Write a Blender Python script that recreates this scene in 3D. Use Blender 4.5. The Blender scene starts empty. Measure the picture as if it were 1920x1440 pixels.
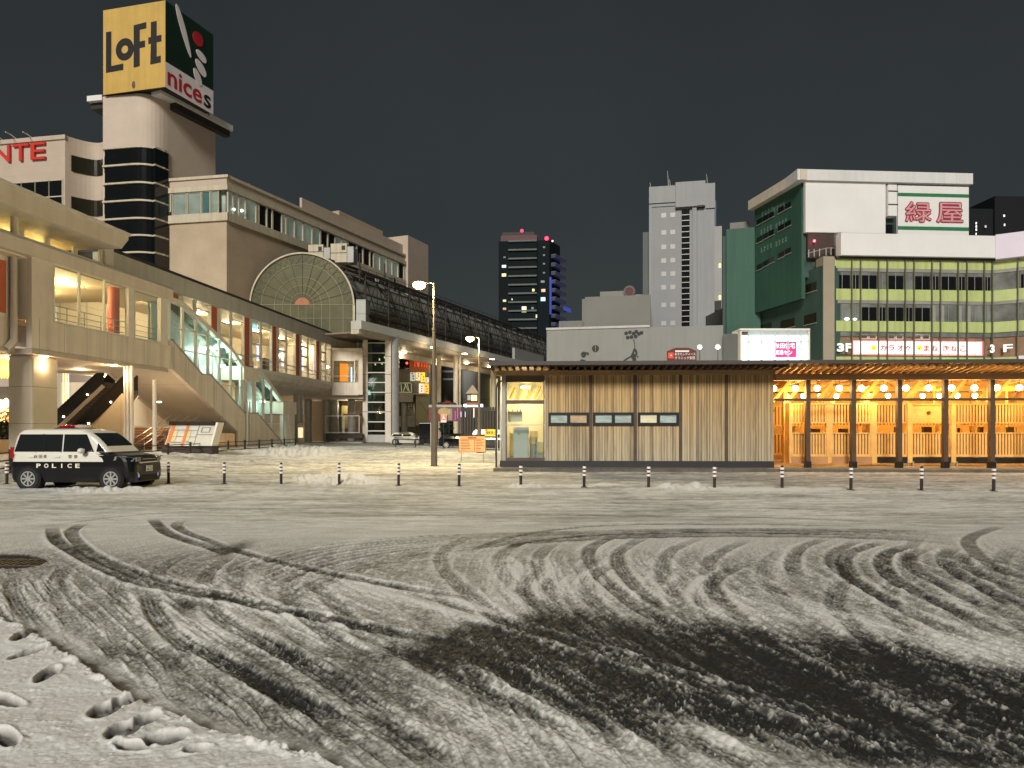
import bpy, math, random
import numpy as np
from mathutils import Vector
R = math.radians
F = 1331.0; HZ = 808.0; CH = 1.7          # lens and horizon of the view, camera height
SC = bpy.context.scene
COL = SC.collection
random.seed(7)

def P(px, py, D):
    return Vector(((px-960)/F*D, D, CH+(HZ-py)/F*D))
def G(px, py, z=0.0):
    D = F*(CH-z)/(py-HZ)
    return Vector(((px-960)/F*D, D, z))
def wloc(o):
    v = Vector((0, 0, 0))
    while o is not None:
        v += o.location; o = o.parent
    return v

def tag(o, label=None, cat=None, group=None, kind=None):
    if label: o['label'] = label
    if cat: o['category'] = cat
    if group: o['group'] = group
    if kind: o['kind'] = kind
    return o
def thing(name, label, cat, loc=(0, 0, 0), group=None):
    o = bpy.data.objects.new(name, None); COL.objects.link(o)
    o.location = loc; o.empty_display_size = .3
    return tag(o, label, cat, group)
def dup(root, loc, rz=0.0, label=None):
    r = root.copy(); COL.objects.link(r); r.location = loc; r.rotation_euler = (0, 0, rz)
    if label: r['label'] = label
    for ch in list(root.children):
        c = ch.copy(); COL.objects.link(c); c.parent = r
        for g in list(ch.children):
            d = g.copy(); COL.objects.link(d); d.parent = c
    return r

class Pl:
    """vertical plane through a view direction and distance; s runs to the right"""
    def __init__(s, px, D, dx, dy):
        L = math.hypot(dx, dy); s.d = (dx/L, dy/L)
        s.o = ((px-960)/F*D, D)
        n = (s.d[1], -s.d[0])
        if n[0]*-s.o[0]+n[1]*-s.o[1] < 0: n = (-n[0], -n[1])
        s.n = n
    def s(s, px):
        k = (px-960)/F
        return (k*s.o[1]-s.o[0])/(s.d[0]-k*s.d[1])
    def Y(s, px): return s.o[1]+s.s(px)*s.d[1]
    def z(s, px, py): return CH+(HZ-py)/F*s.Y(px)
    def pt(s, a, z, n=0.0):
        return Vector((s.o[0]+a*s.d[0]+n*s.n[0], s.o[1]+a*s.d[1]+n*s.n[1], z))
    def at(s, px, py, n=0.0): return s.pt(s.s(px), s.z(px, py), n)
    def rc(s, px0, px1, yt, yb, ref=None):
        r = px0 if ref is None else ref
        return s.s(px0), s.s(px1), s.z(r, yb), s.z(r, yt)
    def off(s, n):
        q = Pl(960, 10, 1, 0); q.o = (s.o[0]+n*s.n[0], s.o[1]+n*s.n[1]); q.d = s.d; q.n = s.n
        return q

class MB:
    def __init__(s): s.v = []; s.f = []
    def add(s, vs, fs):
        b = len(s.v); s.v += [Vector(p) for p in vs]; s.f += [tuple(i+b for i in f) for f in fs]; return s
    def quad(s, a, b, c, d): return s.add([a, b, c, d], [(0, 1, 2, 3)])
    def hexa(s, p): return s.add(p, [(3, 2, 1, 0), (4, 5, 6, 7), (0, 1, 5, 4), (1, 2, 6, 5), (2, 3, 7, 6), (3, 0, 4, 7)])
    def box(s, x0, x1, y0, y1, z0, z1):
        return s.hexa([(x0, y0, z0), (x1, y0, z0), (x1, y1, z0), (x0, y1, z0), (x0, y0, z1), (x1, y0, z1), (x1, y1, z1), (x0, y1, z1)])
    def pbox(s, pl, s0, s1, z0, z1, n0, n1):
        q = [pl.pt(a, z, n) for z in (z0, z1) for a, n in ((s0, n0), (s1, n0), (s1, n1), (s0, n1))]
        return s.hexa(q)
    def prism(s, pts, off):
        n = len(pts); off = Vector(off); a = [Vector(p) for p in pts]
        fs = [tuple(range(n)), tuple(range(2*n-1, n-1, -1))]+[(i, (i+1) % n, (i+1) % n+n, i+n) for i in range(n)]
        return s.add(a+[p+off for p in a], fs)
    def shape(s, pl, pts, n0, n1):
        nn = Vector((pl.n[0], pl.n[1], 0))*(n1-n0)
        return s.prism([pl.pt(a, z, n0) for a, z in pts], nn)
    def tube(s, p, q, r, n=8, r2=None):
        p = Vector(p); q = Vector(q); d = q-p
        if d.length < 1e-6: return s
        d.normalize(); u = d.cross(Vector((0, 0, 1)))
        if u.length < .01: u = Vector((1, 0, 0))
        u.normalize(); w = d.cross(u); r2 = r if r2 is None else r2
        vs = [p+(u*math.cos(t)+w*math.sin(t))*r for t in [2*math.pi*i/n for i in range(n)]]
        vs += [q+(u*math.cos(t)+w*math.sin(t))*r2 for t in [2*math.pi*i/n for i in range(n)]]
        return s.add(vs, [(i, (i+1) % n, (i+1) % n+n, i+n) for i in range(n)]+[tuple(range(n-1, -1, -1)), tuple(range(n, 2*n))])
    def path(s, pts, r, n=6):
        for a, b in zip(pts[:-1], pts[1:]): s.tube(a, b, r, n)
        return s
    def bar(s, p, q, w, h):
        """rectangular beam p-q, w wide horizontally, h tall"""
        p = Vector(p); q = Vector(q); d = (q-p).normalized(); u = d.cross(Vector((0, 0, 1)))
        if u.length < .01: u = Vector((1, 0, 0))
        u.normalize(); k = u.cross(d)
        c = [(-w/2, -h/2), (w/2, -h/2), (w/2, h/2), (-w/2, h/2)]
        return s.hexa([p+u*a+k*b for a, b in c]+[q+u*a+k*b for a, b in c])
    def sphere(s, c, r, nu=16, nv=10, sx=1, sy=1, sz=1):
        c = Vector(c); vs = []; fs = []
        for j in range(nv+1):
            t = math.pi*j/nv
            for i in range(nu):
                a = 2*math.pi*i/nu
                vs.append(c+Vector((math.sin(t)*math.cos(a)*r*sx, math.sin(t)*math.sin(a)*r*sy, math.cos(t)*r*sz)))
        for j in range(nv):
            for i in range(nu):
                fs.append((j*nu+i, (j+1)*nu+i, (j+1)*nu+(i+1) % nu, j*nu+(i+1) % nu))
        return s.add(vs, fs)
    def build(s, name, mat, parent=None, smooth=False, bevel=0.0, auto=False):
        v = s.v
        if parent is not None: off = wloc(parent)
        else:
            xs = [p.x for p in v]; ys = [p.y for p in v]; zs = [p.z for p in v]
            off = Vector(((min(xs)+max(xs))/2, (min(ys)+max(ys))/2, min(zs)))
        me = bpy.data.meshes.new(name)
        me.from_pydata([tuple(p-off) for p in v], [], s.f); me.validate()
        import bmesh
        bm = bmesh.new(); bm.from_mesh(me); bmesh.ops.recalc_face_normals(bm, faces=bm.faces)
        bmesh.ops.dissolve_degenerate(bm, dist=1e-5, edges=bm.edges); bm.to_mesh(me); bm.free()
        me.materials.append(mat)
        o = bpy.data.objects.new(name, me); COL.objects.link(o)
        if parent is not None: o.parent = parent
        else: o.location = off
        if smooth:
            for p in me.polygons: p.use_smooth = True
        if auto:
            try: me.set_sharp_from_angle(angle=R(35))
            except Exception: pass
        if bevel:
            m = o.modifiers.new('bevel', 'BEVEL'); m.width = bevel; m.segments = 2; m.limit_method = 'ANGLE'
        return o

# ------------------------------------------------------------------ materials
def nd(nt, t, **kw):
    n = nt.nodes.new(t)
    for k, v in kw.items(): setattr(n, k, v)
    return n
def mat(name, col, rough=.7, amt=.18, scale=1.5, bump=0.0, metal=0.0, spec=.5, emit=None, es=0.0,
        panel=None, stretch=None, grain=0.0, coat=0.0, dirt=0.0, fine=40.0):
    m = bpy.data.materials.new(name); m.use_nodes = True; nt = m.node_tree
    b = nt.nodes['Principled BSDF']; L = nt.links
    b.inputs['Roughness'].default_value = rough; b.inputs['Metallic'].default_value = metal
    b.inputs['Specular IOR Level'].default_value = spec
    b.inputs['Coat Weight'].default_value = coat
    tc = nd(nt, 'ShaderNodeTexCoord'); mp = nd(nt, 'ShaderNodeMapping'); L.new(tc.outputs['Object'], mp.inputs[0])
    if stretch: mp.inputs['Scale'].default_value = stretch
    n1 = nd(nt, 'ShaderNodeTexNoise'); n1.inputs['Scale'].default_value = scale; n1.inputs['Detail'].default_value = 6
    n1.inputs['Roughness'].default_value = .65
    L.new(mp.outputs[0], n1.inputs['Vector'])
    mr = nd(nt, 'ShaderNodeMapRange'); L.new(n1.outputs['Fac'], mr.inputs[0])
    mr.inputs[1].default_value = .25; mr.inputs[2].default_value = .75
    mr.inputs[3].default_value = 1-amt; mr.inputs[4].default_value = 1+amt
    n2 = nd(nt, 'ShaderNodeTexNoise'); n2.inputs['Scale'].default_value = fine; n2.inputs['Detail'].default_value = 3
    L.new(mp.outputs[0], n2.inputs['Vector'])
    mr2 = nd(nt, 'ShaderNodeMapRange'); L.new(n2.outputs['Fac'], mr2.inputs[0])
    mr2.inputs[3].default_value = 1-grain-amt*.3; mr2.inputs[4].default_value = 1+grain+amt*.3
    mu = nd(nt, 'ShaderNodeMath', operation='MULTIPLY'); L.new(mr.outputs[0], mu.inputs[0]); L.new(mr2.outputs[0], mu.inputs[1])
    fac = mu.outputs[0]
    if dirt:      # vertical rain streaks
        mp3 = nd(nt, 'ShaderNodeMapping'); L.new(tc.outputs['Object'], mp3.inputs[0]); mp3.inputs['Scale'].default_value = (1.6, 1.6, .09)
        n3 = nd(nt, 'ShaderNodeTexNoise'); n3.inputs['Scale'].default_value = 1.3; n3.inputs['Detail'].default_value = 5
        L.new(mp3.outputs[0], n3.inputs['Vector'])
        m3 = nd(nt, 'ShaderNodeMapRange'); L.new(n3.outputs['Fac'], m3.inputs[0])
        m3.inputs[1].default_value = .42; m3.inputs[2].default_value = .72; m3.inputs[3].default_value = 1; m3.inputs[4].default_value = 1-dirt
        q = nd(nt, 'ShaderNodeMath', operation='MULTIPLY'); L.new(fac, q.inputs[0]); L.new(m3.outputs[0], q.inputs[1]); fac = q.outputs[0]
    if panel:     # list of (direction, period, width, darkness)
        for dr, per, wd, dk in panel:
            dt = nd(nt, 'ShaderNodeVectorMath', operation='DOT_PRODUCT'); L.new(tc.outputs['Object'], dt.inputs[0]); dt.inputs[1].default_value = dr
            dv = nd(nt, 'ShaderNodeMath', operation='DIVIDE'); L.new(dt.outputs['Value'], dv.inputs[0]); dv.inputs[1].default_value = per
            fr = nd(nt, 'ShaderNodeMath', operation='FRACT'); L.new(dv.outputs[0], fr.inputs[0])
            lt = nd(nt, 'ShaderNodeMath', operation='LESS_THAN'); L.new(fr.outputs[0], lt.inputs[0]); lt.inputs[1].default_value = wd/per
            mm = nd(nt, 'ShaderNodeMath', operation='MULTIPLY_ADD'); L.new(lt.outputs[0], mm.inputs[0]); mm.inputs[1].default_value = -dk; mm.inputs[2].default_value = 1
            q = nd(nt, 'ShaderNodeMath', operation='MULTIPLY'); L.new(fac, q.inputs[0]); L.new(mm.outputs[0], q.inputs[1]); fac = q.outputs[0]
    vm = nd(nt, 'ShaderNodeVectorMath', operation='SCALE'); vm.inputs[0].default_value = col[:3]; L.new(fac, vm.inputs['Scale'])
    L.new(vm.outputs[0], b.inputs['Base Color'])
    if bump:
        bp = nd(nt, 'ShaderNodeBump'); bp.inputs['Strength'].default_value = bump; bp.inputs['Distance'].default_value = .02
        L.new(n2.outputs['Fac'], bp.inputs['Height']); L.new(bp.outputs[0], b.inputs['Normal'])
    if emit:
        ve = nd(nt, 'ShaderNodeVectorMath', operation='SCALE'); ve.inputs[0].default_value = emit[:3]; L.new(fac, ve.inputs['Scale'])
        L.new(ve.outputs[0], b.inputs['Emission Color']); b.inputs['Emission Strength'].default_value = es
    return m
def glass(name, col=(.8, .85, .85), a=.12, rough=.04):
    """architectural glass: mostly transparent, with a mirror film"""
    m = bpy.data.materials.new(name); m.use_nodes = True; nt = m.node_tree; L = nt.links
    nt.nodes.remove(nt.nodes['Principled BSDF']); out = nt.nodes['Material Output']
    t = nd(nt, 'ShaderNodeBsdfTransparent'); t.inputs[0].default_value = (*col, 1)
    g = nd(nt, 'ShaderNodeBsdfGlossy'); g.inputs['Roughness'].default_value = rough; g.inputs[0].default_value = (.8, .85, .85, 1)
    fr = nd(nt, 'ShaderNodeLayerWeight'); fr.inputs[0].default_value = .5
    pw = nd(nt, 'ShaderNodeMath', operation='POWER'); L.new(fr.outputs['Facing'], pw.inputs[0]); pw.inputs[1].default_value = 4.0
    ad = nd(nt, 'ShaderNodeMath', operation='MULTIPLY_ADD'); L.new(pw.outputs[0], ad.inputs[0]); ad.inputs[1].default_value = .6; ad.inputs[2].default_value = a*.5
    mx = nd(nt, 'ShaderNodeMixShader'); L.new(ad.outputs[0], mx.inputs[0]); L.new(t.outputs[0], mx.inputs[1]); L.new(g.outputs[0], mx.inputs[2])
    L.new(mx.outputs[0], out.inputs[0])
    return m
def lamp(name, loc, power, col=(1, .8, .5), r=.15, kind='POINT', rot=None, size=None, spot=None):
    l = bpy.data.lights.new(name, kind); l.energy = power; l.color = col
    if kind in ('POINT', 'SPOT'): l.shadow_soft_size = r
    if spot: l.spot_size = R(spot); l.spot_blend = .6
    o = bpy.data.objects.new(name, l); COL.objects.link(o); o.location = loc
    if rot: o.rotation_euler = rot
    return o

_tc = {}
def text_mesh(body, off=0.0):
    k = (body, off)
    if k not in _tc:
        c = bpy.data.curves.new('txt', 'FONT'); c.body = body; c.size = 1; c.offset = off; c.resolution_u = 3
        o = bpy.data.objects.new('txt', c); COL.objects.link(o)
        dg = bpy.context.evaluated_depsgraph_get(); dg.update()
        me = bpy.data.meshes.new_from_object(o.evaluated_get(dg))
        vs = [v.co.copy() for v in me.vertices]; fs = [tuple(p.vertices) for p in me.polygons]
        bpy.data.objects.remove(o); bpy.data.curves.remove(c); bpy.data.meshes.remove(me)
        _tc[k] = (vs, fs)
    return _tc[k]
def lettering(pl, body, s0, s1, z0, z1, n, m, parent, name='lettering', off=0.0, z0b=None, z1b=None, depth=.0):
    """text fitted to a rectangle (or trapezium: z0b,z1b at the right end) on a plane"""
    vs, fs = text_mesh(body, off)
    if not vs: return None
    x0 = min(v.x for v in vs); x1 = max(v.x for v in vs); y0 = min(v.y for v in vs); y1 = max(v.y for v in vs)
    mb = MB(); q = []
    for v in vs:
        u = (v.x-x0)/(x1-x0); w = (v.y-y0)/max(y1-y0, 1e-6)
        q.append(pl.pt(s0+u*(s1-s0), z0+w*(z1-z0), n))
    mb.add(q, fs)
    if depth:
        b = len(q); nn = Vector((pl.n[0], pl.n[1], 0))*-depth
        mb.v += [p+nn for p in q]
        from collections import Counter
        ec = Counter()
        for f in fs:
            for i in range(len(f)):
                ec[frozenset((f[i], f[(i+1) % len(f)]))] += 1
        for e, c in ec.items():
            if c == 1:
                a, d = tuple(e); mb.f.append((a, d, d+b, a+b))
    return mb.build(name, m, parent)
# ------------------------------------------------------------------ camera, sky, sun
cam = bpy.data.cameras.new('camera'); co = bpy.data.objects.new('camera', cam); COL.objects.link(co)
co.location = (0, 0, CH); co.rotation_euler = (R(90), 0, 0)
cam.sensor_width = 36; cam.lens = 36*F/1920; cam.shift_y = (HZ-720)/1920; cam.clip_end = 3000; cam.clip_start = .1
SC.camera = co
SC.view_settings.view_transform = 'Standard'; SC.view_settings.look = 'None'
SC.view_settings.exposure = 0; SC.view_settings.gamma = 1
SC.cycles.use_denoising = True; SC.cycles.max_bounces = 6; SC.cycles.transparent_max_bounces = 12
SC.cycles.sample_clamp_indirect = 4.0; SC.cycles.sample_clamp_direct = 0

SUN_EL = 29; SUN_AZ = 190      # night glow of the station square behind the viewer, reaching everything softly
w = bpy.data.worlds.new('World'); SC.world = w; w.use_nodes = True; nt = w.node_tree; L = nt.links
bg = nt.nodes['Background']; out = nt.nodes['World Output']
sky = nd(nt, 'ShaderNodeTexSky'); sky.sky_type = 'NISHITA'; sky.sun_disc = False
sky.sun_elevation = R(SUN_EL); sky.sun_rotation = R(SUN_AZ); sky.dust_density = 4
L.new(sky.outputs[0], bg.inputs[0]); bg.inputs[1].default_value = .0016
bg2 = nd(nt, 'ShaderNodeBackground')
tc = nd(nt, 'ShaderNodeTexCoord'); sx = nd(nt, 'ShaderNodeSeparateXYZ'); L.new(tc.outputs['Generated'], sx.inputs[0])
rp = nd(nt, 'ShaderNodeValToRGB'); L.new(sx.outputs[2], rp.inputs[0])
e = rp.color_ramp.elements
e[0].position = 0; e[0].color = (.042, .047, .045, 1); e[1].position = .75; e[1].color = (.0175, .0205, .0215, 1)
e.new(.28).color = (.0265, .0310, .0315, 1)
nz = nd(nt, 'ShaderNodeTexNoise'); nz.inputs['Scale'].default_value = 1.6; nz.inputs['Detail'].default_value = 4
L.new(tc.outputs['Generated'], nz.inputs['Vector'])
mr = nd(nt, 'ShaderNodeMapRange'); L.new(nz.outputs[0], mr.inputs[0]); mr.inputs[1].default_value = .3; mr.inputs[2].default_value = .7
mr.inputs[3].default_value = .82; mr.inputs[4].default_value = 1.2
L.new(rp.outputs[0], bg2.inputs[0]); L.new(mr.outputs[0], bg2.inputs[1])
ad = nd(nt, 'ShaderNodeAddShader'); L.new(bg.outputs[0], ad.inputs[0]); L.new(bg2.outputs[0], ad.inputs[1]); L.new(ad.outputs[0], out.inputs[0])
sun = lamp('sun', (0, -20, 40), 3.4, (1, .952, .865), kind='SUN')
sun.data.angle = R(14); sun.data.specular_factor = .3
az = R(SUN_AZ); d = Vector((math.sin(az)*math.cos(R(SUN_EL)), math.cos(az)*math.cos(R(SUN_EL)), math.sin(R(SUN_EL))))
sun.rotation_euler = d.to_track_quat('Z', 'Y').to_euler()

# ------------------------------------------------------------------ numpy noise
def h2(ix, iy, seed):
    n = (ix.astype(np.int64)*374761393 + iy.astype(np.int64)*668265263 + seed*974634777) & 0xffffffff
    n = ((n ^ (n >> 13))*1274126177) & 0xffffffff
    return ((n ^ (n >> 16)) & 0xffff)/65535.0
def vn(x, y, seed=0):
    ix = np.floor(x); iy = np.floor(y); fx = x-ix; fy = y-iy
    fx = fx*fx*(3-2*fx); fy = fy*fy*(3-2*fy)
    a = h2(ix, iy, seed); b = h2(ix+1, iy, seed); c = h2(ix, iy+1, seed); d = h2(ix+1, iy+1, seed)
    return (a*(1-fx)+b*fx)*(1-fy)+(c*(1-fx)+d*fx)*fy
def fbm(x, y, seed=0, o=4):
    t = 0; a = .5; s = 0
    for i in range(o):
        t = t+a*vn(x, y, seed+i*17); s += a; x = x*2.03+1.7; y = y*2.03+3.1; a *= .55
    return t/s
def sst(a, b, x):
    t = np.clip((x-a)/(b-a), 0, 1); return t*t*(3-2*t)

# ------------------------------------------------------------------ the snowy square: one dense sheet, finer where it is near
NR, NC = 700, 1190
near, far = 2.7, 86.0
iv = 1/near-(1/near-1/far)*(np.arange(NR)/(NR-1))**1.0
Ys = 1/iv; U = np.concatenate([np.linspace(-3.2, -.83, 71)[:-1], np.linspace(-.82, .82, NC-140), np.linspace(.83, 3.2, 71)[1:]])
YY = np.repeat(Ys[:, None], NC, 1); XX = YY*U[None, :]
XX = XX+0; px = 960+XX/YY*F; py = HZ+CH*F/YY      # world position re-expressed as bearings, for laying out the marks
wear = np.zeros_like(XX)

def poly_dist(pts):
    """distance to a smooth world polyline, with along / across coordinates"""
    p = np.array(pts, float); q = [p[0]]
    pp = np.vstack([2*p[0]-p[1], p, 2*p[-1]-p[-2]])
    for i in range(1, len(pp)-2):
        for t in np.linspace(0, 1, 7)[1:]:
            a, b, c, d = pp[i-1], pp[i], pp[i+1], pp[i+2]
            q.append(.5*((2*b)+(c-a)*t+(2*a-5*b+4*c-d)*t*t+(3*b-a-3*c+d)*t**3))
    return np.array(q)
def track(pix, width=.21, dk=.5, tread=.4, fade=(.15, .15), lift=0.0):
    w_ = [((x-960)/F*(F*CH/(y-HZ)), F*CH/(y-HZ)) for x, y in pix]
    q = poly_dist(w_); seg = np.linalg.norm(np.diff(q, axis=0), axis=1); cum = np.concatenate([[0], np.cumsum(seg)]); tot = cum[-1]
    best = np.full(XX.shape, 9.0, np.float32); along = np.zeros(XX.shape, np.float32); lat = np.zeros(XX.shape, np.float32)
    pad = width*1.2
    for i in range(len(q)-1):
        a, b = q[i], q[i+1]
        y0, y1 = min(a[1], b[1])-pad, max(a[1], b[1])+pad
        r0 = np.searchsorted(Ys, y0); r1 = np.searchsorted(Ys, y1)
        if r1 <= r0: continue
        x0, x1 = min(a[0], b[0])-pad, max(a[0], b[0])+pad
        lo = min(x0/Ys[r0], x0/Ys[min(r1, NR-1)]); hi = max(x1/Ys[r0], x1/Ys[min(r1, NR-1)])
        c0 = max(0, int(np.searchsorted(U, lo))-2); c1 = min(NC, int(np.searchsorted(U, hi))+2)
        if c1 <= c0: continue
        X = XX[r0:r1, c0:c1]; Y = YY[r0:r1, c0:c1]
        d = b-a; L2 = d@d+1e-9
        t = np.clip(((X-a[0])*d[0]+(Y-a[1])*d[1])/L2, 0, 1)
        ex = X-a[0]-t*d[0]; ey = Y-a[1]-t*d[1]; ds = np.hypot(ex, ey)
        sg = np.sign(ex*d[1]-ey*d[0])
        bb = best[r0:r1, c0:c1]; m = ds < bb
        bb[m] = ds[m]; along[r0:r1, c0:c1][m] = (cum[i]+t*seg[i])[m]; lat[r0:r1, c0:c1][m] = (ds*sg)[m]
    m = best < width*1.1
    e_ = 1-sst(width*.42, width*.56, best)
    f = sst(0, fade[0]*tot+.01, along)*(1-sst(tot*(1-fade[1])-.01, tot, along))
    gro = .5+.5*np.cos(lat/width*2*np.pi*4.5); lug = .5+.5*np.cos((along+np.abs(lat)*.5)*2*np.pi/.055)
    lod = 1-sst(9, 15, YY)
    pat = 1-tread*lod*(.65*gro+.35*lug)
    br = .65+.7*vn(XX*3, YY*3, 5)
    k = e_*f*pat*dk*br*.8*(.55+.9*vn(XX*22, YY*22, 7))
    berm = np.exp(-((best-width*.62)/(.05))**2)*f*dk
    return k*m, berm*m, e_*f*m

TR = [
 ([(97, 988), (107, 1017), (150, 1045), (200, 1072), (275, 1100), (375, 1120), (440, 1133), (550, 1155), (625, 1168), (750, 1195), (850, 1210), (960, 1232)], .2, .72, .35),
 ([(166, 980), (135, 1000), (150, 1025), (185, 1050), (260, 1082), (320, 1100), (450, 1130), (560, 1160)], .2, .6, .35),
 ([(285, 975), (310, 1000), (350, 1017), (400, 1032), (437, 1046)], .2, .62, .2),
 ([(355, 973), (332, 987), (350, 1002), (390, 1017), (440, 1035), (530, 1060), (640, 1085), (800, 1115), (950, 1140)], .19, .55, .3),
 ([(277, 1108), (287, 1145), (310, 1180), (350, 1215), (425, 1250), (500, 1295), (575, 1330), (700, 1400)], .19, .62, .9),
 ([(385, 1130), (415, 1165), (475, 1200), (550, 1240), (650, 1300), (750, 1375), (810, 1432)], .19, .5, .9),
 ([(25, 1082), (30, 1125), (75, 1180), (150, 1235), (225, 1280), (320, 1322), (450, 1370), (560, 1410)], .17, .38, .9),
 ([(352, 1042), (310, 1065), (293, 1085)], .19, .3, .8),
 ([(430, 1050), (395, 1075), (380, 1105)], .19, .35, .9),
 ([(125, 1065), (108, 1095), (112, 1130)], .19, .25, .5),
 ([(262, 1075), (222, 1100), (232, 1140)], .19, .22, .8),
 ([(560, 1090), (600, 1110), (640, 1150), (700, 1210)], .19, .3, .8),
 ([(1160, 1006), (1112, 1028), (1104, 1055), (1125, 1085), (1160, 1115), (1220, 1158), (1340, 1215)], .2, .5, .6),
 ([(1215, 1008), (1165, 1035), (1160, 1060), (1180, 1090), (1222, 1132), (1300, 1180)], .2, .48, .7),
 ([(1325, 1008), (1262, 1034), (1242, 1068), (1255, 1110), (1282, 1148)], .2, .36, .8),
 ([(1405, 1013), (1337, 1048), (1327, 1088), (1362, 1140), (1420, 1190)], .2, .34, .6),
 ([(1550, 1012), (1497, 1033), (1485, 1065), (1500, 1090)], .2, .42, .6),
 ([(1610, 1016), (1562, 1043), (1578, 1078), (1660, 1130), (1770, 1185), (1880, 1230)], .2, .45, .5),
 ([(1662, 1017), (1590, 1043), (1588, 1075), (1627, 1110), (1700, 1150)], .2, .5, .6),
 ([(1715, 1022), (1662, 1043), (1658, 1073), (1708, 1110), (1812, 1160), (1915, 1212)], .21, .55, .3),
 ([(1745, 1028), (1705, 1048), (1720, 1075), (1790, 1115), (1900, 1165)], .2, .45, .4),
 ([(1785, 1030), (1770, 1050), (1790, 1076), (1858, 1114), (1925, 1150)], .21, .5, .4),
 ([(1812, 1040), (1802, 1055), (1830, 1078), (1900, 1110)], .2, .45, .7),
 ([(1880, 988), (1818, 1012), (1832, 1045), (1885, 1075), (1960, 1100)], .2, .4, .3),
 ([(930, 1040), (960, 1028), (1010, 1017), (1110, 1007), (1260, 1003), (1390, 1002), (1635, 1007)], .14, .4, 0),
 ([(850, 1050), (960, 1010), (1085, 992), (1210, 986), (1400, 986), (1630, 990)], .16, .28, 0),
 ([(960, 1040), (1000, 1070), (980, 1110), (1030, 1150), (1120, 1200)], .2, .35, .8),
 ([(1040, 1020), (1010, 1050), (1025, 1100), (1080, 1145)], .2, .3, .8),
 ([(1090, 1160), (1170, 1215), (1300, 1290), (1480, 1380), (1600, 1440)], .2, .5, .8),
 ([(1200, 1180), (1330, 1250), (1500, 1330), (1720, 1430)], .2, .45, .8),
 ([(960, 1230), (1070, 1290), (1200, 1370), (1300, 1436)], .2, .5, .9),
 ([(760, 1290), (880, 1350), (1020, 1436)], .2, -.5, .9),
 ([(620, 1330), (730, 1380), (830, 1440)], .2, .35, .9),
 ([(860, 1215), (960, 1275), (1100, 1360), (1200, 1440)], .2, .55, .7),
 ([(210, 850), (420, 868), (560, 872), (760, 860)], .25, .18, 0),
 ([(560, 852), (470, 866), (620, 880), (800, 882)], .25, .18, 0),
 ([(30, 1000), (120, 985), (300, 965), (600, 955), (1000, 958)], .2, .15, 0),
 ([(200, 945), (700, 938), (1300, 950), (1900, 975)], .2, .13, 0),
 ([(600, 970), (1000, 968), (1500, 975), (1900, 1000)], .2, .16, 0),
 ([(1200, 905), (1500, 912), (1900, 925)], .3, .16, 0),
 ([(1300, 895), (1600, 903), (1900, 906)], .3, .14, 0),
]
rg = random.Random(3)
for i in range(11):      # long continuous arcs of the turning circle
    o = i*9-30; TR.append(([(395+o*1.4, 1150+o*.9), (470+o*1.3, 1095+o*.7), (610+o, 1046+o*.5), (800+o*.6, 1020+o*.35), (1010, 1008+o*.22), (1300, 1000+o*.16), (1650, 1002+o*.2), (1900, 1020+o*.3)], rg.choice([.1, .16, .2]), rg.choice([.16, .22, -.16, .2, .28]), .3))
for i in range(9):
    o = i*26; TR.append(([(600+o, 1090+i*3), (720+o*1.1, 1120+i*5), (900+o*1.2, 1170+i*7), (1120+o*1.2, 1235+i*8), (1400+o*1.2, 1320+i*8), (1700+o*1.1, 1425)], .19, rg.choice([.3, -.2, .36, .24, -.26]), .85))
for i in range(26):     # fainter passes between the traced ones, same sweep
    x = rg.uniform(420, 1880); y = rg.uniform(1040, 1120); a = rg.uniform(15, 60)
    TR.append(([(x+a, y-40), (x, y-12), (x-6, y+20), (x+28, y+60), (x+90, y+110), (x+190, y+175)], .2, rg.choice([.2, .28, -.2, .34]), .8))
for i in range(20):
    x = rg.uniform(500, 1700); y = rg.uniform(1180, 1300)
    TR.append(([(x, y), (x+110, y+62), (x+260, y+140), (x+420, y+215)], .19, rg.choice([.3, -.22, .4, -.3]), .9))

ratio = px  # alias
def blob(x, y, rx, ry, a, rot=0.0):
    c, s_ = math.cos(rot), math.sin(rot)
    u = ((px-x)*c+(py-y)*s_)/rx; v = (-(px-x)*s_+(py-y)*c)/ry
    return a*np.exp(-(u*u+v*v))
# sweep coordinate: stream lines of the turning traffic
fY = np.where(YY < 7.4, .26*(7.4-YY), 0)+np.where(YY > 9, (np.minimum(YY, 13)-9)**2*.14, 0)
us = XX-fY; vs_ = YY
wl = sst(980, 640, px)*sst(1020, 1100, py); us2 = XX+.85*YY; vt2 = XX-1.1*YY
churn = sst(985, 1075, py)
wear = .07+.25*churn+.05*sst(1100, 1300, py)
wear += .14*(fbm(XX*.45, YY*.35, 3)-.5)*2*churn
# the long swept bare band and patches
top = np.interp(px, [700, 860, 960, 1020, 1150, 1300, 1500, 1700, 1920, 2200], [1225, 1185, 1180, 1152, 1150, 1166, 1192, 1217, 1252, 1300])
bot = np.interp(px, [700, 800, 900, 1000, 1150, 1300, 1500, 1640, 1920, 2200], [1229, 1243, 1262, 1290, 1330, 1352, 1408, 1470, 1560, 1700])
wob = (fbm(us*1.6, vs_*.5, 9)-.5)
band = sst(-14, 26, py-top+wob*70)*(1-sst(-25, 30, py-bot+wob*90))
wear = wear+band*.74
wear += blob(525, 1300, 60, 26, .6, .5)+blob(470, 1280, 55, 16, .35, .5)+blob(690, 1290, 130, 40, .22, .5)
wear += blob(1100, 1350, 80, 26, .45, .4)+blob(500, 1385, 200, 60, .12, .4)+blob(350, 1140, 20, 10, .35)
wear += blob(440, 1032, 28, 7, .55, -.3)+blob(1000, 1300, 160, 30, .25, .45)+blob(760, 1200, 220, 20, .16, .22)
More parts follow.
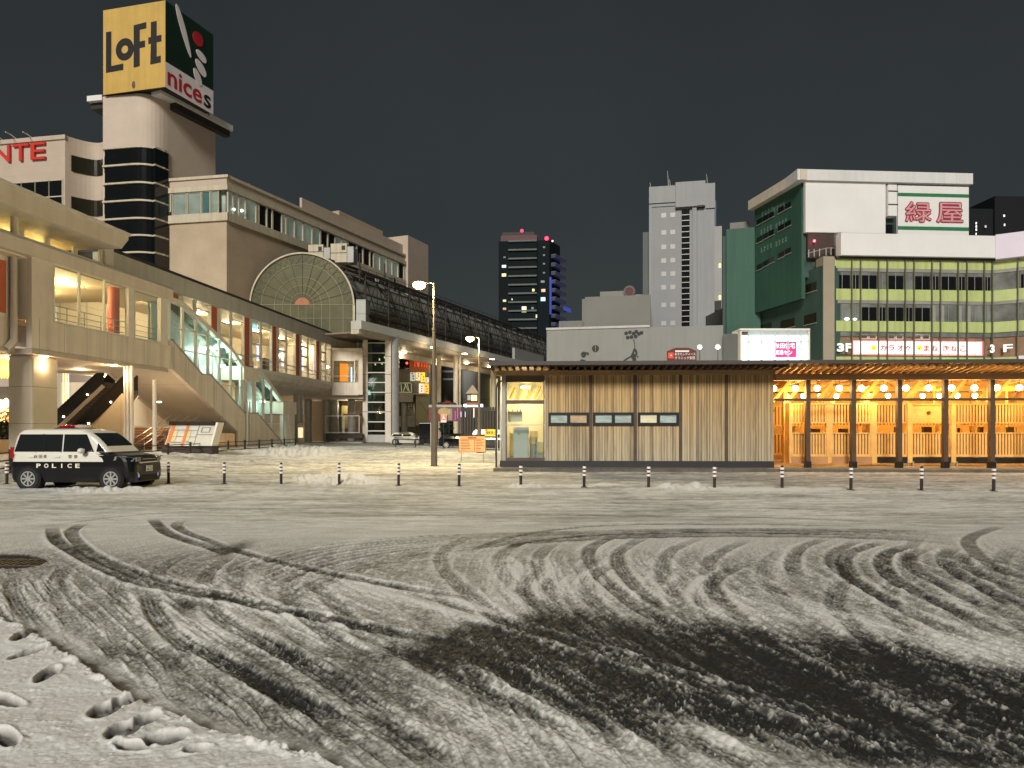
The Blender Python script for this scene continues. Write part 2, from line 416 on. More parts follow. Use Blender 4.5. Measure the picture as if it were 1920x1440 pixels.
wear += blob(560, 1240, 130, 14, .3, .45)+blob(1240, 1385, 160, 25, .25, .35)
wear -= blob(1200, 1115, 330, 24, .12, .1)+blob(1500, 1160, 300, 22, .2, .17)+blob(1120, 1400, 120, 25, .3, .35)+blob(1330, 1395, 160, 22, .35, .42)
wear -= blob(660, 1215, 120, 40, .12)+blob(1800, 1215, 160, 20, .16, .18)+blob(880, 1150, 120, 22, .15)+blob(950, 1400, 150, 40, .22, .4)
wear -= blob(430, 1180, 90, 26, .14)+blob(700, 1110, 160, 26, .1)
# faint driven road on the far side and behind the posts
wear += .10*sst(925, 900, py)*sst(872, 885, py)*(.5+fbm(XX*.2, YY*1.2, 21))
wear += .5*sst(834, 830, py)*sst(540, 600, px)*(fbm(XX*.1, YY*.3, 8)*.8+.3)
H = np.zeros_like(XX); ber = np.zeros_like(XX); cov = np.zeros_like(XX)
for tr in TR:
    k, b, e_ = track(tr[0], tr[1], tr[2], tr[3])
    if tr[2] > 0: wear = wear+k*(1-.45*np.clip(wear, 0, 1))-b*.35*churn; ber += b*.5; cov = np.maximum(cov, e_)
    else: wear = wear+k*.8
# streaks and clods
st1 = fbm(us*17, vs_*1.3, 31, 4)-.5; st2 = fbm(us*46, vs_*4.5, 37, 2)-.5; st3 = vn(us*80, vs_*16, 39)-.5
st1 = st1*(1-wl)+(fbm(us2*15, vt2*1.3, 33, 4)-.5)*wl; st2 = st2*(1-wl)+(fbm(us2*40, vt2*5, 35, 2)-.5)*wl; wm = sst(420, 560, px)*sst(1120, 960, px)*sst(1105, 1060, py)*sst(965, 1000, py)      # outer sweep of the turning circle
us3 = YY-.28*XX-.035*XX*XX; vt3 = XX
st1 = st1*(1-wm)+(fbm(us3*9, vt3*1.1, 34, 4)-.5)*wm; st2 = st2*(1-wm)+(fbm(us3*24, vt3*4, 38, 2)-.5)*wm
st3 = st3*(1-wl)+(vn(us2*70, vt2*16, 36)-.5)*wl
rid = sst(.52, .72, fbm(us*24, vs_*1.1, 45, 2))*(1-wl)+sst(.52, .72, fbm(us2*22, vt2*1.1, 46, 2))*wl          # thrown-up ridges of snow along the sweep
cl = fbm(XX*16, YY*16, 41, 4)-.5; cl2 = vn(XX*34, YY*34, 47)-.5; cl3 = vn(XX*75, YY*75, 49)-.5
act = churn*(.55+.45*np.clip(wear*1.6, 0, 1))
patch = sst(.38, .62, fbm(XX*.8+us*.4, YY*.55, 57, 4))
gain = .62+.5*np.clip(band, 0, 1)
wear += act*gain*(.52*st1+.46*st2+.34*st3+.58*cl*(.5+patch)+.40*cl2)-rid*act*.16+churn*(patch-.5)*.08
sp = vn(XX*60, YY*60, 53); icy = sst(.35, .6, fbm(us*3.2, YY*.8, 59, 4))
wear -= churn*(sst(.78, .93, sp)*.5+sst(.74, .9, vn(us*90, YY*34, 58))*.35)*sst(.35, .8, wear)*(.25+.75*icy)+band*icy*.12      # crumbs of ice on the bare part
wear += act*.34*cl3
midz = sst(1030, 960, py)
wear += midz*(.05+.42*(fbm(XX*1.1, YY*6, 61, 4)-.5)+.30*(fbm(XX*5, YY*16, 62, 3)-.5)+.10*sst(.45, .7, fbm(XX*.35, YY*.9, 64, 3)))
wear -= sst(.62, .8, fbm(XX*.9, YY*6, 63, 3))*.1*sst(990, 930, py)
snow = 1-np.clip(wear, 0, 1)
H = .030*snow+act*(.032*cl+.016*cl2+.012*st2+.006*cl3+.014*rid)+ber*.03-cov*.008*sst(980, 1020, py)+.006*fbm(XX*6, YY*6, 71, 3)
# plough-thrown lumps and low banks
def lump(x, y, rx, ry, h, seed):
    global H, snow
    m = blob(x, y, rx, ry, 1.0); q = fbm(XX*3.5, YY*3.5, seed, 4)
    H = H+h*sst(.1, .5, m)*sst(.42, .75, q); snow = np.clip(snow+m*.5, 0, 1)
lump(625, 903, 75, 9, .20, 81); lump(1285, 918, 45, 4, .14, 82); lump(985, 914, 30, 3, .08, 83); lump(560, 848, 70, 8, .35, 84)
lump(200, 922, 90, 5, .1, 85); lump(1100, 912, 60, 2.5, .06, 86); lump(1430, 920, 90, 3, .06, 87)
H += .12*sst(25, 5, np.abs(py-(918+.004*(px-900))))*sst(.5, .7, fbm(XX*.7, YY*2.5, 88, 4))*.3
# drifted bank beside the guard rail on the left
rl = np.interp(YY, [38, 42, 75, 86], [-19.8, -20.6, -23.2, -24.2])
H += .25*sst(2.4, .2, XX-rl)*sst(36, 42, YY)*(.5+fbm(XX*1.2, YY*1.2, 90, 3))
# pavement bank, lower left: snow kerb line (0,1165)-(580,1440)
ky = np.interp(px, [-400, -150, 0, 75, 150, 205, 260, 330, 400, 470, 580, 700], [1010, 1100, 1168, 1214, 1262, 1304, 1340, 1372, 1404, 1421, 1452, 1500])
kd = py-ky+(fbm(XX*5, YY*5, 91, 3)-.5)*16
bank = sst(-3, 10, kd)
gut = np.exp(-((kd+34)/26)**2)*sst(1150, 1190, py)
snow = snow*(1-bank)+bank*1.0
snow = np.clip(snow*(1-gut*.85)+gut*.76, 0, 1)
BH = .02+.04*fbm(XX*1.1+YY*.6, YY*2.4, 93, 3)+.009*fbm(XX*5, YY*9, 94, 4)+.004*vn(XX*45, YY*45, 95)+.006*sst(.6, .8, fbm(XX*14, YY*14, 92, 3))
BH += .03*np.exp(-((kd-12)/12)**2)*sst(.4, .75, fbm(XX*13, YY*13, 96, 4))
BH += sst(1340, 1440, py)*.03*fbm(XX*6, YY*6, 97, 5)
prints = [(43, 1219, 24, 7, -.4), (52, 1252, 38, 5, -.32), (88, 1297, 27, 10, -.55), (8, 1347, 36, 12, .28), (196, 1370, 32, 13, -.35), (233, 1352, 30, 9, -.3),
          (232, 1412, 36, 15, -.35), (272, 1392, 32, 12, -.45), (310, 1430, 42, 14, -.15), (10, 1428, 26, 17, .35), (250, 1446, 34, 9, .1), (370, 1452, 26, 8, -.2)]
fp = np.zeros_like(XX)
for x, y, rx, ry, ro in prints:
    m = blob(x, y, rx, ry, 1.0, ro); k = sst(.28, .48, m+.12*(fbm(XX*14, YY*14, 98, 2)-.5)); fp = np.maximum(fp, k)
    BH += .010*np.exp(-((m-.22)/.1)**2)*(.3+fbm(XX*18, YY*18, 13, 3))
BH -= fp*(.03+.022*fbm(XX*20, YY*20, 12, 3))
H = H*(1-gut*.8)+gut*.012
H = H*(1-bank)+bank*(.06+BH)
wet = np.clip(fp*bank, 0, 1)
# meltwater drain opening at the left edge (dark, stained)
dr = blob(20, 1055, 66, 13, 1.0); k = sst(.3, .42, dr+.1*(fbm(XX*5, YY*5, 99, 3)-.5))
H = H-k*.035; snow = snow*(1-k)

def sheet(name, mask, m):
    idx = np.arange(NR*NC).reshape(NR, NC)
    q = np.stack([idx[:-1, :-1], idx[:-1, 1:], idx[1:, 1:], idx[1:, :-1]], -1)[mask[:-1, :-1]]
    used, inv = np.unique(q.ravel(), return_inverse=True)
    me = bpy.data.meshes.new(name)
    me.vertices.add(len(used)); me.loops.add(q.size); me.polygons.add(len(q))
    cc = np.stack([XX.ravel()[used], YY.ravel()[used], H.ravel()[used]], -1).astype(np.float32)
    me.vertices.foreach_set('co', cc.ravel())
    me.loops.foreach_set('vertex_index', inv.astype(np.int32))
    me.polygons.foreach_set('loop_start', (np.arange(len(q))*4).astype(np.int32))
    me.update(); me.validate()
    for nm, ar in (('snow', snow), ('wet', wet)):
        at = me.attributes.new(nm, 'FLOAT', 'POINT'); at.data.foreach_set('value', ar.ravel()[used].astype(np.float32))
    me.polygons.foreach_set('use_smooth', np.ones(len(me.polygons), bool))
    me.materials.append(m); o = bpy.data.objects.new(name, me); COL.objects.link(o)
    return tag(o, kind='structure')

ms = bpy.data.materials.new('trodden_snow'); ms.use_nodes = True; nt = ms.node_tree; L = nt.links; b = nt.nodes['Principled BSDF']
at = nd(nt, 'ShaderNodeAttribute'); at.attribute_name = 'snow'
aw = nd(nt, 'ShaderNodeAttribute'); aw.attribute_name = 'wet'
tc = nd(nt, 'ShaderNodeTexCoord')
n1 = nd(nt, 'ShaderNodeTexNoise'); n1.inputs['Scale'].default_value = 42; n1.inputs['Detail'].default_value = 5; L.new(tc.outputs['Object'], n1.inputs['Vector'])
ma = nd(nt, 'ShaderNodeMath', operation='MULTIPLY_ADD'); L.new(n1.outputs[0], ma.inputs[0]); ma.inputs[1].default_value = .5; ma.inputs[2].default_value = -.25
ad = nd(nt, 'ShaderNodeMath', operation='ADD'); L.new(at.outputs['Fac'], ad.inputs[0]); L.new(ma.outputs[0], ad.inputs[1])
cr = nd(nt, 'ShaderNodeValToRGB'); L.new(ad.outputs[0], cr.inputs[0]); e = cr.color_ramp.elements
e[0].position = .08; e[0].color = (.022, .022, .021, 1); e[1].position = 1.0; e[1].color = (.74, .735, .70, 1)
for p_, c_ in ((.3, (.060, .059, .055)), (.5, (.165, .162, .146)), (.72, (.36, .355, .325)), (.88, (.58, .575, .54))): e.new(p_).color = (*c_, 1)
mw = nd(nt, 'ShaderNodeMix', data_type='RGBA'); L.new(aw.outputs['Fac'], mw.inputs[0]); L.new(cr.outputs[0], mw.inputs[6]); mw.inputs[7].default_value = (.17, .16, .15, 1)
L.new(mw.outputs[2], b.inputs['Base Color'])
rr = nd(nt, 'ShaderNodeMapRange'); L.new(at.outputs['Fac'], rr.inputs[0]); rr.inputs[3].default_value = .68; rr.inputs[4].default_value = .85; L.new(rr.outputs[0], b.inputs['Roughness'])
bp = nd(nt, 'ShaderNodeBump'); bp.inputs['Strength'].default_value = .35; bp.inputs['Distance'].default_value = .012
L.new(n1.outputs[0], bp.inputs['Height']); L.new(bp.outputs[0], b.inputs['Normal']); b.inputs['Specular IOR Level'].default_value = .22
pave = bank > .5
sheet('road', ~pave, ms); sheet('pavement', pave, ms)
gm = mat('frozen_ground', (.38, .375, .355), .8, .35, .15)
g = MB(); g.quad((-900, -60, -.06), (900, -60, -.06), (900, 1500, -.06), (-900, 1500, -.06)).build('ground', gm)
tag(bpy.data.objects['ground'], kind='structure')

# drain grate in the opening
iron = mat('cast_iron', (.05, .035, .025), .55, .4, 4, metal=.3)
gd = MB(); c0 = G(12, 1056)
for i in range(13): gd.box(c0.x-.55+i*.09, c0.x-.5+i*.09, c0.y-.2, c0.y+.2, -.03, .012)
gd.box(c0.x-.6, c0.x+.62, c0.y-.24, c0.y-.2, -.03, .014); gd.box(c0.x-.6, c0.x+.62, c0.y+.2, c0.y+.24, -.03, .014)
tag(gd.build('drain_grate', iron), 'dark iron drain grate showing through a melted hole in the snow', 'drain grate')
# ------------------------------------------------------------------ shared materials
A3 = (.108, .994, 0)
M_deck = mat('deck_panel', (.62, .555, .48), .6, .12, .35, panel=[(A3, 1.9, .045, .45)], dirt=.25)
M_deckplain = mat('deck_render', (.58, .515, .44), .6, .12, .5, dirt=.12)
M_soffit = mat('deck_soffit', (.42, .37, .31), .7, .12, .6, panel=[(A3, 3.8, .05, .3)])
M_frame = mat('pale_frame', (.60, .57, .52), .5, .08, 2)
M_stairframe = mat('stair_mullion', (.62, .68, .66), .4, .06, 2)
M_grey = mat('grey_metal', (.33, .33, .32), .45, .15, 1.5, metal=.2)
M_dark = mat('dark_metal', (.040, .036, .032), .55, .25, 2, spec=.2)
M_black = mat('black_glass', (.006, .007, .008), .08, .2, .6, spec=.6)
M_red = mat('red_column', (.42, .085, .03), .6, .12, 1.5)
M_cream = mat('cream_wall', (.62, .53, .38), .7, .1, .5)
M_warmfl = mat('interior_floor', (.30, .25, .19), .5, .2, 1)
M_glass = glass('window_glass', (.86, .9, .88), .10)
M_dglass = glass('tinted_glass', (.45, .55, .52), .16)
M_steel = mat('galvanised', (.42, .42, .40), .35, .15, 4, metal=.6)
M_white = mat('white_paint', (.72, .71, .68), .5, .06, 1.5)
M_brown = mat('brown_render', (.44, .345, .24), .8, .14, .25, fine=8, grain=.05)
M_taupe = mat('taupe_tile', (.46, .375, .30), .75, .12, .2, panel=[((0, 0, 1), 1.1, .03, .12)], fine=8, grain=.04)
M_creamband = mat('cream_band', (.52, .46, .34), .6, .1, 1, dirt=.2)
M_lampw = mat('downlight_glow', (.9, .8, .6), .4, 0, 1, emit=(1, .78, .5), es=26)
M_snow = mat('settled_snow', (.74, .74, .72), .8, .12, 3, bump=.4)
def emis(name, col, es, amt=.05, scale=2.0):
    return mat(name, [c*.6 for c in col], .5, amt, scale, emit=col, es=es)

# ------------------------------------------------------------------ small street things
M_pole = mat('rubber_post', (.022, .014, .012), .6, .2, 6)
M_refl = mat('reflective_band', (.85, .78, .74), .35, .05, 20)
def ball(name, label, loc, group=None): return thing(name, label, 'bollard', loc, group)
b0 = G(1863, 923); b1 = G(316, 908)
NBL = 13
proto = None
for i in range(-1, NBL+3):
    t = i/NBL
    p = b1+(b0-b1)*t; p.z = .012
    if i < 0: p = G(13, 909); p.z = .012
    if proto is None:
        proto = thing('bollard', 'x', 'bollard', p, 'black marker posts in a row across the snow')
        r = .047
        MB().tube(p, p+Vector((0, 0, .68)), r*.92, 12, r*.9).tube(p, p+Vector((0, 0, .03)), .1, 12).build('post', M_pole, proto, smooth=False)
        MB().tube(p+Vector((0, 0, .68)), p+Vector((0, 0, .7)), r*.8, 12, r*.5).build('cap', M_pole, proto)
        for z in (.36, .47, .58): MB().tube(p+Vector((0, 0, z)), p+Vector((0, 0, z+.062)), r+.006, 12).build('reflective_band', M_refl, proto)
        o = proto
    else: o = dup(proto, p)
    o.rotation_euler = (R(.5*((i*7) % 5-2)), R(.6*i/NBL+.5*((i*5) % 3-1)), 0)
    names = ['behind the rear bumper of the police car', 'just ahead of the police car', 'second to the right of the police car', 'third to the right of the police car',
             'standing in the large clumped snow heap', 'left of the near lamp post', 'right of the near lamp post', 'before the glazed end of the building',
             'before the leftmost black window pair', 'just right of the rightmost black window pair',
             'before the plain board wall', 'at the gap between building and shelter', 'third from the right end',
             'second from the right end', 'rightmost of the row', 'beyond the right edge, first', 'beyond the right edge, second']
    if i < NBL+1: o['label'] = 'black marker post with three white bands, '+names[i+1]
    elif i >= NBL+1:
        for c in list(o.children): bpy.data.objects.remove(c)
        bpy.data.objects.remove(o)

M_polebr = mat('lamp_pole_paint', (.13, .105, .075), .5, .2, 1.5, metal=.2)
M_lens = mat('lamp_lens', (.9, .85, .5), .4, 0, 1, emit=(1, .82, .28), es=40)
def street_lamp(px, D, h, label, power):
    b = P(px, 808, D); b.z = 0
    t = thing('street_lamp', label, 'street lamp', b, 'street lamps on the square')
    MB().tube(b, b+Vector((0, 0, 2.6)), .155, 16, .14).tube(b+Vector((0, 0, 2.6)), b+Vector((0, 0, h-2.2)), .12, 16, .075).tube(b+Vector((0, 0, h-2.2)), b+Vector((0, 0, h)), .05, 12).tube(b, b+Vector((0, 0, .05)), .24, 16).build('pole', M_polebr, t, smooth=False)
    MB().tube(b+Vector((0, 0, 2.58)), b+Vector((0, 0, 2.66)), .165, 16).tube(b+Vector((0, 0, h-2.25)), b+Vector((0, 0, h-2.15)), .09, 16).build('collar', M_polebr, t)
    top = b+Vector((0, 0, h)); e = top+Vector((-.38, -.05, .02))
    MB().path([top-Vector((0, 0, .06)), top+Vector((-.15, 0, .02)), e], .028, 8).build('arm', M_polebr, t)
    c = e+Vector((-.32, 0, -.03))
    MB().sphere(c+Vector((0, 0, .05)), .34, 20, 8, 1, .62, .28).build('lamp_head', M_polebr, t, smooth=True)
    MB().sphere(c-Vector((0, 0, .07)), .30, 20, 10, 1, .8, .7).build('lamp_lens', M_lens, t, smooth=True)
    q = lamp('lamp_light', c-Vector((0, 0, .4)), power, (1, .77, .38), .15); q.data.specular_factor = .15
    return t
street_lamp(814, 33.8, (808-531)/F*33.8+1.7, 'tall brown lamp post with glowing yellow head, the nearer and taller of two', 3800)
street_lamp(898.5, 54, (808-633)/F*54+1.7, 'farther brown lamp post with a glowing yellow head, behind the orange notice board', 3800)

# orange notice, yellow sign
M_or = mat('orange_board', (.75, .36, .14), .55, .08, 2); M_ink = mat('dark_ink', (.09, .045, .02), .6, .1, 5)
pl = Pl(861, 37, 1, 0)
s0, s1, z0, z1 = pl.rc(861, 910, 818, 847)
t = thing('notice_board', 'orange notice board with two columns of dark writing on thin pale posts', 'notice board', pl.pt((s0+s1)/2, 0))
MB().pbox(pl, s0, s1, z0, z1, -.03, 0).build('board', M_or, t)
MB().pbox(pl, s0-.02, s1+.02, z1, z1+.03, -.04, .01).pbox(pl, s0-.02, s1+.02, z0-.03, z0, -.04, .01).pbox(pl, s0-.03, s0, z0, z1, -.04, .01).pbox(pl, s1, s1+.03, z0, z1, -.04, .01).build('rim', M_ink, t)
q = MB(); q.pbox(pl, s0+.45, s1-.45, z1-.11, z1-.05, .002, .006)
rg = random.Random(5)
for c in (0, 1):
    for k in range(7):
        a = s0+.09+c*.68; zz = z1-.22-k*.082
        q.pbox(pl, a+(.1 if c else 0), a+rg.uniform(.25, .52), zz-.02, zz+.008, .002, .006)
        if c: q.pbox(pl, a, a+.05, zz-.03, zz+.018, .002, .006)
q.build('lettering', M_ink, t)
MB().pbox(pl, s0+.06, s1-.06, z1-.165, z1-.135, .002, .007).build('red_line', mat('red_line', (.6, .06, .02), .6), t)
for a in (s0+.1, s1-.1): MB().tube(pl.pt(a, 0, -.05), pl.pt(a, z0, -.05), .02, 8).build('leg', M_steel, t)
M_yel = mat('yellow_board', (.78, .62, .04), .5, .06, 2)
pl = Pl(909, 41, 1, 0.0); s0, s1, z0, z1 = pl.rc(909, 931, 805, 818)
t = thing('warning_sign', 'small yellow warning sign with black characters on a thin post beside the timber building', 'sign', pl.pt((s0+s1)/2, 0))
MB().pbox(pl, s0, s1, z0, z1, -.02, 0).build('board', M_yel, t)
lettering(pl, '横断禁止', s0+.06, s1-.05, z0+.09, z1-.1, .004, M_ink, t, off=.012)
MB().pbox(pl, s0+.05, s0+.14, z1-.09, z1-.02, .002, .005).build('red_mark', mat('red_mark', (.6, .03, .02)), t)
MB().tube(pl.pt(s1-.06, 0, -.04), pl.pt(s1-.06, z1, -.04), .02, 8).build('post', M_steel, t)

# guard rail on the left
posts = [(-60, 905), (20, 889), (110, 881), (200, 873), (262, 867), (315, 862), (357, 858), (394, 855), (428, 850.5), (459, 848), (486, 846), (510, 843.5), (533, 841.5), (554, 839.5)]
t = thing('guard_rail', 'low dark brown railing with three rails along the snowy edge below the stair', 'railing', G(428, 850.5))
tops = []
for x, y in posts:
    g_ = G(x, y); MB().tube(g_, g_+Vector((0, 0, .98)), .07, 10).build('post', M_pole, t); tops.append(g_)
for h in (.28, .56, .86):
    MB().path([p+Vector((0, 0, h)) for p in tops], .032, 6).build('rail', M_pole, t)
# ------------------------------------------------------------------ pedestrian deck (left)
def PA(X, t, z):      # lateral offset X (negative), distance t, height
    return Vector((X+.109*t, t, z))
class PX(Pl):
    def __init__(s, X):
        s.o = (X, 0.0); L_ = math.hypot(.109, 1); s.d = (.109/L_, 1/L_); s.n = (s.d[1], -s.d[0])
pa = PX(-31.0)
VX = 1105.08
def tz(px, py, X=31.0):      # (s, z) on the plane at lateral distance X
    pl = PX(-X); return pl.s(px), pl.z(px, py)
def spx(px, X=31.0): return PX(-X).s(px)

# --- near hall
H0 = thing('bridge_hall', 'cream elevated station hall with warm lit glazing and big overhanging roof, nearest left', 'station hall', PA(-31, 40, 0))
pl = pa
sL, sC, sE = spx(-260), spx(60), spx(316)
ZF, ZW, ZE, ZT = 8.0, 11.45, 11.4, 12.15
MB().pbox(pl, sC, spx(325), 6.32, ZF, -.35, 0).build('deck_edge', M_deck, H0)
MB().pbox(pl, sL, sC-.02, 6.32, ZF, -1.35, -1.0).build('deck_edge', M_deckplain, H0)
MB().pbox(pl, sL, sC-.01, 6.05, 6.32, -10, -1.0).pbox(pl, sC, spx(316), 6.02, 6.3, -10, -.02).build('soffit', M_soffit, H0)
MB().pbox(pl, sL, spx(316), 7.7, 7.95, -9.5, -1.4).build('floor', M_warmfl, H0)
# solid wall panel and pillars
MB().pbox(pl, spx(60), spx(101), ZF, ZE, -.35, -.02).pbox(pl, sC, sC+.35, ZF, ZE, -1.4, -.36).build('wall_panel', M_deckplain, H0)
for a, b_ in ((243.5, 252.5), (303.5, 315)):
    MB().pbox(pl, spx(a), spx(b_), ZF, ZE, -.35, -.03).build('pillar', M_frame, H0)
# frames & glass of the main windows
def glazing(par, X, s0, s1, z0, z1, cuts, hcuts, fm=M_frame, gm=M_glass, w=.09, name='window', n=0.0):
    pl = PX(-X)
    f = MB(); f.pbox(pl, s0, s1, z0, z0+w, n-.14, n); f.pbox(pl, s0, s1, z1-w, z1, n-.14, n)
    for c in [s0+w/2, s1-w/2]+list(cuts): f.pbox(pl, c-w/2, c+w/2, z0+w, z1-w, n-.14, n-.003)
    for h in hcuts: f.pbox(pl, s0+w, s1-w, h-w/2, h+w/2, n-.12, n-.02)
    o = f.build(name, fm, par)
    MB().pbox(pl, s0+w, s1-w, z0+w, z1-w, n-.09, n-.08).build('pane', gm, o)
    return o
glazing(H0, 31, spx(101), spx(243), ZF+.02, ZW-.02, [spx(150), spx(197)], [])
glazing(H0, 31, spx(252.6), spx(303.4), ZF+.02, ZW-.02, [], [])
glazing(H0, 32, spx(29, 32), spx(57, 32), ZF+.02, ZW-.35, [spx(33, 32)], [ZF+.9])
glazing(H0, 32, spx(-200, 32), spx(-40, 32), ZF+.02, ZW-.35, [spx(-110, 32)], [ZF+.9])
MB().pbox(PX(-32), spx(-38, 32), spx(27, 32), ZF, ZW+.3, -.3, 0).build('wall_panel', M_frame, H0)
MB().pbox(PX(-32), spx(-20, 32), spx(9.5, 32), ZF+.15, ZW-.45, .0, .06).build('red_panel', M_red, H0)
# eaves band and lower roof
MB().pbox(pl, sL, spx(322), ZE, ZT, -.9, .12).build('eaves', M_deckplain, H0)
MB().pbox(pl, sL, spx(320), ZT, ZT+.12, -2.4, .2).build('gutter', M_grey, H0)
MB().pbox(pl, sL, spx(316), ZE-.1, ZE-.01, -9.5, -.3).build('ceiling', M_cream, H0)
# railing inside windows
rl = MB()
for h in (.35, .7, 1.08): rl.path([pl.pt(spx(100), ZF+h, -.5), pl.pt(spx(303), ZF+h, -.5)], .03, 6)
for x in (112, 140, 172, 203, 226, 256, 290): rl.tube(pl.pt(spx(x), ZF, -.5), pl.pt(spx(x), ZF+1.08, -.5), .03, 6)
rl.build('handrail', M_grey, H0)
# interior
M_in = mat('hall_wall', (.70, .58, .38), .7, .1, .8)
MB().pbox(pl, sL, spx(300), ZF, ZE-.1, -9.6, -9.3).build('back_wall', M_in, H0)
for x in (238,):
    MB().tube(pl.pt(spx(x), ZF, -.95), pl.pt(spx(x), ZE-.1, -.95), .36, 20).build('red_column', M_red, H0)
MB().tube(pl.pt(spx(-230), ZF, -2.5), pl.pt(spx(-230), ZE-.1, -2.5), .42, 20).build('red_column', M_red, H0)
k = MB(); k.pbox(pl, spx(103), spx(118), ZF, ZF+2.2, -5, -4).pbox(pl, spx(118), spx(150), ZF, ZF+.5, -4.6, -3.6)
k.build('kiosk_counter', mat('dark_wood', (.12, .06, .035), .5), H0)
MB().pbox(pl, spx(112), spx(150), ZE-.9, ZE-.45, -3.2, -3).build('red_hanging_panel', mat('dark_red', (.3, .03, .02), .5), H0)
MB().pbox(pl, spx(122), spx(150), ZF+1.6, ZF+2.6, -9.28, -9.2).build('poster', M_white, H0)
MB().pbox(pl, spx(192), spx(214), ZF, ZF+2.4, -9.28, -9.1).build('door', M_steel, H0)
for x, n in ((172, -3.2), (208, -3.2), (60, -4), (130, -6.5), (240, -6.5), (-60, -4)):
    c = pl.pt(spx(x), ZE-.13, n)
    MB().tube(c, c-Vector((0, 0, .03)), .16, 16).build('downlight', M_lampw, H0)
    lamp('hall_light', c-Vector((0, 0, .35)), 720, (1, .74, .38), .12)
# clerestory
PC = 33.0
cp = PX(-PC)
ss = [spx(x, PC) for x in (-150, -60, 41, 90, 142, 191)]
zb = 13.0; zt_ = 14.5
for a, b_ in zip(ss[:-1], ss[1:]):
    glazing(H0, PC, a+.12, b_-.12, zb, zt_, [], [], w=.07, name='clerestory_window')
    MB().pbox(cp, b_-.12, b_+.12, zb, zt_, -.2, .02).build('clerestory_post', M_frame, H0)
MB().pbox(cp, ss[0]-3, spx(207, PC), 12.2, zb-.01, -.2, .01).build('clerestory_sill', M_grey, H0)
MB().pbox(cp, ss[-1]+.13, spx(207, PC), zb, zt_, -.2, .25).build('clerestory_post', M_frame, H0)
MB().pbox(cp, ss[0]-3, ss[-1], zb, zt_, -6.2, -6.0).build('clerestory_back_wall', M_in, H0)
MB().pbox(cp, ss[0]-3, ss[-1], 12.25, 12.4, -6, -.25).build('clerestory_floor', M_in, H0)
for x in (-60, 30, 80, 130):
    lamp('clerestory_light', cp.pt(spx(x, PC), 12.9, -2.2), 170, (1, .68, .22), .2)
rf = PX(-30.3); a0 = rf.s(-320); a1 = rf.s(228); a2 = rf.s(241)
MB().prism([rf.pt(a0, 13.5, 0), rf.pt(a1, 13.5, 0), rf.pt(a2, 14.25, 0), rf.pt(a2, 14.5, .0), rf.pt(a0, 14.5, 0)], Vector((rf.n[0], rf.n[1], 0))*-9 if False else Vector((-9, 1, 0))).build('roof', M_deckplain, H0)
MB().prism([rf.pt(a0, 14.5, .12), rf.pt(a2+.1, 14.5, .12), rf.pt(a2+.1, 14.68, .12), rf.pt(a0, 14.68, .12)], Vector((-9.2, 1, 0))).build('roof_coping', M_frame, H0)
# drain pipe
pp = PX(-31.75)
MB().path([pp.pt(spx(26, 31.75), z, 0) for z in (14, 6.6)], .17, 12).path([pp.pt(spx(26, 31.75), 6.7, 0), pp.pt(spx(18, 31.75), 6.25, -.2)], .17, 12).build('drain_pipe', M_deckplain, H0)
# massive column
cpl = PX(-31.5)
q = MB(); q.pbox(cpl, spx(60, 31.5), spx(60, 31.5)+2.0, -.05, 6.02, -1.5, 0)
q.build('column', mat('column_panel', (.52, .46, .36), .6, .1, .5, panel=[((0, 0, 1), 2.1, .04, .5)]), H0, bevel=.12)
for x, y in ((83, 668), (214, 685), (20, 672)):
    r_ = (HZ-y)/F; D = (6.0-CH)/r_; c = P(x, y, D)
    MB().tube(c+Vector((0, 0, .02)), c-Vector((0, 0, .03)), .2, 16).build('downlight', M_lampw, H0)
    lamp('deck_light', c-Vector((0, 0, .6)), 90 if x == 83 else 260, (1, .66, .34), .15)

# --- glazed corridor
C0 = thing('glazed_corridor', 'long elevated glazed walkway with red columns and cream light inside, running to the far lift', 'elevated walkway', PA(-33.2, 70, 0))
XC = 33.2; cl_ = PX(-XC)
c0, c1 = spx(204, XC), spx(622, XC)
cw = spx(300, XC)
MB().pbox(cl_, c0, c1+1.2, 12.7, 14.1, -1.2, .25).build('fascia', mat('corridor_fascia', (.44, .42, .385), .6, .1, .3, dirt=.15), C0)
MB().pbox(cl_, c0, c1+1.5, 14.1, 14.32, -9, .3).build('roof', M_dark, C0)
MB().pbox(cl_, cw, c1, 7.62, 7.98, -.3, .05).build('sill', M_frame, C0)
prof = [(.02, 7.62), (-.25, 7.1), (-.9, 6.6), (-2, 6.3), (-8.6, 6.3), (-8.6, 7.6)]
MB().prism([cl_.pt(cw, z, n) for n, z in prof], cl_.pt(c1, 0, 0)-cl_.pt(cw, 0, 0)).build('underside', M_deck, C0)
MB().pbox(cl_, cw, c1-.1, 7.63, 7.9, -8.6, -.35).build('floor', M_warmfl, C0)
MB().pbox(cl_, cw, c1-.1, 12.72, 12.85, -8.6, -1.25).build('ceiling', M_cream, C0)
MB().pbox(cl_, cw, c1-.1, 7.9, 12.72, -8.9, -8.62).build('back_wall', mat('corridor_back', (.74, .66, .52), .7, .08, .6, panel=[(A3, 3.0, .25, .25), ((0, 0, 1), 1.2, .06, .2)]), C0)
MB().pbox(cl_, c1-.15, c1, 7.9, 12.7, -8.6, -.1).build('end_wall', M_frame, C0)
cols = [62.9+6.0*k for k in range(-1, 5)]; kL = math.hypot(.109, 1)
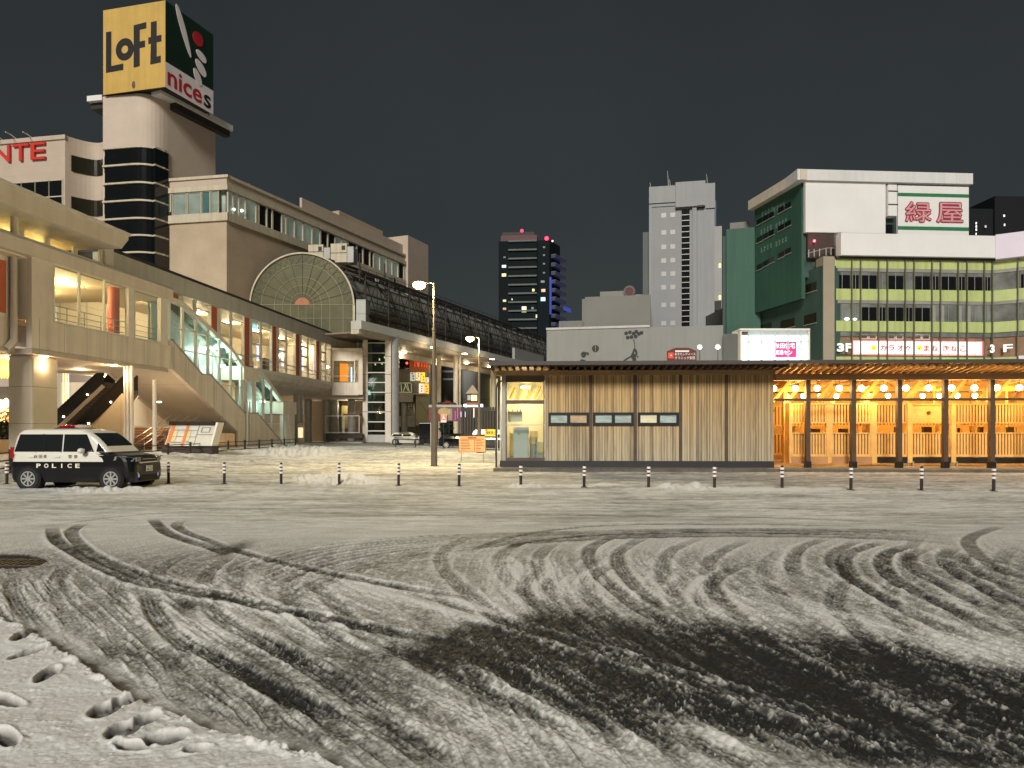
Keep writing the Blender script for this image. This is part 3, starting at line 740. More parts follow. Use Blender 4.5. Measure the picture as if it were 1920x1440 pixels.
for k, t_ in enumerate(cols):
    s_ = t_*kL
    MB().pbox(cl_, s_-.5, s_+.5, 8.0, 12.69, -.3, -.06).build('red_column', M_red, C0)
    # pier frames
    MB().pbox(cl_, s_-.62, s_-.5, 8.0, 12.69, -.3, -.01).pbox(cl_, s_+.5, s_+.95, 8.0, 12.69, -.3, -.01).build('pier', M_frame, C0)
    a = s_+.95; b_ = s_+6.0*kL-.62
    if b_ > c1: b_ = c1-.1
    if b_-a < .5: continue
    m_ = a+(b_-a)*.42
    f = MB()
    for c in (m_, m_+.28): f.pbox(cl_, c-.07, c+.07, 8.0, 12.69, -.16, -.02)
    for h in (9.2, 10.35, 11.5): f.pbox(cl_, a, m_-.07, h-.09, h+.09, -.14, -.03)
    for h in (12.1, 8.9): f.pbox(cl_, m_+.35, b_, h-.03, h+.03, -.12, -.05)
    f.pbox(cl_, a+.12, a+.2, 8, 12.69, -.16, -.03)
    o = f.build('window', M_frame, C0)
    MB().pbox(cl_, a, b_, 8.0, 12.69, -.1, -.09).build('pane', M_glass, o)
    lamp('corridor_light', cl_.pt(s_+3, 12.2, -3.5), 700, (1, .76, .46), .25)
    c = cl_.pt(s_+3, 12.7, -3.5)
    MB().tube(c, c-Vector((0, 0, .03)), .25, 14).build('downlight', M_lampw, C0)
f = MB()
for h in (.45, .95): f.path([cl_.pt(cw, 8+h, .12), cl_.pt(c1, 8+h, .12)], .025, 6)
f.build('handrail', M_grey, C0)
M_teal = emis('teal_screen', (.05, .75, .6), 2.4, .5, .8); M_cyan = emis('cyan_tube', (.2, .8, 1), 3.0, .3, 1)
MB().pbox(cl_, spx(479, XC), spx(492, XC), 8.1, 9.3, -2, -1.9).build('lit_panel', emis('white_screen', (.8, .95, .9), 2.5, .2, 1), C0)
MB().pbox(cl_, spx(493, XC), spx(506, XC), 8.2, 9.6, -2, -1.9).build('lit_panel', M_teal, C0)
MB().pbox(cl_, spx(481, XC), spx(507, XC), 12.3, 12.6, -1.5, -1.4).build('lit_tube', M_cyan, C0)
for x, c in ((504, (.6, .6, 1)), (549, (.7, .7, 1)), (585, (.9, .6, 1)), (606, (.8, .3, 1))):
    MB().pbox(cl_, spx(x, XC), spx(x+2, XC), 9.0, 10.8, -1.3, -1.2).build('lit_tube', emis('tube', c, 3), C0)
for x0, x1, z0, z1 in ((529, 538, 8, 10), (541, 549, 8, 9.5), (569, 579, 8.0, 10.2)):
    MB().pbox(cl_, spx(x0, XC), spx(x1, XC), z0, z1, -5, -4.6).build('shop_shelf', M_pole, C0)
# piers under the corridor
for t_ in (66, 78, 89):
    c = PA(-36.5, t_, 0); MB().tube(c, c+Vector((0, 0, 6.4)), .6, 20).build('column', M_grey, C0)

# --- covered stair
S0 = thing('covered_stair', 'cream covered stair with curved glazed side, descending in front of the long walkway', 'covered stair', PA(-31, 70, 0))
def sz(l): return [tz(x, y) for x, y in l]
topl = sz([(323, 638.5), (379, 703), (395, 704), (458, 775), (483, 776), (529, 831)])
botl = sz([(323, 692), (450, 812.7)])
groundz = .0
flank = topl[:]+[(spx(533), topl[-1][1]-.05), (spx(533), groundz), (spx(452), groundz)]+[botl[1], botl[0]]
def wallprism(pl, pts, n0, n1): return MB().shape(pl, pts, n0, n1)
wallprism(pa, [(topl[0][0]-.3, topl[0][1]+.0)]+flank+[(botl[0][0]-.3, botl[0][1])], -.35, 0).build('flank', M_deck, S0)
wallprism(pa, [(topl[0][0]-.3, topl[0][1]+.0)]+flank+[(botl[0][0]-.3, botl[0][1])], -5.6, -5.3).build('far_flank', M_deckplain, S0)
# soffit of the flight
MB().prism([pa.pt(botl[0][0], botl[0][1]+.02, -.36), pa.pt(botl[1][0], botl[1][1]+.02, -.36), pa.pt(botl[1][0], botl[1][1]+.3, -.36), pa.pt(botl[0][0], botl[0][1]+.3, -.36)],
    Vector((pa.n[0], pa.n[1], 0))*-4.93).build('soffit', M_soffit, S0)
# coping under the glass
q = MB()
for a, b_ in zip(topl[:-1], topl[1:]): q.bar(pa.pt(a[0], a[1]+.06, -.15), pa.pt(b_[0], b_[1]+.06, -.15), .42, .12)
q.build('coping', M_grey, S0)
# steps
q = MB(); n = 44
for i in range(n):
    a = i/n; s_ = topl[0][0]+(topl[-1][0]-topl[0][0])*a; z = topl[0][1]-.3-(topl[0][1]-.3)*a
    q.pbox(pa, s_, s_+(topl[-1][0]-topl[0][0])/n+.02, z-.35, z, -2.0, -.4)
q.build('steps', M_grey, S0)
arc1 = sz([(314, 555), (330, 560), (346, 567.5), (380, 598.5), (414.6, 631), (437.5, 654), (458, 685)])
arc2 = sz([(483, 686.7), (507, 717), (531.4, 752)])
for nn_, nm in ((0, 'arched_beam'), (-1.7, 'far_beam')):
    for arc in (arc1, arc2):
        q = MB()
        for a, b_ in zip(arc[:-1], arc[1:]): q.bar(pa.pt(a[0], a[1]-.15, nn_-.2), pa.pt(b_[0], b_[1]-.15, nn_-.2), .4, .34)
        q.build(nm, M_frame, S0)
q = MB()
for arc in (arc1, arc2):
    for a, b_ in zip(arc[:-1], arc[1:]):
        q.prism([pa.pt(a[0], a[1]+.03, -.42), pa.pt(b_[0], b_[1]+.03, -.42), pa.pt(b_[0], b_[1]-.05, -.42), pa.pt(a[0], a[1]-.05, -.42)], Vector((pa.n[0], pa.n[1], 0))*-1.4)
q.build('canopy', M_dglass, S0)
def lerp(l, s_):
    for a, b_ in zip(l[:-1], l[1:]):
        if a[0] <= s_ <= b_[0]: return a[1]+(b_[1]-a[1])*(s_-a[0])/(b_[0]-a[0])
    return l[-1][1] if s_ > l[-1][0] else l[0][1]
for n_, nm, xs in ((-.12, 'mullion', (321, 346, 371, 394, 415, 436, 455, 497, 512)), (-1.9, 'far_mullion', (330, 360, 388, 415, 440, 500))):
    for x in xs:
        s_ = spx(x); arc = arc1 if x < 470 else arc2
        MB().pbox(pa, s_-.13, s_+.13, lerp(topl, s_), lerp(arc, s_)-.35 if x > 322 else lerp(arc, s_)-.3, n_-.16, n_).build(nm, M_stairframe if n_ > -1 else M_frame, S0)
for arc, x0, x1, hs in ((arc1, 323, 457, (9.45, 7.9, 5.6)), (arc2, 484, 528, (4.6, 2.4))):
    for h in hs:
        sa = [s_ for s_ in np.linspace(spx(x0), spx(x1), 60) if lerp(topl, s_) < h < lerp(arc, s_)-.3]
        if len(sa) > 2: MB().pbox(pa, sa[0], sa[-1], h-.035, h+.035, -.2, -.1).build('transom', M_frame, S0)
for arc, x0, x1 in ((arc1, 323, 457), (arc2, 484, 530)):
    a_, b_ = spx(x0), spx(x1); k = np.linspace(a_, b_, 12)
    MB().add([pa.pt(s_, lerp(topl, s_), -.19) for s_ in k]+[pa.pt(s_, lerp(arc, s_)-.2, -.19) for s_ in k], [(i, i+1, i+13, i+12) for i in range(11)]).build('pane', M_glass, S0)
for (x0, x1, y0, y1) in ((455, 484, 686, 712), (529, 554, 752, 776)):
    MB().pbox(pa, *pa.rc(x0, x1, y0, y1), -5.6, .12).build('portal_block', M_deckplain, S0)
for x in (457, 463, 481): MB().pbox(pa, spx(x)-.12, spx(x)+.12, lerp(topl, spx(x)), pa.z(x, 712), -.4, -.1).build('portal_post', M_frame, S0)
for x in (533, 541, 552): MB().pbox(pa, spx(x)-.16, spx(x)+.16, 0, pa.z(x, 776), -.4, -.05).build('portal_post', M_frame, S0)
MB().pbox(pa, spx(446), spx(456), 0, 2.6, .0, .03).build('service_panel', M_deckplain, S0)
MB().path([pa.pt(spx(461), z, .12) for z in (0.1, 4.4)], .09, 10).path([pa.pt(spx(466), z, .12) for z in (0.1, 4.4)], .06, 10).build('drain_pipe', M_frame, S0)
M_tube = emis('white_tube', (.72, 1, .86), 14)
for x, y, X in ((414, 686, 32.3), (490, 752, 32.3), (378, 652, 32.3), (404, 652, 32.3)):
    s_, z = tz(x, y, X); q = PX(-X)
    big = y in (690, 757)
    MB().pbox(q, s_, s_+(3.0 if big else .5), z-.10, z+.10, -.16, .16).build('light_fitting', M_tube, S0)
    lamp('stair_light', q.pt(s_+(1.1 if big else .3), z-.3, .3), 420 if big else 130, (.72, 1, .84), .3)

M_fg = mat('pale_glow_pane', (.42, .47, .45), .3, .35, .5, emit=(.4, .46, .42), es=.10)  # far panes tinted pale with a faint glow added to brighten the stair
for arc, x0, x1 in ((arc1, 325, 457), (arc2, 484, 530)):
    a_, b_ = spx(x0), spx(x1); k = np.linspace(a_, b_, 12)
    MB().add([pa.pt(s_, lerp(topl, s_), -2.02) for s_ in k]+[pa.pt(s_, lerp(arc, s_)-.2, -2.02) for s_ in k], [(i, i+1, i+13, i+12) for i in range(11)]).build('far_glazing', M_fg, S0)
# --- ground level under the deck
M_uwall = mat('underpass_wall', (.56, .47, .34), .7, .12, .5, panel=[((1, 0, 0), 2.4, .05, .3)])
U = Pl(-200, 66, 1, -.02)
MB().pbox(U, U.s(114), U.s(440), -.1, 6.2, -.4, 0).build('underpass_wall', M_uwall)
tag(bpy.data.objects['underpass_wall'], 'warm cream wall under the walkway behind the escalators', 'wall')
M_esc = mat('escalator_black', (.015, .013, .012), .3, .2, 2)
M_rail = mat('escalator_trim', (.52, .44, .33), .35, .1, 3, metal=.3)
def escalator(xa, ya, xb, yb, D, label, w=1.3):
    q = Pl(xa, D, 1, 0); a = q.at(xa, ya); b_ = q.at(xb, yb)
    t = thing('escalator', label, 'escalator', Vector(((a.x+b_.x)/2, D, 0)), 'escalators under the walkway')
    up = Vector((0, 0, 1))
    for k, off in enumerate((0, w+.25)):
        o_ = Vector((0, off, 0))
        MB().prism([a+o_-up*.8, b_+o_-up*.8, b_+o_+up*.5, a+o_+up*.5], (0, .08, 0)).build('balustrade', M_esc, t)
        MB().bar(a+o_+up*.54, b_+o_+up*.54, .14, .09).build('handrail', M_pole, t)
        MB().bar(a+o_-up*.86, b_+o_-up*.86, .2, .22).build('trim', M_rail, t)
        for f in (.2, .5, .8):
            c = a+(b_-a)*f+o_-up*.42-Vector((0, .06, 0)); MB().sphere(c, .06, 8, 6).build('skirt_light', M_lampw, t)
    n = 26; q2 = MB()
    for i in range(n):
        c = a+(b_-a)*(i/n); q2.box(c.x, c.x+(b_.x-a.x)/n+.02, c.y+.1, c.y+w+.2, c.z-.75, c.z-.35)
    q2.build('steps', mat('escalator_step', (.05, .045, .04), .4, .2, 5, metal=.4), t)
escalator(46, 840, 194, 702, 54, 'dark escalator rising to the right, upper of the two under the walkway')
escalator(98, 850, 236, 716, 50, 'dark escalator rising to the right, lower and nearer of the two under the walkway')
M_cheek = mat('stair_cheek', (.62, .53, .40), .65, .1, .6, panel=[((1, 0, 0), 1.5, .04, .25)])
ws = thing('outdoor_stair', 'warmly lit open stair with brown treads under the walkway, left of the slanted map board', 'stair', P(282, 860, 49))
q = Pl(165, 48, 1, 0)
MB().prism([q.at(150, 854), q.at(242, 854), q.at(242, 738), q.at(228, 738), q.at(163, 812)], (0, .3, 0)).build('cheek_wall', M_cheek, ws)
for i in range(10):
    D = 50+i*.55; z = .17*i*1.15; a = P(252, 808, D).x; b_ = P(308, 808, D).x
    MB().box(a, b_, D, D+.57, -.1, z+.19).build('tread', mat('tread', (.30, .15, .08), .6, .2, 3) if i == 0 else bpy.data.materials['tread'], ws)
    MB().box(a, b_, D-.03, D+.03, z+.16, z+.2).build('nosing', M_rail, ws)
for x in (251, 270, 289, 309):
    D = 49.8; c = P(x, 808, D); c.z = 0
    MB().tube(c, c+Vector((0, 0, 1.2)), .035, 8).build('rail_post', M_steel, ws)
    MB().path([c+Vector((0, 0, 1.15)), c+Vector((0, 5.5, 2.9))], .035, 8).path([c+Vector((0, 0, .75)), c+Vector((0, 5.5, 2.5))], .025, 8).build('handrail', M_steel, ws)
MB().box(P(252, 808, 55.6).x, P(330, 808, 55.6).x, 55.6, 60, 1.7, 2.05).build('landing', M_cheek, ws)
pipes = thing('pipe_cluster', 'two tall pale round columns standing close together between escalator and open stair', 'columns', P(241, 850, 47.5))
for x, r in ((234, .08), (240, .10), (247, .12)):
    c = P(x, 808, 47.5); c.z = 0; MB().tube(c, c+Vector((0, 0, 6.05)), r, 16).build('column', M_frame, pipes)
c = P(290, 808, 48.5); c.z = 0
tag(MB().tube(c, c+Vector((0, 0, 5.2)), .14, 14).build('support_column', M_frame), 'thin pale column in front of the open stair', 'column')
for x, y, D, pw in ((270, 700, 56, 900), (190, 712, 60, 500), (330, 760, 60, 420), (150, 700, 50, 200), (296, 762, 53, 260)):  # last lamp and its fitting added to brighten the treads
    p_ = P(x, y, D); lamp('underpass_light', p_, pw, (1, .74, .44), .3)
    MB().tube(p_+Vector((0, 0, .3)), p_+Vector((0, 0, .36)), .25, 12).build('downlight', M_lampw, ws if x > 200 else ws)
# three thin strips of light beside the column
for x in (120, 124, 128): pass
q = thing('light_strips', 'three thin upright glowing strips beside the massive column', 'light strips', P(124, 850, 58))
for x in (119, 123.5, 128): MB().tube(P(x, 757, 58), P(x, 677, 58), .045, 8).build('strip', emis('strip_light', (1, .8, .42), 1.6), q)

# illuminations left of the column
D = 42.6; q = thing('light_curtain', 'golden curtain of hanging fairy lights under the station hall', 'light curtain', P(25, 800, D))
cur = MB(); rg = random.Random(11)
for x in np.arange(-160, 62, 1.6): cur.tube(P(x, 664, D), P(x, 708+rg.uniform(-3, 2), D), .018, 4)
for y in np.arange(664, 708, 4.5): cur.tube(P(-160, y, D), P(61, y+1, D), .02, 4)
cur.build('strings', emis('gold_lights', (1, .58, .06), 4.0, .5, .6), q)
MB().pbox(Pl(-160, 43.0, 1, 0), 0, P(62, 700, 43).x-P(-160, 700, 43).x, P(0, 708, 43).z, P(0, 663, 43).z, -.06, 0).build('backing', emis('gold_backing', (.9, .45, .03), .9, .4, .7), q)
D = 70; lb = MB()
for i in range(700):
    x = rg.uniform(-200, 60); y = rg.gauss(758, 5) if rg.random() < .6 else rg.uniform(766, 793)
    lb.sphere(P(x, y, D+rg.uniform(-1.5, 1.5)), rg.uniform(.05, .16) if y < 766 else rg.uniform(.04, .09), 6, 4)
for k, (nm, c, es, yr) in enumerate((('white_lights', (1, .85, .6), 7, (750, 767)), ('red_lights', (1, .12, .03), 4, (764, 793)), ('amber_lights', (1, .55, .12), 5, (764, 793)))):
    lb = MB()
    for i in range((420, 260, 260)[k]):
        x = rg.uniform(-220, 60); y = rg.uniform(*yr); y += 3*math.sin(x*.35) if k == 0 else 0
        lb.sphere(P(x, y, D+rg.uniform(-1.5, 1.5)), rg.uniform(.08, .2) if k == 0 else rg.uniform(.05, .11), 6, 4)
    tag(lb.build('fairy_lights', emis(nm, c, es)), ['mass of white fairy lights glowing left of the massive column', 'red fairy lights below the white ones left of the column', 'amber fairy lights scattered among the red ones'][k], 'fairy lights', kind='stuff')
MB().box(-70, P(64, 808, 72).x, 72, 72.3, -.1, 6.2).build('dark_hoarding', mat('hoarding', (.03, .022, .015), .6, .4, .3))
tag(bpy.data.objects['dark_hoarding'], 'dark wall behind the fairy lights at the far left', 'wall')
# planter hedge
def leafy(name, label, cat, c, rx, ry, rz, n, m, sz=.12, cone=False, par=None, seed=1):
    g_ = random.Random(seed); q = MB()
    for i in range(n):
        if cone:
            h = g_.random()**1.4; r_ = (1-h)*(.55+.45*((h*9) % 1))*g_.random()**.4; a = g_.uniform(0, 6.283)
            p = Vector((c[0]+rx*r_*math.cos(a), c[1]+ry*r_*math.sin(a), c[2]+rz*h))
        else:
            while True:
                u = Vector((g_.uniform(-1, 1), g_.uniform(-1, 1), g_.uniform(-1, 1)))
                if u.length < 1: break
            p = Vector((c[0]+u.x*rx, c[1]+u.y*ry, c[2]+u.z*rz))
        a = Vector((g_.gauss(0, 1), g_.gauss(0, 1), g_.gauss(0, .6))).normalized()*sz; b_ = a.cross(Vector((g_.gauss(0, 1), g_.gauss(0, 1), g_.gauss(0, 1)))).normalized()*sz*.5
        q.quad(p-a, p-b_, p+a, p+b_)
    o = q.build(name, m, par)
    return tag(o, label, cat) if label else o
M_leaf = mat('dark_leaves', (.018, .035, .016), .7, .5, 2)
leafy('hedge', 'dark clipped shrubs in front of the fairy lights at the far left', 'shrub', (P(20, 800, 46).x, 46, 1.7), 3.4, .8, .6, 1500, M_leaf, .14)
MB().box(P(-60, 808, 45.6).x, P(58, 808, 45.6).x, 45.2, 46.8, -.05, 1.15).build('planter', M_cheek)
tag(bpy.data.objects['planter'], 'pale low planter wall behind the police car', 'planter')

# slanted map board
mb_ = thing('map_board', 'large slanted town map board with orange dividers behind the railing', 'map board', G(355, 853))
def bq(u0, u1, v0, v1, lift=.0):     # board coordinates: u across, v up, along the leaning face
    a, b_, c, d = [P(*p) for p in ((308, 836, 46.5), (393, 836, 46.5), (404, 796, 47.6), (322, 796, 47.6))]
    f = lambda u, v: (a*(1-u)+b_*u)*(1-v)+(d*(1-u)+c*u)*v+Vector((0, -lift, lift*.3))
    return [f(u0, v0), f(u1, v0), f(u1, v1), f(u0, v1)]
def bslab(l, th, lift=0.0):
    q = MB()
    for r_ in l:
        k = bq(*r_, lift); q.prism(k, (0, th, 0))
    return q
bslab([(0, 1, 0, 1)], .12).build('board', mat('board_face', (.56, .56, .50), .5, .12, 1.5), mb_)
M_bo = mat('board_orange', (.62, .2, .06), .6, .1, 2)
for r_ in ((0.02, .1, .0, 1), (.36, .42, 0, 1)): bslab([r_], .02, .03).build('orange_divider', M_bo, mb_)
bslab([(.1, .36, .72, .745), (.1, .36, .42, .44), (.42, .64, .7, .72), (.42, .64, .4, .42), (.64, 1, .5, .53), (.12, .34, .12, .18), (.45, .6, .15, .18), (.64, .65, 0, 1), (.72, .92, .62, .64), (.72, .92, .84, .86), (.72, .74, .62, .86), (.9, .92, .62, .86)], .02, .035).build('printed_lines', mat('board_line', (.22, .23, .22), .6), mb_)
M_by = mat('board_yellow', (.60, .52, .3), .6, .1, 3)
for r_ in ((.11, .2, .2, .7), (.43, .5, .2, .68)): bslab([r_], .02, .034).build('yellow_field', M_by, mb_)
MB().prism([P(316, 797, 47.5), P(408, 797, 47.5), P(410, 790, 47.0), P(318, 790, 47.0)], (0, 1.2, 0)).build('hood', M_dark, mb_)
MB().prism([P(393, 836, 46.4), P(397, 836, 46.4), P(409, 792, 47), P(405, 792, 47)], (0, 1.0, 0)).build('side_cheek', M_frame, mb_)
MB().box(P(304, 808, 46.8).x, P(398, 808, 46.8).x, 46.7, 47.8, 0, .72).build('base', M_pole, mb_)
# ------------------------------------------------------------------ department store (left background)
DS = thing('department_store', 'large brown department store with a tall tower and a glazed top floor behind the walkway', 'department store', P(425, 808, 93)+Vector((-8, 20, -1.7)))
S1 = Pl(425, 93, 5.36, -1.0)      # front, s rises to the right, corner at s=0
S2 = Pl(425, 93, .406, 1.0)       # long side
zt = S2.z(425, 328); zb0 = S2.z(425, 345); zb1 = S2.z(425, 352); zb2 = S2.z(425, 404); zb3 = S2.z(425, 414)
L2 = S2.s(775); W1 = S1.s(300)
def foot(pts, z0, z1, nm, m, par, smooth=False):
    MBq = MB(); MBq.prism([Vector((x, y, z0)) for x, y in pts], (0, 0, z1-z0)); return MBq.build(nm, m, par)
def xy(pl, s_, n=0): v = pl.pt(s_, 0, n); return (v.x, v.y)
body = [xy(S1, W1), xy(S1, 0), xy(S2, L2), (xy(S2, L2)[0]-30, xy(S2, L2)[1]+12), (xy(S1, W1)[0]-6, xy(S1, W1)[1]+50)]
foot(body, -.1, zb3, 'wall', M_brown, DS)
def inset(pl, a): return xy(pl, a, -.5)
top = [xy(S1, W1, -.4), (xy(S1, 0, -.4)[0]-.5, xy(S1, 0, -.4)[1]+.3), xy(S2, L2, -.4), body[3], body[4]]
foot(top, zb2, zb1, 'window_wall', mat('dim_interior', (.30, .36, .32), .6, .5, .35), DS)
foot(body, zb1, zt, 'parapet', M_taupe, DS)
for pl, a, b_ in ((S1, W1, 0.28), (S2, 0, L2)):
    MB().pbox(pl, a, b_, zb3-.0, zb2+.35, .0, .28).build('cream_band', M_creamband, DS)
    MB().pbox(pl, a, b_, zb1-.3, zb1+.35, .0, .28).build('cream_band', M_creamband, DS)
    MB().pbox(pl, a, b_, zt-.35, zt+.02, .0, .2).build('coping', M_creamband, DS)
M_lite = mat('office_glass_dim', (.20, .25, .22), .12, .45, .25, spec=.7, emit=(.16, .19, .15), es=.42)
M_tealg = mat('office_glass_teal', (.05, .10, .10), .1, .5, .3, spec=.7, emit=(.02, .06, .06), es=.6)
def win(pl, x0, x1, m, z0=zb2+.36, z1=zb1-.31, par=DS, n=.0):
    a, b_ = pl.s(x0), pl.s(x1)
    f = MB().pbox(pl, a, a+.1, z0, z1, n-.1, n+.14).pbox(pl, b_-.1, b_, z0, z1, n-.1, n+.14).pbox(pl, a+.1, b_-.1, z0, z0+.1, n-.1, n+.12).pbox(pl, a+.1, b_-.1, z1-.1, z1, n-.1, n+.12).build('window', M_creamband, par)
    MB().pbox(pl, a+.1, b_-.1, z0+.1, z1-.1, n-.05, n).build('pane', m, f)
win(S1, 308, 322, M_lite, zb2+.9); win(S1, 323.5, 351, M_lite); win(S1, 352, 378, M_lite); win(S1, 379, 395, M_tealg); win(S1, 396, 411, M_lite)
rg = random.Random(4); xs = [426, 437, 448, 460, 480, 484, 499.5, 510, 528, 536, 552, 568, 585, 600, 614, 628, 640, 652, 668, 680, 693, 700, 712, 724, 735, 746, 757, 768]
for i, (a, b_) in enumerate(zip(xs[:-1], xs[1:])):
    m = M_lite if rg.random() < .55 else (M_tealg if rg.random() < .6 else M_black)
    if 480 <= a < 528: m = M_black
    if 660 <= a < 690: m = M_black
    win(S2, a+.3, b_-.3, m)
# lamps seen inside the top floor
for x, y in ((437, 393), (452, 395)): MB().sphere(S2.at(x, y, .16), .16, 8, 6).build('office_lamp', emis('office_lamp', (.8, 1, .95), 8), DS)
# farther stair block and roof boxes
S3 = S2.off(.6)
a0, a1 = S3.s(765), S3.s(803)
MB().pbox(S3, a0, a1, 0, S3.z(765, 441), -14, 0).build('stair_block', M_taupe, DS)
MB().pbox(S2, S2.s(571), S2.s(764), zt, zt+1.9, -.9, -.5).build('roof_screen', M_taupe, DS)
MB().pbox(S2, S2.s(690), S2.s(768), zt, zt+5.5, -12, -6).build('roof_house', M_brown, DS)
MB().tube(S2.at(672, 452, -5), S2.at(672, 408, -5), .08, 6).build('mast', M_grey, DS)
# --- tower with rounded front corner
T1 = Pl(283, 92, 5.4, -1.0); T2 = Pl(283, 92, .406, 1.0)
ztw = CH+(HZ-176)/F*92.5
def rounded(sL, sB, r, off=0.0):
    """front-left end, arc round the corner, back end; offset outward"""
    c = Vector((T1.o[0], T1.o[1], 0)); d1 = Vector((*T1.d, 0)); d2 = Vector((*T2.d, 0))
    a = c-d1*r; b_ = c+d2*r; pts = [Vector((T1.pt(sL, 0)))]
    for i in range(9):
        t = i/8; pts.append(a*(1-t)**2+c*2*t*(1-t)+b_*t*t)
    pts.append(T2.pt(sB, 0)); out = []
    for i, p in enumerate(pts):
        q0 = pts[max(i-1, 0)]; q1 = pts[min(i+1, len(pts)-1)]; d = (q1-q0).normalized(); out.append(Vector((p.x+d.y*off, p.y-d.x*off, 0)))
    return out
sB = T2.s(404); sL = T1.s(193)
tp = rounded(sL, sB, 2.6)
tp = [(p.x, p.y) for p in tp]+[(tp[-1].x-14, tp[-1].y+3), (tp[0].x-1, tp[0].y+12)]
foot(tp, 0, ztw, 'tower', mat('tower_render', (.52, .43, .35), .75, .1, .2, fine=8, grain=.05, panel=[((0, 0, 1), 3.0, .03, .05)]), DS)
def strip(sL, sB, r, z0, z1, o0, o1, nm, m):
    A = rounded(sL, sB, r, o0); B = rounded(sL, sB, r, o1); q = MB()
    for i in range(len(A)-1):
        up = Vector((0, 0, z1))
        q.hexa([A[i]+Vector((0, 0, z0)), A[i+1]+Vector((0, 0, z0)), B[i+1]+Vector((0, 0, z0)), B[i]+Vector((0, 0, z0)), A[i]+up, A[i+1]+up, B[i+1]+up, B[i]+up])
    return q.build(nm, m, DS)
zc = lambda y: CH+(HZ-y)/F*92.3
sl_ = T1.s(197)
ys_ = [275, 308, 342, 375.5, 409, 441, 473, 505, 537]
for i in range(len(ys_)-1):
    strip(sl_, .45, 2.6, zc(ys_[i+1])+.12, zc(ys_[i])-.12, -.2, .06, 'tower_window', M_black)
for y in ys_[:]: strip(sl_-.2, .5, 2.6, zc(y)-.11, zc(y)+.11, -.2, .3, 'floor_band', M_creamband)
MB().pbox(T2, T2.s(290), T2.s(295), zc(478), zc(460), -.1, .05).build('slot_window', M_black, DS)
# tower roof slab
slab = [xy(T1, T1.s(166), .4), xy(T1, .6, .6), xy(T2, T2.s(424)-.4, 1.2), (xy(T2, sB)[0]-10, xy(T2, sB)[1]+3), (xy(T1, sL)[0]-1, xy(T1, sL)[1]+6)]
MB().pbox(T1, T1.s(165), T1.s(193), ztw-.5, ztw+.2, -4, .2).build('roof_slab', M_white, DS)
MB().pbox(T1, T1.s(166), T1.s(193), ztw-1.3, ztw-.52, -4, -.4).build('bracket', M_dark, DS)
MB().pbox(T2, .4, T2.s(424), ztw-.2, ztw+.6, -.4, 1.3).build('roof_slab', M_white, DS)
MB().pbox(T2, 3.0, T2.s(424)-.3, ztw-1.1, ztw-.22, .02, 1.0).build('bracket', M_dark, DS)
MB().prism([Vector((x, y, ztw)) for x, y in [(p[0]*1.0, p[1]) for p in tp]], (0, 0, .3)).build('roof_deck', M_dark, DS)

# --- rooftop sign cube
B1 = Pl(310, 90.6, 4.18, -1.0); B2 = Pl(310, 90.6, .353, 1.0)
zt0 = B2.z(310, 0.5); zb = B2.z(310, 162.5); w1 = B1.s(193.5); w2 = B2.s(400)
RS = thing('rooftop_sign', 'huge rooftop cube sign, yellow with black lettering and green with white strokes', 'rooftop sign', B1.pt(w1/2, zb, -4))
core = [xy(B1, w1, -.1), (xy(B1, 0, -.1)[0]-.1, xy(B1, 0, -.1)[1]+.1), xy(B2, w2, -.1), (xy(B2, w2)[0]+w1*B1.d[0], xy(B2, w2)[1]+w1*B1.d[1])]
foot(core, zb+.2, zt0-.05, 'sign_box', M_dark, RS)
M_sy = mat('sign_yellow', (.55, .355, .085), .6, .12, .35, dirt=.12)
M_sk = mat('sign_black', (.012, .010, .010), .5); M_sg = mat('sign_green', (.008, .028, .016), .45, .1, .5)
M_sw = mat('sign_white', (.74, .68, .66), .5, .08, .4, emit=(.7, .64, .6), es=.05); M_sr = mat('sign_red', (.52, .02, .03), .5)
MB().pbox(B1, w1, 0, zb, zt0, -.1, 0).build('yellow_face', M_sy, RS)
zm = B2.z(310, 115)
MB().pbox(B2, 0.02, w2, zm, zt0, -.1, 0).build('green_face', M_sg, RS)
MB().pbox(B2, 0.02, w2, zb, zm-.003, -.1, 0).build('white_band', M_sw, RS)
W, Hh = -w1, zt0-zb
def fp(u, v): return (w1+u*W, zb+v*Hh)
def fpoly(par, m, l, nm='letter', n=.05):
    q = MB()
    for pts in l: q.shape(B1, [fp(u, v) for u, v in pts], .0, n)
    return q.build(nm, m, par)
# L o F t measured as fractions of the face
fpoly(RS, M_sk, [[(.05, .255), (.33, .262), (.33, .335), (.135, .325), (.135, .735), (.05, .735)]])
q = MB(); cc = (.355, .50); n = 40
ring = lambda ru, rv: [(cc[0]+ru*math.cos(6.2832*i/n), cc[1]+rv*math.sin(6.2832*i/n)) for i in range(n)]
o_ = ring(.145, .13); i_ = ring(.055, .048)
vs = [B1.pt(*fp(*p), .05) for p in o_+i_]
q.add(vs, [(i, (i+1) % n, (i+1) % n+n, i+n) for i in range(n)]).build('letter', M_sk, RS)
fpoly(RS, M_sk, [[(.50, .272), (.595, .28), (.595, .49), (.68, .495), (.68, .568), (.595, .565), (.595, .705), (.70, .71), (.70, .78), (.50, .765)]])
fpoly(RS, M_sk, [[(.765, .28), (.93, .29), (.93, .365), (.865, .36), (.865, .53), (.94, .532), (.94, .605), (.865, .602), (.865, .775), (.775, .77), (.775, .598), (.735, .596), (.735, .52), (.775, .525)]])
MB().sphere(B1.pt(*fp(.5, .07), .03), .3, 8, 6, .8, .3, 1.6).build('rust_mark', M_ink, RS)
Hg = zt0-zm
def gp(u, v): return (u*w2, zm+v*Hg)
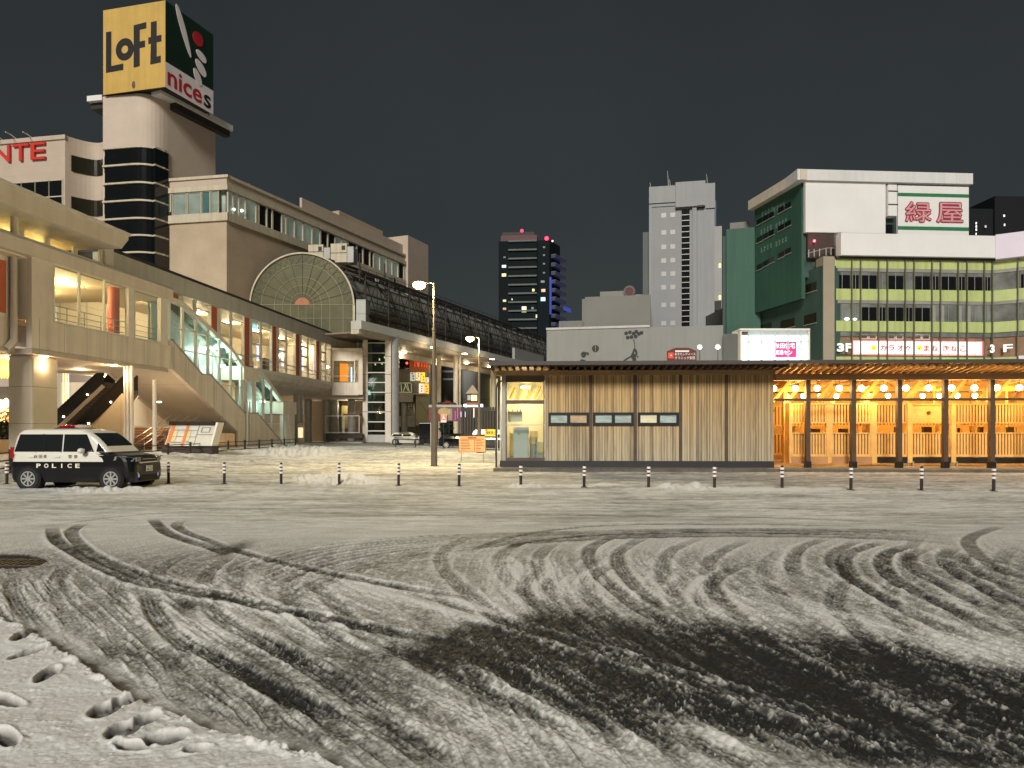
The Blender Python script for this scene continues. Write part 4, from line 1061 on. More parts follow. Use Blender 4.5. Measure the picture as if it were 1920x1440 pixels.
def ell(c, a, b_, ang, m, nm, taper=0.0):
    pts = []
    for i in range(28):
        t = 6.2832*i/28; x = a*math.cos(t); y = b_*math.sin(t)*(1+taper*math.cos(t)); ca, sa = math.cos(ang), math.sin(ang)
        pts.append((c[0]+(x*ca-y*sa), c[1]+(x*sa+y*ca)))
    MB().shape(B2, pts, .0, .05).build(nm, m, RS)
c = gp(.36, .70); ell(c, 3.15, .46, R(-66.5), M_sw, 'white_stroke', -.2)
c = gp(.66, .735); ell(c, .92, .92, 0, M_sr, 'red_dot')
c = gp(.73, .475); ell(c, 1.0, .55, R(-25), M_sw, 'white_stroke', .1)
c = gp(.72, .265); ell(c, 1.2, .62, R(-42), M_sw, 'white_stroke', .1)
c = gp(.65, .075); ell(c, 1.1, .55, R(-58), M_sw, 'white_stroke', .1)
hw = zm-zb
lettering(B2, 'nice', .35, w2*.745, zb+hw*.12, zb+hw*.86, .02, M_sr, RS, off=.02)
lettering(B2, 's', w2*.785, w2*.945, zb+hw*.12, zb+hw*.66, .02, M_sk, RS, off=.02)
sup = MB()
for a in np.linspace(.6, w2-.5, 5): sup.tube(B2.pt(a, ztw+.2, -1.2), B2.pt(a, zb+.2, -1.2), .12, 6); sup.tube(B2.pt(a, ztw+.2, -.5), B2.pt(a+1, zb+.2, -1.2), .07, 6)
for a in np.linspace(w1+.6, -.6, 4): sup.tube(B1.pt(a, ztw+.2, -1.6), B1.pt(a, zb+.2, -1.6), .12, 6)
sup.build('support_frame', M_dark, RS)
for x in (283.5, 332): pass
for s_ in (): MB().sphere(B2.pt(s_, ztw+.9, .7), .13, 8, 6).build('flood_lamp', emis('flood_lamp', (1, .95, .8), 4), RS)

# --- wing left of the tower
W1p = Pl(122, 92, 5.4, -1.0)
zw = W1p.z(122, 254)
wl = W1p.s(-260)
# concave bay
c0_ = Vector((W1p.o[0], W1p.o[1], 0)); c1_ = T1.pt(T1.s(196), 0)
mid = (c0_*.35+c1_*.65)+Vector((-.2, 3.2, 0)); bay = [c0_*(1-t)**2+mid*2*t*(1-t)+c1_*t*t for t in [i/12 for i in range(13)]]
fr = [(p.x, p.y) for p in bay]
foot([xy(W1p, wl), (c0_.x, c0_.y), *fr[1:], (c1_.x-1, c1_.y+16), (xy(W1p, wl)[0], xy(W1p, wl)[1]+16)], 0, zw, 'wing', M_taupe, DS)
M_bay = mat('bay_glass', (.02, .018, .01), .15, .3, .5, spec=.5)
for (ya, yb) in ((293, 323), (370, 400), (445, 475)):
    z0, z1 = CH+(HZ-yb)/F*93, CH+(HZ-ya)/F*93; q = MB()
    bb = [p+Vector((.05, -.12, 0)) for p in bay[1:]]
    for a, b_ in zip(bb[:-1], bb[1:]):
        q.hexa([a+Vector((0, 0, z0)), b_+Vector((0, 0, z0)), b_+Vector((0, .3, z0)), a+Vector((0, .3, z0)), a+Vector((0, 0, z1)), b_+Vector((0, 0, z1)), b_+Vector((0, .3, z1)), a+Vector((0, .3, z1))])
    q.build('bay_window', M_bay, DS)
for k, x0 in enumerate((-44, -18, 8, 33, 59, 85, 111)):
    pass
xsw = [-44, -18, 15, 40, 66, 92, 117]
for a, b_ in zip(xsw[:-1], xsw[1:]):
    for (ya, yb) in ((336, 367), (367, 394)):
        z0, z1 = W1p.z(117, yb), W1p.z(117, ya); sa, sb = W1p.s(a), W1p.s(b_)
        f = MB().pbox(W1p, sa, sa+.12, z0, z1, 0, .1).pbox(W1p, sb-.0, sb+.12, z0, z1, 0, .1).pbox(W1p, sa+.12, sb, z1-.14, z1, 0, .1).build('window', M_creamband, DS)
        MB().pbox(W1p, sa+.12, sb, z0, z1-.14, .0, .03).build('pane', M_black, f)
MB().pbox(W1p, wl, .15, zw-.5, zw+.05, 0, .2).build('coping', M_taupe, DS)
for x in (2, 31, 63): MB().path([W1p.at(x, 262, -.5), W1p.at(x-4, 255, .8), W1p.at(x+2, 258, 1.8)], .06, 6).build('sign_lamp_arm', M_white, DS)
# red letters N T E (block letters with real depth)
q = thing('wall_lettering', 'large red capital letters mounted on the wall of the brown wing at the upper left', 'wall lettering', W1p.at(45, 300))
M_rl = mat('red_letter', (.50, .028, .02), .5, .1, 1, emit=(.6, .02, .01), es=.05)
z0, z1 = W1p.z(45, 302.5), W1p.z(45, 271)
for ch, xa, xb in (('N', -8, 22), ('T', 27, 57), ('E', 61, 88)):
    o = lettering(W1p, ch, W1p.s(xa), W1p.s(xb), z0, z1, .35, M_rl, q, 'letter', off=.005, depth=.3)
# roof plant between the arch and the store
for x0, x1, y0, y1, D in ((578, 606, 459, 486, 99), (620, 650, 457, 492, 98)):
    q = Pl(x0, D, 1, -.1); s0, s1, z0, z1 = q.rc(x0, x1, y0, y1)
    t = thing('air_conditioner', 'pale boxy rooftop cooling unit beside the arch top, '+('left one' if x0 < 600 else 'right one with a dark vent'), 'cooling unit', q.pt(s0, z0))
    MB().pbox(q, s0, s1, z0, z1, -2, 0).build('casing', M_creamband, t)
    MB().pbox(q, s1+.002, s1+.9, z0, z1-.4, -1.8, -.2).build('side_box', M_grey, t)
    MB().pbox(q, s1-.7, s1-.2, z1-.9, z1-.3, .002, .03).build('vent', M_dark, t)
    MB().pbox(q, s0, s1, (z0+z1)/2-.04, (z0+z1)/2+.04, .002, .03).build('seam', M_dark, t)

# ------------------------------------------------------------------ arcade roof with the glazed arch
AC = thing('arcade_roof', 'long arcade roof with a big semicircular glazed end and dark steel lattice vault', 'arcade roof', P(700, 808, 110)+Vector((0, 0, -1.7)))
AD = 96.0; AP = Pl(567, AD, 1, 0); zc_ = AP.z(567, 572); Rr = 97/F*AD; zbt = AP.z(567, 625)
M_ag = mat('arch_glass', (.072, .070, .036), .35, .5, .25, spec=.2, emit=(.16, .13, .05), es=.20)
n = 36
arcp = [(-Rr, zbt)]+[(Rr*math.cos(math.pi*(1-i/n)), zc_+Rr*math.sin(math.pi*(1-i/n))) for i in range(n+1)]+[(Rr, zbt)]
MB().shape(AP, arcp, -.12, 0).build('arch_glazing', M_ag, AC)
q = MB()
aw = [AP.pt(a, z, .12) for a, z in arcp]
for a, b_ in zip(aw[:-1], aw[1:]): q.bar(a, b_, .3, .2)
q.build('arch_frame', M_creamband, AC)
M_thin = mat('glazing_bar', (.36, .35, .25), .5, .1, 2)
q = MB()
for f in (.79, .535, .375, .225):
    r_ = Rr*f; pts = [AP.pt(r_*math.cos(math.pi*i/24), zc_+r_*math.sin(math.pi*i/24), .06) for i in range(25)]
    q.path(pts, .04, 4)
    for sg in (-1, 1): q.tube(AP.pt(sg*r_, zc_, .06), AP.pt(sg*r_, zbt, .06), .04, 4)
q.path([AP.pt(-Rr, zc_, .07), AP.pt(Rr, zc_, .07)], .05, 4).path([AP.pt(-Rr, AP.z(567, 597), .07), AP.pt(Rr, AP.z(567, 597), .07)], .04, 4)
for x in (-.075, .075): q.tube(AP.pt(Rr*x, zc_, .06), AP.pt(Rr*x, zbt, .06), .03, 4)
q.build('glazing_bars', M_thin, AC)
q = MB()
for i in range(1, 12):
    if i == 6: continue
    t = math.pi*i/12; q.tube(AP.pt(Rr*.16*math.cos(t), zc_+Rr*.16*math.sin(t), .1), AP.pt(Rr*1.0*math.cos(t), zc_+Rr*1.0*math.sin(t), .1), .03, 4)
q.tube(AP.pt(0, zc_+Rr*.16, .1), AP.pt(0, zc_+Rr, .1), .045, 4).build('spokes', mat('spoke', (.15, .14, .09), .5), AC)
MB().shape(AP, [(1.0*math.cos(math.pi*i/14), zc_+1.0*math.sin(math.pi*i/14)) for i in range(15)], .02, .1).build('sun_motif', mat('sun_red', (.33, .13, .06), .6, emit=(.4, .12, .04), es=.15), AC)
# lattice ring behind the outer band (visible through the rim of the glazing)
q = MB()
for i in range(22):
    t0 = math.pi*i/22; t1 = math.pi*(i+1)/22
    for a, b_ in ((.81, .97), (.97, .81)): q.tube(AP.pt(Rr*a*math.cos(t0), zc_+Rr*a*math.sin(t0), .02), AP.pt(Rr*b_*math.cos(t1), zc_+Rr*b_*math.sin(t1), .02), .03, 4)
q.build('rim_lattice', mat('rim_lattice', (.13, .135, .10), .5), AC)
# wall below and pillar right
M_tile = mat('arcade_tile', (.40, .41, .37), .5, .12, .5, panel=[((1, 0, 0), 2.0, .05, .5), ((0, 0, 1), 1.75, .06, .5)])
MB().pbox(AP, -Rr-.3, Rr, 7.5, zbt-.15, -.6, -.02).build('wall_below', M_tile, AC)
MB().pbox(AP, Rr+.3, AP.s(686), 7.5, AP.z(663, 562), -3, .15).build('pillar', M_tile, AC)
# vault
vd = Vector((.406, 1, 0)); O = AP.pt(0, zc_, -.2)
VL = 92.0; q = MB(); ns = 20
M_vg = mat('vault_glass', (.20, .20, .18), .5, .35, .35, spec=.15, panel=[(tuple((vd.normalized())), 2.0, .1, .6)])
vs = []
for k in (0.4, VL):
    for i in range(ns+1):
        t = math.pi*i/ns; vs.append(O+vd*k+Vector((Rr*.86*math.cos(t), 0, Rr*.86*math.sin(t))))
q.add(vs, [(i, i+1, i+ns+2, i+ns+1) for i in range(ns)]).build('vault_glazing', M_vg, AC)
M_lat = mat('lattice_steel', (.030, .027, .023), .6, .25, 1, spec=.15)
def vp(k, t, r=1.0, dz=0): return O+vd*k+Vector((Rr*r*math.cos(t), 0, Rr*r*math.sin(t)+dz))
bays = np.arange(1.5, VL, 8.25)
for k in bays:
    q = MB(); pts = [vp(k, math.pi*i/16, 1.0) for i in range(17)]; pt2 = [vp(k, math.pi*i/16, .90) for i in range(17)]
    for a, b_ in zip(pts[:-1], pts[1:]): q.bar(a, b_, .22, .22)
    for a, b_ in zip(pt2[:-1], pt2[1:]): q.bar(a, b_, .14, .14)
    for i in range(16): q.tube(pts[i], pt2[i+1], .04, 4)
    q.build('rib', M_lat, AC)
q = MB()
for t in np.linspace(0.0, math.pi*.62, 8): q.bar(vp(.5, t, 1.02), vp(VL, t, 1.02), .14, .14)
q.build('purlins', M_lat, AC)
# upright lattice girder standing along the right edge
gx = Rr*1.12; g0 = 16.4; g1 = 23.3
def gp_(k, z): return Vector((O.x+gx, O.y, 0))+vd*k+Vector((0, 0, z))
q = MB()
q.bar(gp_(0, g1), gp_(VL, g1), .3, .3).bar(gp_(0, g1-.7), gp_(VL, g1-.7), .16, .16).bar(gp_(0, g0+1.2), gp_(VL, g0+1.2), .25, .25).bar(gp_(0, g0), gp_(VL, g0), .3, .25).bar(gp_(0, 19.6), gp_(VL, 19.6), .1, .1)
q.build('girder_chords', M_lat, AC)
for k in np.arange(1, VL, 5.5):
    q = MB(); q.bar(gp_(k, g0-1.2), gp_(k, g1+.2), .28, .28)
    for j in range(2):
        a, b_ = k+j*2.75, k+(j+1)*2.75
        q.tube(gp_(a, g0+1.3), gp_(b_, g1-.7), .07, 5); q.tube(gp_(b_, g0+1.3), gp_(a, g1-.7), .07, 5); q.tube(gp_(b_, g0+1.2), gp_(b_, g1), .07, 5)
        # curved struts at the foot
        q.path([gp_(a+.3, g0), gp_(a+.6, g0+.8), gp_(a+1.4, g0+1.2), gp_(a+2.1, g0+.8), gp_(a+2.5, g0)], .09, 5)
    q.build('lattice_bay', M_lat, AC)
q = MB()
for k in np.arange(2, VL, 1.8): q.tube(gp_(k, g1)+Vector((-1.2, 0, 0)), gp_(k, g1+1.1)+Vector((-1.2, 0, 0)), .03, 4)
q.path([gp_(0, g1+1.1)+Vector((-1.2, 0, 0)), gp_(VL, g1+1.1)+Vector((-1.2, 0, 0))], .03, 4).build('catwalk_rail', M_lat, AC)
for k in (3, 9): MB().bar(gp_(k, g1-1)+Vector((-2, 0, 0)), gp_(k, g1+3.2)+Vector((-2, 0, 0)), .2, .2).build('catwalk_frame', M_lat, AC)
for x, y, D, w in ((728, 520, 112, .9),):
    MB().box(P(x, y, D).x, P(x+11, y, D).x, D, D+1.5, P(x, 545, D).z, P(x, y, D).z).build('duct', M_dark, AC)
MB().sphere(P(707, 525, 104), .55, 12, 8, .6, .5, 1).build('flood_fitting', M_grey, AC)
# flat roof edge
FE = Pl(694.8, 88, .406, 1.0); e0, e1 = -2.0, FE.s(1022)
zf = FE.z(694.8, 604.8)
MB().pbox(FE, e0, e1, zf-1.05, zf, -1.5, 0).build('fascia', mat('arcade_fascia', (.47, .475, .44), .5, .1, .3, panel=[((0, 0, 1), .35, .02, .2)]), AC)
MB().pbox(FE, e0, e1, zf-1.6, zf-1.07, -1.5, -.35).build('lower_fascia', M_creamband, AC)
MB().pbox(FE, e0, e1, zf-1.5, zf-1.3, -11, -1.52).build('ceiling', mat('arcade_ceiling', (.22, .18, .13), .6, .2, .4), AC)
MB().pbox(FE, e0, e1, zf-2.4, zf-1.52, -7.2, -6.6).build('beam', M_creamband, AC)
MB().pbox(FE, FE.s(968), e1, zf, zf+2.2, -.8, -.3).build('parapet_step', M_grey, AC)
for x, y in ((757, 661), (823, 675), (871, 663), (875, 681), (923, 673), (918, 688), (812, 651), (780, 690)):
    c = P(x, y, F*(zf-1.62-CH)/(HZ-y))
    MB().tube(c, c-Vector((0, 0, .06)), .38, 14).build('downlight', M_lampw, AC)
    lamp('arcade_light', c-Vector((0, 0, .9)), 260, (1, .78, .5), .3)
for x, D, r in ((823, 112, .36), (855, 112, .42), (862.5, 112, .12), (925, 128, .5), (745, 118, .3)):
    c = P(x, 808, D); c.z = -.05
    MB().tube(c, c+Vector((0, 0, zf-1.5)), r, 18).build('column', M_creamband, AC)
# ------------------------------------------------------------------ lift tower and link
EV = Pl(680, 93, 1, 0.0)
LT = thing('lift_tower', 'free-standing pale lift tower with a tall dark glass strip at the end of the walkway', 'lift tower', EV.at(710, 835))
s = lambda x: EV.s(x); z = lambda y: EV.z(680, y)
MB().pbox(EV, s(680), s(688), .2, z(625), -4, 0).build('pier', M_deckplain, LT)
MB().pbox(EV, s(722), s(733), .2, z(625), -4, 0).build('pier', M_deckplain, LT)
MB().pbox(EV, s(688), s(722), z(627), z(623.5), -4, .02).build('cap', M_frame, LT)
MB().pbox(EV, s(688)+.02, s(722)-.02, .2, 1.2, -4, -.02).build('base', M_grey, LT)
q = MB(); c = EV.pt(s(733), 0, -2.2)
for i in range(10): pass
MB().tube(EV.pt(s(732), .2, -1.4), EV.pt(s(732), z(627), -1.4), .95, 20).build('rounded_side', M_grey, LT, smooth=False)
MB().pbox(EV, s(688)+.01, s(722)-.01, z(643), z(627)-.01, -.3, -.08).build('top_panel', M_black, LT)
MB().pbox(EV, s(688)+.01, s(722)-.01, 1.2, z(643), -.16, -.12).build('glass_strip', M_dglass, LT)
q = MB()
for y in (643, 662, 680, 698.5, 717, 735.5, 754, 772.5, 791, 808): q.pbox(EV, s(688), s(722), z(y)-.06, z(y)+.06, -.2, -.03)
q.pbox(EV, s(688), s(688)+.08, 1.2, z(627), -.2, -.03).build('glazing_bars', M_frame, LT)
MB().pbox(EV, s(688), s(722), .3, z(627), -3.9, -3.6).build('back_wall', M_dark, LT)
MB().pbox(EV, s(694), s(716), 6.5, 9.2, -3, -1).build('lift_cabin', mat('cabin', (.12, .12, .1), .4, .3, 1, emit=(1, .8, .4), es=.12), LT)
for x, y in ((703, 668), (713, 664), (708, 676), (695, 677), (717, 700), (719, 690)):
    MB().pbox(EV, s(x), s(x+2), z(y+4), z(y), -2.9, -2.7).build('lamp', emis('lift_lamp', (1, .85, .4), 3), LT)
for y in (668, 702, 737, 772): MB().pbox(EV, s(680), s(688), z(y)-.03, z(y)+.03, .002, .01).pbox(EV, s(722), s(733), z(y)-.03, z(y)+.03, .002, .01).build('joint', M_dark, LT)

LK = thing('walkway_link', 'short raised link with an orange-lit window between walkway and lift tower', 'raised link', P(650, 808, 92)-Vector((0, 0, 1.7)))
K = Pl(622, 91.6, 1, .03)
r = lambda a, b, yt, yb, n0, n1, nm, m, par=LK: MB().pbox(K, *K.rc(a, b, yt, yb), n0, n1).build(nm, m, par)
r(622, 672, 656, 675, -.5, 0, 'upper_wall', M_deck); r(672.2, 680, 656, 740, -.5, .05, 'upper_wall', M_deckplain)
r(622, 672, 717, 741, -.5, 0, 'lower_wall', M_deck)
r(622, 680, 653, 656, -6, .2, 'roof', M_frame)
f = MB()
for a, b_, yt, yb in ((623, 625, 675, 717), (664, 666, 675, 717), (625, 664, 675, 676.5), (625, 664, 704.5, 705.5)): f.pbox(K, *K.rc(a, b_, yt, yb), -.2, .03)
wo = f.build('window', M_frame, LK)
MB().pbox(K, *K.rc(625, 664, 676.5, 717), -.12, -.11).build('pane', M_glass, wo)
r(622, 668, 675, 718, -5, -4.7, 'back_wall', mat('dim_back', (.12, .13, .12), .5))
r(624, 640, 676, 717, -4.6, -4.3, 'orange_panel', emis('orange_panel', (1, .28, .03), 1.2, .2, .5))
r(647, 648.5, 684, 712, -4, -3.9, 'lit_tube', emis('lit_tube2', (.6, .8, 1), 4))
r(622, 672, 715, 717, -4.6, -.2, 'floor', M_warmfl)
lamp('link_light', K.at(645, 685, -2), 120, (1, .6, .25), .2)
# columns and dark service zone under the link
UL = thing('undercroft', 'dim undercroft with round grey columns and a railed box below the raised link', 'undercroft', P(620, 835, 95))
ru = lambda a, b, yt, yb, n0, n1, nm, m: MB().pbox(K, *K.rc(a, b, yt, yb), n0, n1).build(nm, m, UL)
for x in (578, 612, 628, 659):
    c = P(x, 808, 96); c.z = 0; MB().tube(c, c+Vector((0, 0, 6.3)), .5, 18).build('column', M_grey, UL)
ru(555, 680, 741, 747, -8, -.6, 'beam', M_soffit)
ru(630, 680, 745, 822, -10, -9.7, 'rear_wall', mat('under_wall', (.16, .13, .10), .7, .3, .5))
ru(620, 632, 757, 803, -7, -6.7, 'yellow_door', mat('yellow_door', (.28, .24, .10), .6))
q = MB()
for a, b_ in (((612, 812), (612, 780)), ((645, 812), (645, 780)), ((647, 812), (647, 780)), ((675, 812), (675, 780)), ((612, 780), (645, 780)), ((647, 780), (675, 780)), ((612, 811), (675, 811))):
    q.tube(K.at(*a, .6), K.at(*b_, .6), .05, 6)
q.build('rail_box', M_frame, UL)
ru(645, 676, 776, 779, -1, .5, 'shelf', mat('reddish_dark', (.09, .05, .045)))
ru(612, 680, 813, 822, -1, .4, 'plinth', M_dark)
MB().pbox(K, K.s(557), K.s(680), -.05, .28, -9, .5).build('platform', M_grey, UL)
lamp('undercroft_light', P(655, 760, 97), 260, (1, .8, .5), .3); lamp('undercroft_light', P(590, 765, 104), 220, (1, .78, .5), .3)
MB().box(P(540, 808, 112).x, P(640, 808, 112).x, 112, 112.4, -.1, 6.5).build('rear_wall', mat('rear_green', (.10, .12, .08), .7, .3, .4), UL)
# pavement standing sign near the stair foot
t = thing('standing_sign', 'small rounded standing signboard glowing pale, by the foot of the covered stair', 'signboard', P(563, 836, 84))
q = Pl(558, 84, 1, 0)
MB().shape(q, [(0, .3), (.72, .3), (.72, 2.4), (.6, 2.62), (.12, 2.62), (0, 2.4)], -.1, 0).build('board', M_frame, t)
MB().pbox(q, .07, .65, .9, 2.1, .002, .02).build('poster', emis('poster_glow', (1, .85, .5), 1.0, .4, 3), t)
MB().pbox(q, 0, .72, 0, .3, -.15, .05).build('foot', M_dark, t)

# ------------------------------------------------------------------ street level beyond (right of lift tower)
SH = thing('corner_shop', 'two-storey corner shop with lit yellow and white posters behind the lift tower', 'shop', P(780, 808, 118)-Vector((0, 0, 1.7)))
Q = Pl(740, 118, 1, .12)
rs = lambda a, b, yt, yb, n0, n1, nm, m, par=None: MB().pbox(Q, *Q.rc(a, b, yt, yb), n0, n1).build(nm, m, SH if par is None else par)
rs(738, 807, 650, 830, -8, -.6, 'wall', mat('shop_wall', (.20, .19, .15), .7, .2, .4, panel=[((1, 0, 0), 1.2, .08, .3)]))
rs(747, 768, 665, 692, -.6, -.3, 'dark_recess', M_black)
rs(768, 804, 671, 698, -.6, 0, 'fascia_sign', mat('rust_fascia', (.34, .10, .03), .6, .15, .5, emit=(.5, .16, .04), es=.14))
q = MB(); pz = lambda y: Q.z(768, y)
for x, w_, bend in ((777, .25, 0), (783.5, .3, .5), (790, .3, -.6), (795.5, .25, 0), (799.5, .25, 0)):
    a = Q.s(x); zz0, zz1 = pz(688), pz(676)
    if bend > 0: q.shape(Q, [(a-.3, zz1), (a-.05, zz1), (a+.2, zz0), (a-.0, zz0)], .02, .06); q.shape(Q, [(a+.35, zz1), (a+.1, zz1), (a+.0, zz0), (a+.2, zz0)], .02, .06)
    else: q.pbox(Q, a, a+w_*.6, zz0, zz1, .02, .06)
q.build('lettering', mat('red_lit', (.6, .06, .02), .5, emit=(1, .1, .03), es=.7), SH)
MB().sphere(Q.at(763, 681, .3), .18, 8, 6).build('red_lamp', emis('red_lamp', (1, .05, .04), 6), SH)
P_ = [((769, 778.5, 695, 714), (.8, .8, .68), .5), ((779.5, 788, 696, 713), (1, .85, .5), .8), ((788.8, 797, 696, 716), (1, .72, .06), 1.1), ((797.5, 804, 697, 707), (.12, .12, .12), .05), ((797.5, 804, 707.5, 717), (1, .85, .7), .7),
      ((785.5, 794.5, 719, 737), (1, .85, .72), .9), ((795, 804, 719, 738), (1, .62, .12), 1.0)]
for k, (rc_, c, e_) in enumerate(P_):
    o = rs(*rc_, -.05 if False else -.55, -.02, 'poster', emis('poster', c, e_, .15, 1.5))
    a, b_, z0, z1 = Q.rc(*rc_)
    q = MB(); g_ = random.Random(k)
    for j in range(3): x = g_.uniform(.2, .7); y = .15+.25*j; q.pbox(Q, a+(b_-a)*(x-.12), a+(b_-a)*(x+.15), z0+(z1-z0)*y, z0+(z1-z0)*(y+.13), -.018, .01)
    q.build('print', mat('print', [(.06, .06, .05), (.35, .2, .03), (.3, .2, .02), (.7, .7, .7), (.3, .1, .05), (.45, .05, .06), (.3, .1, .02)][k], .6), SH)
rs(738, 800, 738.5, 741, -2, 2.5, 'balcony_edge', M_creamband)
rs(738, 775, 741, 755, -1, 2.4, 'balcony_slab', M_grey)
q = MB()
for x0, y0, x1, y1 in ((740, 720, 771, 720), (740, 737, 773, 737), (742, 722, 748, 736), (750, 722, 746, 736), (757, 736, 762, 721), (764, 721, 768, 736), (772, 721, 772, 737), (753, 722, 754, 736), (760, 722, 766, 734)):
    q.tube(Q.at(x0, y0, 2.4), Q.at(x1, y1, 2.4), .05, 5)
q.build('railing', emis('railing_lit', (.8, .8, .45), .35), SH)
rs(780, 806, 741, 798, -.6, 1.8, 'slanted_wall', mat('cut_stone', (.34, .33, .22), .6, .15, .5, panel=[((.8, 0, .6), 2.2, .09, .5), ((0, 0, 1), 3.1, .06, .3)]))
rs(738, 779, 757, 830, -.6, .2, 'dark_glazing', M_bay)
for x in (758, 762): MB().tube(Q.at(x, 757, 1.5), Q.at(x, 836, 1.5), .5 if x == 758 else .2, 12).build('column', M_grey, SH)
rs(738, 779, 780, 800, .3, .6, 'low_panel', M_grey)

# big pale hall wall behind
BW = thing('blank_hall', 'large blank grey hall wall beyond the arcade with a lit yellowish end', 'hall', P(880, 808, 165)-Vector((0, 0, 1.7)))
Q = Pl(830, 165, 1, .05)
MB().pbox(Q, Q.s(826), Q.s(935), -.1, Q.z(863, 668), -10, 0).build('wall', mat('hall_grey', (.27, .28, .26), .7, .12, .1, panel=[((0, 0, 1), 9, .15, .3)]), BW)
MB().pbox(Q, Q.s(826), Q.s(858), -.1, Q.z(863, 660), 2, 5).build('dark_bay', M_dark, BW)
MB().pbox(Q, Q.s(919), Q.s(930), -.1, Q.z(919, 710), .1, .6).build('lit_return', emis('lit_return', (.85, .72, .3), .75, .15, .2), BW)
q = MB()
for y in (700, 714): q.pbox(Q, Q.s(832), Q.s(856), Q.z(860, y)-.2, Q.z(860, y)+.2, 5, 5.2)
q.build('bands', M_grey, BW)

# tiled-roof kiosk tower with lit panels, white lit shop strip
t = thing('clock_kiosk', 'little square kiosk with a steep pyramid roof and two lit faces', 'kiosk', P(886, 808, 92)-Vector((0, 0, 1.7)))
Q = Pl(878, 92, 1, 0)
zz = lambda y: Q.z(886, y); ss_ = lambda x: Q.s(x)
MB().add([Q.pt(ss_(874), zz(739), 1.2), Q.pt(ss_(899), zz(739), 1.2), Q.pt(ss_(899), zz(739), -1.6), Q.pt(ss_(874), zz(739), -1.6), Q.pt(ss_(886), zz(721), -.2)], [(0, 1, 2, 3), (0, 1, 4), (1, 2, 4), (2, 3, 4), (3, 0, 4)]).build('roof', M_brown, t)
MB().pbox(Q, ss_(876), ss_(896), zz(755), zz(739)-.01, -1.2, .8).build('body', M_dark, t)
MB().pbox(Q, ss_(884), ss_(895), zz(752), zz(741), .81, .86).build('lit_face', emis('kiosk_face', (1, .85, .42), 1.1), t)
MB().pbox(Q, ss_(877), ss_(883), zz(751), zz(741), .81, .86).build('dim_face', emis('kiosk_dim', (.4, .42, .36), .5, .5, 3), t)
MB().pbox(Q, ss_(875), ss_(899), zz(760), zz(755)-.01, -1.2, .9).build('sill', mat('kiosk_sill', (.35, .13, .05)), t)
MB().pbox(Q, ss_(877), ss_(895), -.05, zz(763), -1, .5).build('base', M_dark, t)
MB().pbox(Q, ss_(870), ss_(905), zz(763), zz(758), -1, .7).build('lit_strip', emis('strip_white', (.8, .9, 1), 3, .3, 1), t)
# banner hoarding
t = thing('banner_hoarding', 'dark red hoarding with a purple end panel and pale picture, behind the near lamp post', 'hoarding', P(835, 808, 84)-Vector((0, 0, 1.7)))
Q = Pl(804, 84, 1, 0); rb = lambda a, b, yt, yb, n0, n1, nm, m: MB().pbox(Q, *Q.rc(a, b, yt, yb), n0, n1).build(nm, m, t)
rb(804, 848, 764, 790, -.2, 0, 'red_panel', mat('maroon', (.13, .018, .022), .5, .3, .5)); rb(848.2, 863, 764, 790, -.2, 0, 'purple_panel', mat('purple', (.16, .02, .08), .5, .15, .5))
rb(804, 866, 759, 763.7, -.5, .1, 'pale_cap', M_grey)
rb(840, 848, 766, 788, .002, .03, 'pale_field', mat('pale_field', (.30, .24, .18)))
MB().shape(Q, [(Q.s(833)+.75*math.cos(i*.524), Q.z(833, 772)+.5*math.sin(i*.524)) for i in range(12)], .0, .04).build('picture', mat('flower_tan', (.42, .30, .12), .5, .4, 1.5), t)
q = MB()
for x, y0, y1 in ((853, 771, 786), (857.5, 766, 783)):
    for y in np.arange(y0, y1, 2.1): q.pbox(Q, *Q.rc(x, x+1.3, y, y+1.3), .0, .03)
q.build('lettering', mat('pale_print', (.55, .4, .45)), t)
for x in (806, 820, 842, 862): MB().tube(Q.pt(Q.s(x), 0, -.3), Q.pt(Q.s(x), 3, -.3), .05, 6).build('leg', M_dark, t)
t = thing('red_framed_sign', 'small white sign with a red frame and red figure on a post before the hoarding', 'sign', P(831, 808, 66)-Vector((0, 0, 1.7)))
Q = Pl(826, 66, 1, 0); a, b_, z0, z1 = Q.rc(826.5, 837, 777.5, 792)
MB().pbox(Q, a, b_, z0, z1, -.05, 0).build('board', emis('sign_pale', (.85, .62, .5), .45), t)
MB().pbox(Q, a+.05, b_-.05, z0+.22, z1-.05, .0, .02).build('red_field', mat('red_field', (.5, .03, .02), .5, emit=(.6, .05, .03), es=.2), t)
MB().shape(Q, [(a+.12, z0+.28), (a+.2, z0+.28), (a+.27, z0+.42), (a+.36, z0+.28), (a+.44, z0+.3), (a+.32, z0+.5), (a+.34, z1-.1), (a+.16, z1-.1), (a+.2, z0+.48)], .02, .03).build('figure', M_white, t)
MB().tube(Q.pt((a+b_)/2, 0, -.06), Q.pt((a+b_)/2, z1, -.06), .03, 8).build('post', M_dark, t)
